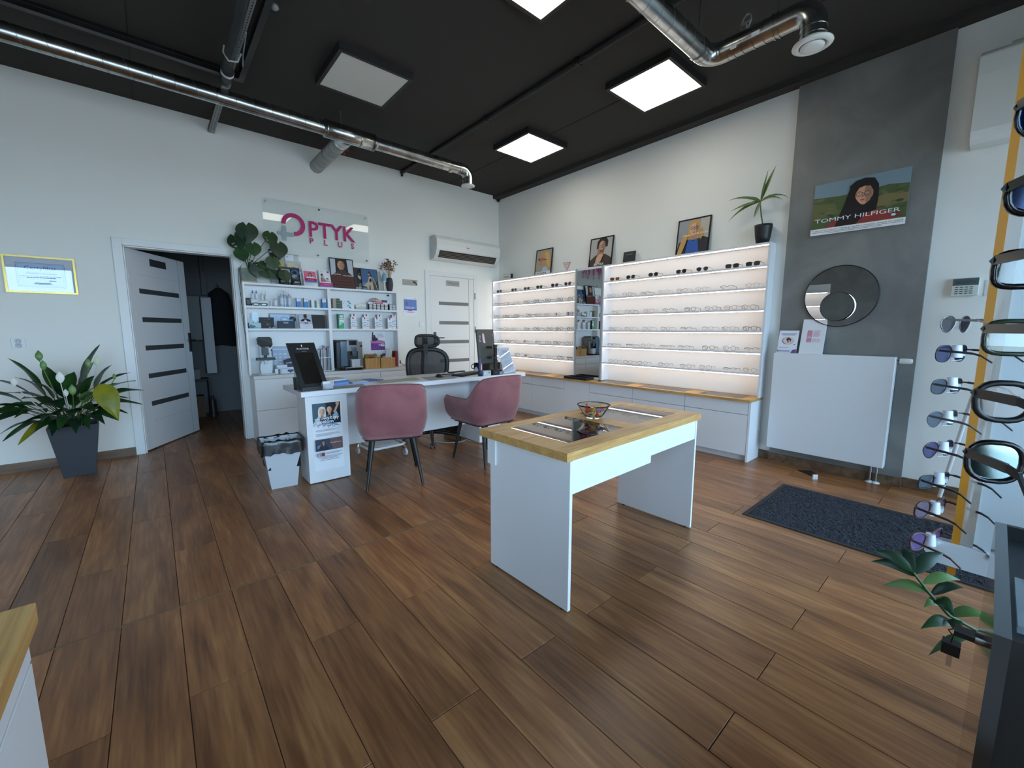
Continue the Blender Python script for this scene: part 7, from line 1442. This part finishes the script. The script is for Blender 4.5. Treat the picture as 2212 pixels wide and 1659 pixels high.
for i in range(34):
    lay = i//12; rr_ = (.04, .05, .058)[lay]; a = rs.uniform(0, 6.28); q = math.sqrt(rs.random())*rr_; x, y, z = bc[0]+q*math.cos(a), bc[1]+q*math.sin(a), Zb+.020+.017*lay+rs.uniform(0, .006)
    ci_ = rs.choice((0, 0, 1, 2, 2, 3, 4, 5, 6)); d = Vector((rs.uniform(-1, 1), rs.uniform(-1, 1), rs.uniform(-.3, .3))).normalized()
    b = B(); c = Vector((x, y, z)); b.tube([c-d*.02, c-d*.012, c-d*.009, c+d*.009, c+d*.012, c+d*.02], [.007, .002, .007, .007, .002, .007], 6)
    single('wrapped_sweet', '%s wrapped sweet in the glass bowl' % SWN[ci_], 'sweet', b, SW[ci_], (x, y, z), '%s wrapped sweets in the bowl' % SWN[ci_])

# ================================================================== TALL PLANT
t = thing('peace_lily', 'large peace lily in a tall square dark planter by the door', 'plant', (-.575, 5.12, 0))
b = B(); lo, hi, H_ = .098, .155, .445
pc = (-.575, 5.13); ct = math.radians(4)
def rot2(x, y): return (pc[0]+x*math.cos(ct)-y*math.sin(ct), pc[1]+x*math.sin(ct)+y*math.cos(ct))
V = [(*rot2(sx*lo, sy*lo), 0) for sx, sy in ((-1, -1), (1, -1), (1, 1), (-1, 1))] + [(*rot2(sx*hi, sy*hi), H_) for sx, sy in ((-1, -1), (1, -1), (1, 1), (-1, 1))] + [(*rot2(sx*(hi-.012), sy*(hi-.012)), H_) for sx, sy in ((-1, -1), (1, -1), (1, 1), (-1, 1))] + [(*rot2(sx*(hi-.016), sy*(hi-.016)), H_-.04) for sx, sy in ((-1, -1), (1, -1), (1, 1), (-1, 1))]
b.raw(V, [(0, 3, 2, 1), (0, 1, 5, 4), (1, 2, 6, 5), (2, 3, 7, 6), (3, 0, 4, 7), (4, 5, 9, 8), (5, 6, 10, 9), (6, 7, 11, 10), (7, 4, 8, 11), (8, 9, 13, 12), (9, 10, 14, 13), (10, 11, 15, 14), (11, 8, 12, 15)]); obj('planter', b, M((52, 56, 62), .5), t, bev=.003)
b = B(); b.face([V[k] for k in (12, 13, 14, 15)]); obj('soil', b, M((40, 30, 24), .95), t)
rl = random.Random(14)
def lily_leaf(base, tip, wd, mat, droop=.5, wave=.004, up0=.7):
    """stalk from base then blade ending at tip"""
    base, tip = Vector(base), Vector(tip); h = tip-base; mid = base + h*.42 + Vector((0, 0, .05+up0*.06)); b = B()
    b.tube([base, base.lerp(mid, .5)+Vector((0, 0, .03)), mid], [.004, .0035, .003], 5)
    rows = []; n = 9; side = Vector((-h.y, h.x, 0)); side = side.normalized() if side.length > .02 else Vector((1, 0, 0)); side = (side + Vector((0, 0, rl.uniform(-.35, .35)))).normalized()
    ctrl = mid + (mid-base)*.35 + Vector((0, 0, droop*.06))
    tw = rl.uniform(-.5, .5)
    for i in range(n+1):
        s = i/n; p = mid*(1-s)**2 + ctrl*2*s*(1-s) + tip*s*s; w2 = wd*max(.012, (math.sin(math.pi*min(1, (s**.75)*.96+.04)))**.9)
        sd = side; nn = Vector((0, 0, 1)); wv = wave*math.sin(s*11+tw*5)
        rows.append([p - sd*w2*.5 + nn*(w2*.10+wv), p - sd*w2*.25 + nn*(w2*.02), p - nn*w2*.04, p + sd*w2*.25 + nn*(w2*.02), p + sd*w2*.5 + nn*(w2*.10-wv)])
    b.grid(rows); return obj('leaf', b, mat, t)
def bp(): return (-.575+rl.uniform(-.06, .06), 5.13+rl.uniform(-.06, .05), H_-.04)
# leaves read from the photograph: tip (x, y, z), width
for tx, ty, tz, wd, mt in ((-.86, 4.97, 1.03, .085, LEAFG), (-.36, 5.22, 1.115, .10, LEAFG), (-1.02, 5.05, .88, .10, LEAFD), (-1.10, 5.0, .78, .11, LEAFG), (-1.08, 4.86, .66, .12, LEAFD), (-1.04, 4.80, .60, .12, LEAFG), (-.97, 4.78, .56, .12, LEAFD), (-.93, 4.75, .47, .12, LEAFG), (-.90, 4.70, .43, .12, LEAFG),
                           (-.84, 4.76, .38, .10, LEAFY), (-.76, 4.80, .45, .10, LEAFG), (-.66, 4.74, .42, .10, LEAFD), (-.62, 4.72, .46, .10, LEAFG), (-.53, 4.74, .42, .10, LEAFD), (-.45, 4.76, .44, .10, LEAFG), (-.36, 4.80, .46, .11, LEAFD), (-.28, 4.86, .47, .10, LEAFG), (-.22, 4.92, .52, .11, LEAFD), (-.12, 4.98, .58, .11, LEAFG),
                           (-.10, 5.04, .70, .12, LEAFG), (-.15, 5.16, .78, .09, LEAFL), (-.18, 5.14, .86, .11, LEAFD), (-.30, 5.26, .93, .10, LEAFG), (-.40, 5.28, .98, .10, LEAFD), (-.72, 5.26, .95, .11, LEAFG), (-.88, 5.22, .86, .10, LEAFD), (-.94, 5.16, .74, .11, LEAFG), (-.60, 4.78, .70, .13, LEAFG), (-.46, 4.80, .68, .12, LEAFG), (-.72, 4.78, .66, .12, LEAFD),
                           (-.80, 4.82, .72, .12, LEAFG), (-.34, 4.86, .72, .12, LEAFL), (-.52, 5.0, .90, .12, LEAFG), (-.66, 5.05, .92, .12, LEAFG), (-.76, 4.98, .84, .11, LEAFD), (-.40, 4.98, .86, .12, LEAFG), (-.26, 5.02, .78, .11, LEAFG), (-.55, 4.74, .56, .13, LEAFD), (-.70, 4.72, .54, .12, LEAFG), (-.40, 4.75, .58, .12, LEAFG), (-.85, 4.84, .58, .12, LEAFG), (-.28, 4.84, .60, .11, LEAFD), (-.95, 4.95, .64, .11, LEAFG), (-.20, 5.0, .64, .11, LEAFD), (-.62, 5.02, .80, .12, LEAFD), (-.47, 5.05, .80, .12, LEAFG)):
    lily_leaf(bp(), (tx, ty, tz), wd, mt)
# big yellowing leaf hanging to the right
b = B(); rows = []
for i in range(11):
    s = i/10; c = Vector((-.36, 4.80, .80)).lerp(Vector((-.27, 4.70, .50)), s) + Vector((0, -.02*math.sin(math.pi*s), .02*math.sin(math.pi*s))); w2 = .155*max(.02, math.sin(math.pi*min(1, s**.7*.95+.05))); sd = Vector((.94, .05, .3)).normalized()
    rows.append([c-sd*w2*.5+Vector((0, .012, 0)), c-sd*w2*.25, c+Vector((0, -.004, 0)), c+sd*w2*.25, c+sd*w2*.5+Vector((0, .012, 0))])
b.grid(rows); b.tube([(-.55, 5.10, .44), (-.47, 4.95, .72), (-.36, 4.80, .80)], .004, 5); obj('leaf', b, LEAFY, t)['label'] = 'large yellowing leaf'
for (x, y, z), hh, col in (((-.70, 4.98, 1.0), .05, LEAFL), ((-.68, 4.95, .93), .045, LEAFL), ((-.58, 4.80, .83), .055, M((232, 230, 220), .5)), ((-.83, 4.86, .82), .04, M((226, 226, 216), .5)), ((-.43, 5.0, .93), .045, LEAFL), ((-.38, 5.05, .94), .05, M((206, 214, 180), .5)), ((-.28, 4.98, .82), .03, LEAFL), ((-.56, 4.80, .72), .035, M((226, 222, 210), .5)), ((-.52, 4.78, .73), .05, LEAFL)):
    b = B(); rows = []
    for i in range(7):
        s = i/6; w2 = hh*.9*math.sin(math.pi*min(1, s*.9+.1)); rows.append([(x-w2/2, y+.01, z+hh*1.7*s), (x-w2*.1, y-.012*(1-s), z+hh*1.7*s), (x+w2/2, y+.012, z+hh*1.7*s)])
    b.grid(rows); b.tube([(-.575+(x+.575)*.2, 5.12, H_-.04), (x*.6-.575*.4, y*.6+5.12*.4, z*.75), (x, y, z)], .003, 5); b.tube([(x, y+.004, z+.01), (x, y+.002, z+hh*.9)], .005, 6); obj('flower', b, col, t)

# ================================================================== FLOOR THINGS
t = thing('door_mat', 'long charcoal entrance mat with a rubber edge', 'mat', (3.38, .3, 0))
b = B(); b.box(2.955, 3.805, -.50, 1.018, .0005, .006); obj('rubber_edge', b, M((34, 35, 38), .7), t)
MATM = noise_mat('mat pile', [(.35, (22, 24, 28)), (.5, (44, 48, 54)), (.62, (84, 90, 98))], (1, 1, 1), 2, .95, 260, spec=.1)
b = B(); rm = random.Random(2); nx, ny = 62, 116; rows = []
for i in range(ny+1):
    rows.append([(2.985+.79*j/nx + rm.uniform(-.004, .004)*(0 < j < nx), -.475+1.468*i/ny + rm.uniform(-.004, .004)*(0 < i < ny), .006 + (rm.uniform(0, .007) if 0 < i < ny and 0 < j < nx else 0)) for j in range(nx+1)])
b.grid(rows, 0, False); pl_ = obj('pile', b, MATM, t); pl_['kind'] = 'stuff'
t = thing('door_wedge', 'small black wedge-shaped door stop with a silver end on the floor', 'door stop', (4.27, .965, 0))
b = B(); Q = [Vector((4.285, 1.045, 0)), Vector((4.215, .925, 0)), Vector((4.24, .90, 0)), Vector((4.32, .955, 0))]
b.raw([q+Vector((0, 0, .0005)) for q in Q] + [Q[0]+Vector((0, 0, .006)), Q[1]+Vector((0, 0, .018)), Q[2]+Vector((0, 0, .02)), Q[3]+Vector((0, 0, .018))], [(0, 3, 2, 1), (0, 1, 5, 4), (1, 2, 6, 5), (2, 3, 7, 6), (3, 0, 4, 7), (4, 5, 6, 7)]); obj('wedge', b, M((24, 24, 25), .5), t)
b = B(); b.prism([(4.213, .924, .001), (4.24, .897, .001), (4.24, .897, .021), (4.213, .924, .021)], (-.012, -.012, 0)); obj('metal_end', b, CHROME, t)

# ================================================================== SUNGLASSES STANDS AT THE RIGHT
# tall white floor stand
t = thing('sunglasses_stand', 'tall white sunglasses stand with orange edge at the right side', 'stand', (1.86, -.02, 0))
xs = 1.80
b = B(); b.prism([(xs+.02, -.015, .60), (xs+.02, -.13, .60), (xs+.02, -.13, 2.0), (xs+.02, -.015, 2.0)], (.012, 0, 0)); obj('board', b, M((212, 222, 226), .4), t)
b = B(); b.box(xs+.012, xs+.034, .012, .030, .50, 2.2); obj('edge_band', b, M((206, 138, 36), .45), t)
b = B(); b.box(xs+.016, xs+.030, -.015, .012, .60, 2.0); obj('clear_strip', b, M((206, 200, 190), .2, alpha=.55), t)
b = B(); b.box(xs+.0, xs+.04, -.12, .06, .53, .60); b.prism([(xs, .085, .56), (xs, .06, .53), (xs, .06, .60)], (.04, 0, 0)); obj('base_shelf', b, M((220, 226, 228), .4), t)
b = B(); b.cyl((xs+.08, -.28, .01), (xs+.08, -.28, 1.98), .02, n=12); b.lathe([(0, 0), (.13, 0), (.13, .012), (.03, .02), (0, .02)], (xs+.08, -.33, .0005), 28); b.box(xs+.03, xs+.09, -.29, -.12, 1.2, 1.24); b.box(xs+.03, xs+.09, -.29, -.11, .56, .60); obj('pole', b, M((206, 210, 212), .35), t)
zc_ = [1.185, 1.09, .99, .895, .80, .705, .60]
for z in zc_:
    b = B(); b.cyl((xs-.015, .074, z-.014), (xs-.015, .074, z+.022), .015, .011, n=14); b.box(xs-.012, xs+.02, .055, .064, z-.01, z+.002); b.tube([(xs-.02, .082, z-.014), (xs-.02, .082, z-.026), (xs-.016, .060, z-.02)], .0016, 5); obj('nose_rest', b, M((222, 226, 232), .4), t)
for k in (1.44, 1.04, .60):
    b = B(); b.tube([(xs+.02, .012-.028*math.cos(a), k+.04*math.sin(a)-.02) for a in [-math.pi/2+math.pi*i/8 for i in range(9)]], .002, 5); obj('scallop', b, M((206, 206, 202), .2), t)
SUNS = [('grey wire sunglasses hanging on the white stand, highest of the small row', dict(shape='panto', rim_c=MS, lens=SUND, r=.0014, h_=.05, w_=.056)),
        ('navy-lensed sunglasses on the white stand, second of the small row', dict(shape='soft', rim_c=M((40, 42, 60), .3), lens=M((34, 38, 74), .12, coat=.6), r=.0018, h_=.048, w_=.058)),
        ('dark sunglasses half hidden behind the green pair on the white stand', dict(shape='soft', rim_c=M((60, 66, 72), .3), lens=M((50, 58, 70), .12, coat=.6), r=.0018, h_=.044, w_=.058)),
        ('grey aviator sunglasses on the white stand, middle of the small row', dict(shape='panto', rim_c=M((90, 90, 94), .3), lens=M((66, 74, 84), .12, coat=.6), r=.0014, h_=.05, w_=.058)),
        ('purple-lensed round sunglasses on the white stand', dict(shape='panto', rim_c=M((50, 46, 60), .3), lens=M((54, 46, 84), .12, coat=.6), r=.0016, h_=.052, w_=.058)),
        ('dark rectangular sunglasses on the white stand, third from bottom', dict(shape='rect', rim_c=M((40, 44, 52), .3), lens=M((52, 62, 72), .12, coat=.6), r=.0022, h_=.05, w_=.058)),
        ('brown-framed gradient sunglasses on the white stand, second from bottom', dict(shape='soft', rim_c=M((64, 48, 46), .3), lens=M((96, 80, 96), .1, coat=.6), r=.0028, h_=.054, w_=.060)),
        ('brown cat-eye sunglasses with violet lenses, lowest on the white stand', dict(shape='cat', rim_c=M((96, 72, 70), .3), lens=M((84, 62, 116), .12, coat=.6), r=.0030, h_=.056, w_=.062))]
for (lab, kw), z in zip(SUNS, [1.27] + zc_):
    o = eyewear('sunglasses', lab, group='sunglasses on the white stand', tl=.12, tdrop=False, tth=.006, **kw)
    o.location = (xs-.022, .084, z-.028); o.rotation_euler = (math.radians(-4), 0, math.radians(208-90+38))
# clear rod stand on the black pedestal, close to the camera
PX0, PX1, PY1, PZ = .815, 1.315, -.036, .85
t = thing('showcase_pedestal', 'black glossy pedestal with a recessed top at the lower right corner', 'pedestal', (1.06, -.3, 0))
b = B(); b.box(PX0+.002, PX1-.002, -.54, PY1-.016, .0, PZ-.03); obj('body', b, M((14, 15, 15), .4), t)
b = B(); b.box(PX0, PX1, PY1-.016, PY1, .0, PZ); obj('side_panel', b, M((30, 29, 27), .12, spec=.7, coat=.6), t)
b = B(); b.box(PX0, PX0+.012, -.54, PY1-.016, PZ-.03, PZ); b.box(PX1-.012, PX1, -.54, PY1-.016, PZ-.03, PZ); b.box(PX0+.012, PX1-.012, -.54, -.528, PZ-.03, PZ); obj('top_rim', b, M((20, 20, 20), .4), t)
b = B(); b.box(PX0+.012, PX1-.012, -.528, PY1-.016, PZ-.031, PZ-.028); obj('recessed_top', b, M((40, 45, 48), .5), t)
b = B(); b.cyl((1.16, PY1, .66), (1.16, PY1+.006, .66), .012, n=16); obj('lock', b, STEEL, t)
t = thing('lock_keys', 'two black-headed keys hanging in the pedestal lock', 'keys', (1.16, PY1+.01, .66))
b = B(); b.box(1.145, 1.175, PY1+.0062, PY1+.034, .655, .665); b.tube([(1.16, PY1+.036, .66+.0), (1.16, PY1+.042, .655), (1.16, PY1+.036, .648)], .0015, 5); obj('key_head', b, M((14, 14, 15), .35), t, bev=.002)
b = B(); b.cyl((1.16, PY1+.034, .648), (1.16, PY1+.036, .632), .0012, n=6); b.box(1.15, 1.172, PY1+.022, PY1+.048, .608, .632); obj('key_head', b, M((14, 14, 15), .35), t, bev=.002)
b = B(); b.box(1.158, 1.162, PY1+.031, PY1+.039, .58, .608); obj('key_blade', b, CHROME, t)
t = thing('rod_stand', 'clear acrylic rod stand of large sunglasses on the black pedestal', 'stand', (.98, -.09, PZ))
b = B(); b.box(.90, 1.08, -.19, -.06, PZ-.0277, PZ-.017); rx, ry = .97, -.058; b.cyl((rx, ry-.03, PZ-.02), (rx, ry-.03, 1.72), .006, n=12); obj('acrylic_base', b, M((226, 236, 238), .08, trans=.8, ior=1.2), t)
RODS = [1.545, 1.442, 1.342, 1.247, 1.148, 1.055]
for z in RODS:
    b = B(); b.cyl((rx, ry-.03, z-.045), (rx, ry-.03, z-.006), .0085, n=12); b.box(rx-.004, rx+.004, ry-.03, ry+.002, z-.002, z+.003); b.cyl((rx, ry+.002, z-.004), (rx, ry+.002, z+.012), .005, n=10); obj('glass_rest', b, M((226, 236, 236), .15), t)
BIG = [('sunglasses with blue mirrored lenses, highest on the clear rod stand', dict(shape='soft', rim_c=M((22, 22, 24), .2), lens=M((70, 140, 206), .05, 1.0), r=.0030, h_=.056, w_=.060)),
       ('glossy black wraparound sunglasses, second on the clear rod stand', dict(shape='soft', rim_c=M((10, 10, 11), .15), lens=M((50, 60, 84), .05, .8), r=.0050, h_=.050, w_=.058)),
       ('thick black sunglasses with green lenses on the clear rod stand', dict(shape='rect', rim_c=M((10, 11, 11), .15), lens=pane_mat('green dark lens', (.16, .24, .22), .10), r=.0046, h_=.060, w_=.060)),
       ('translucent green sunglasses on the clear rod stand', dict(shape='rect', rim_c=M((38, 48, 36), .15), lens=pane_mat('green pale lens', (.42, .56, .50), .10), r=.0038, h_=.058, w_=.060)),
       ('matt black square sunglasses, fifth on the clear rod stand', dict(shape='soft', rim_c=M((12, 13, 13), .4), lens=pane_mat('grey lens', (.30, .36, .40), .10), r=.0046, h_=.056, w_=.060)),
       ('black sunglasses with mirrored lenses, lowest on the clear rod stand', dict(shape='soft', rim_c=M((10, 11, 11), .25), lens=M((170, 190, 186), .05, 1.0), r=.0040, h_=.060, w_=.060))]
for (lab, kw), z in zip(BIG, RODS):
    o = eyewear('sunglasses', lab, group='large sunglasses on the clear rod stand', tl=.135, tdrop=True, tth=.013, **kw)
    o.location = (rx-.006, ry+.008, z-.035); o.rotation_euler = (0, 0, math.radians(118))
# glossy-leaved plant behind the pedestal
t = thing('potted_zamioculcas', 'leafy green sprig rising from behind the black pedestal', 'plant', (1.66, -.46, 0))
b = B(); b.lathe([(0, 0), (.10, 0), (.13, .24), (.12, .24), (.105, .21), (0, .21)], (1.66, -.46, .0005), 28); obj('pot', b, M((60, 62, 66), .5), t)
S = [Vector(p) for p in ((1.66, -.44, .21), (1.63, -.28, .36), (1.57, -.12, .45), (1.50, .01, .52), (1.47, .052, .578), (1.45, .082, .625))]
b = B(); b.tube(S, [.007, .006, .005, .0045, .004, .003], 8); obj('stem', b, M((74, 92, 58), .5), t)
def zz(base, tip, wd, mat):
    base, tip = Vector(base), Vector(tip); h = tip-base; sd = h.cross(Vector((-.8, -.2, .4))).normalized(); b = B(); rows = []
    for i in range(8):
        s = i/7; p = base + h*s + Vector((0, 0, .014*math.sin(math.pi*s))); w2 = wd*max(.02, math.sin(math.pi*min(1, s**.8*.95+.05))); nn = h.cross(sd).normalized()
        rows.append([p-sd*w2/2+nn*w2*.12, p, p+sd*w2/2+nn*w2*.12])
    b.grid(rows); return obj('leaf', b, mat, t)
for bs, tp, wd, mt in (((1.45, .082, .625), (1.44, .162, .655), .028, LEAFG), ((1.455, .075, .615), (1.44, .165, .622), .026, LEAFG), ((1.45, .08, .622), (1.52, .035, .672), .034, LEAFD), ((1.45, .08, .625), (1.48, .115, .67), .022, LEAFD), ((1.47, .05, .578), (1.44, .135, .565), .026, LEAFL), ((1.46, .062, .60), (1.50, .0, .622), .026, LEAFL), ((1.475, .046, .57), (1.50, -.008, .605), .024, LEAFD),
                      ((1.48, .04, .56), (1.47, .0, .535), .032, LEAFG), ((1.485, .03, .545), (1.46, .055, .535), .02, LEAFL), ((1.50, .01, .52), (1.52, -.055, .54), .026, LEAFL), ((1.51, .0, .50), (1.46, .055, .475), .028, LEAFG), ((1.505, .005, .51), (1.48, -.01, .485), .03, LEAFG), ((1.53, -.03, .47), (1.48, .035, .40), .022, LEAFG), ((1.55, -.06, .43), (1.60, -.10, .46), .03, LEAFD)):
    zz(bs, tp, wd, mt)

# white easel with a notice near the entrance
t = thing('notice_easel', 'white slanted easel leg by the right wall behind the sunglasses', 'easel', (4.30, -.05, 0))
for a, c in (((4.415, .165, .0), (4.10, -.01, 1.45)), ((4.08, -.46, .0), (4.10, -.06, 1.45)), ((4.02, .02, .0), (4.10, -.03, 1.45))):
    b = B(); b.cyl(a, c, .013, n=10); obj('leg', b, M((222, 226, 226), .35), t)
b = B(); b.box(4.05, 4.065, -.42, -.012, .66, 1.62); obj('board', b, M((206, 208, 206), .45), t)
art('print', t, (4.05, -.012, .66), (0, -.408, 0), (0, 0, .96), [('r', .06, .76, .7, .94, (132, 112, 98)), ('e', .35, .87, .03, .014, (236, 226, 200)), ('p', [(.06, .76), (.3, .84), (.5, .78), (.7, .80), (.7, .76)], (104, 86, 76)), ('r', .06, .3, .7, .7, (216, 222, 226))])

# ================================================================== STORE ROOM
t = thing('hanging_coat', 'dark long coat hanging on the store room wall', 'coat', (.72, 7.6, 1.9))
b = B(); rows = []; rc = random.Random(6)
for i in range(12):
    s = i/11; z = 1.86 - .84*s; w2 = (.03 if i == 0 else .10 + .06*min(1, s*2.5) + .02*s); rows.append([(.80+w2*math.cos(a)+.006*math.sin(3*a+i), 7.60+.05*math.sin(a)*(1+.3*s)+rc.uniform(-.004, .004), z+.02*math.sin(2*a)*s) for a in [2*math.pi*k/18 for k in range(18)]])
b.grid(rows, 0, True, True); b.face(list(reversed(rows[0]))); obj('cloth', b, M((22, 22, 25), .85), t)
b = B(); b.tube([(.80, 7.60, 1.85), (.80, 7.60, 1.90), (.80, 7.66, 1.92), (.80, 7.70, 1.90)], .006, 6); b.ball((.80, 7.685, 1.91), .02); obj('hook', b, CHROME, t)
t = thing('hanging_coat', 'dark jacket hanging at the right edge of the doorway', 'coat', (1.12, 7.4, 1.75))
b = B(); rows = [[(1.12+(.05+.07*min(1, s*3))*math.cos(a), 7.35+.06*math.sin(a), 1.72-.92*s) for a in [2*math.pi*k/16 for k in range(16)]] for s in [i/8 for i in range(9)]]
b.grid(rows, 0, True, True); b.face(list(reversed(rows[0]))); obj('cloth', b, M((26, 27, 30), .85), t)
b = B(); b.tube([(1.12, 7.35, 1.70), (1.12, 7.40, 1.76), (1.12, 7.70, 1.74)], .006, 6); obj('hook', b, CHROME, t)
b = B(); b.box(.56, .68, 7.40, 7.69, .62, 1.70); b.box(.56, .68, 7.40, 7.69, 1.705, 1.71); single('wall_cabinet', 'narrow pale cabinet on the store room wall left of the coat', 'cabinet', b, M((190, 194, 198), .4), (.62, 7.55, .62), bev=.004)
b = B(); b.box(.36, .55, 7.45, 7.69, 1.10, 1.72); single('wall_cabinet', 'grey wall cabinet at the edge of the open door', 'cabinet', b, M((120, 122, 124), .5), (.45, 7.57, 1.10), bev=.004)
t = thing('storage_shelf', 'dark shelf with small boxes deep in the store room', 'shelf', (.46, 7.55, 0))
b = B(); b.box(.33, .58, 7.42, 7.69, .52, .54); b.box(.33, .345, 7.42, 7.69, 0, .52); b.box(.565, .58, 7.42, 7.69, 0, .52); obj('frame', b, M((66, 64, 62), .6), t)
b = B(); b.box(.37, .50, 7.38, 7.56, .0005, .30); single('cardboard_box', 'brown cardboard box on the store room floor', 'box', b, M((112, 88, 66), .8), (.43, 7.47, 0))
b = B(); b.box(.38, .48, 7.46, 7.6, .5405, .68); single('cardboard_box', 'pale box on the dark store room shelf', 'box', b, M((150, 150, 148), .7), (.43, 7.53, .54))
b = B(); b.cyl((.585, 7.33, .0005), (.585, 7.33, .24), .05, .045, 14); b.cyl((.585, 7.33, .24), (.585, 7.33, .30), .02, n=10); single('floor_bottle', 'dark bottle standing on the store room floor', 'bottle', b, M((48, 40, 44), .4), (.585, 7.33, 0))
b = B(); b.box(.60, .66, 7.6, 7.698, 1.75, 2.3)
for i in range(5): b.box(.605, .655, 7.59, 7.6, 1.78+.1*i, 1.84+.1*i)
single('wall_holder', 'tall wall holder with pale cards in the store room', 'holder', b, M((96, 96, 98), .5), (.63, 7.65, 1.75))
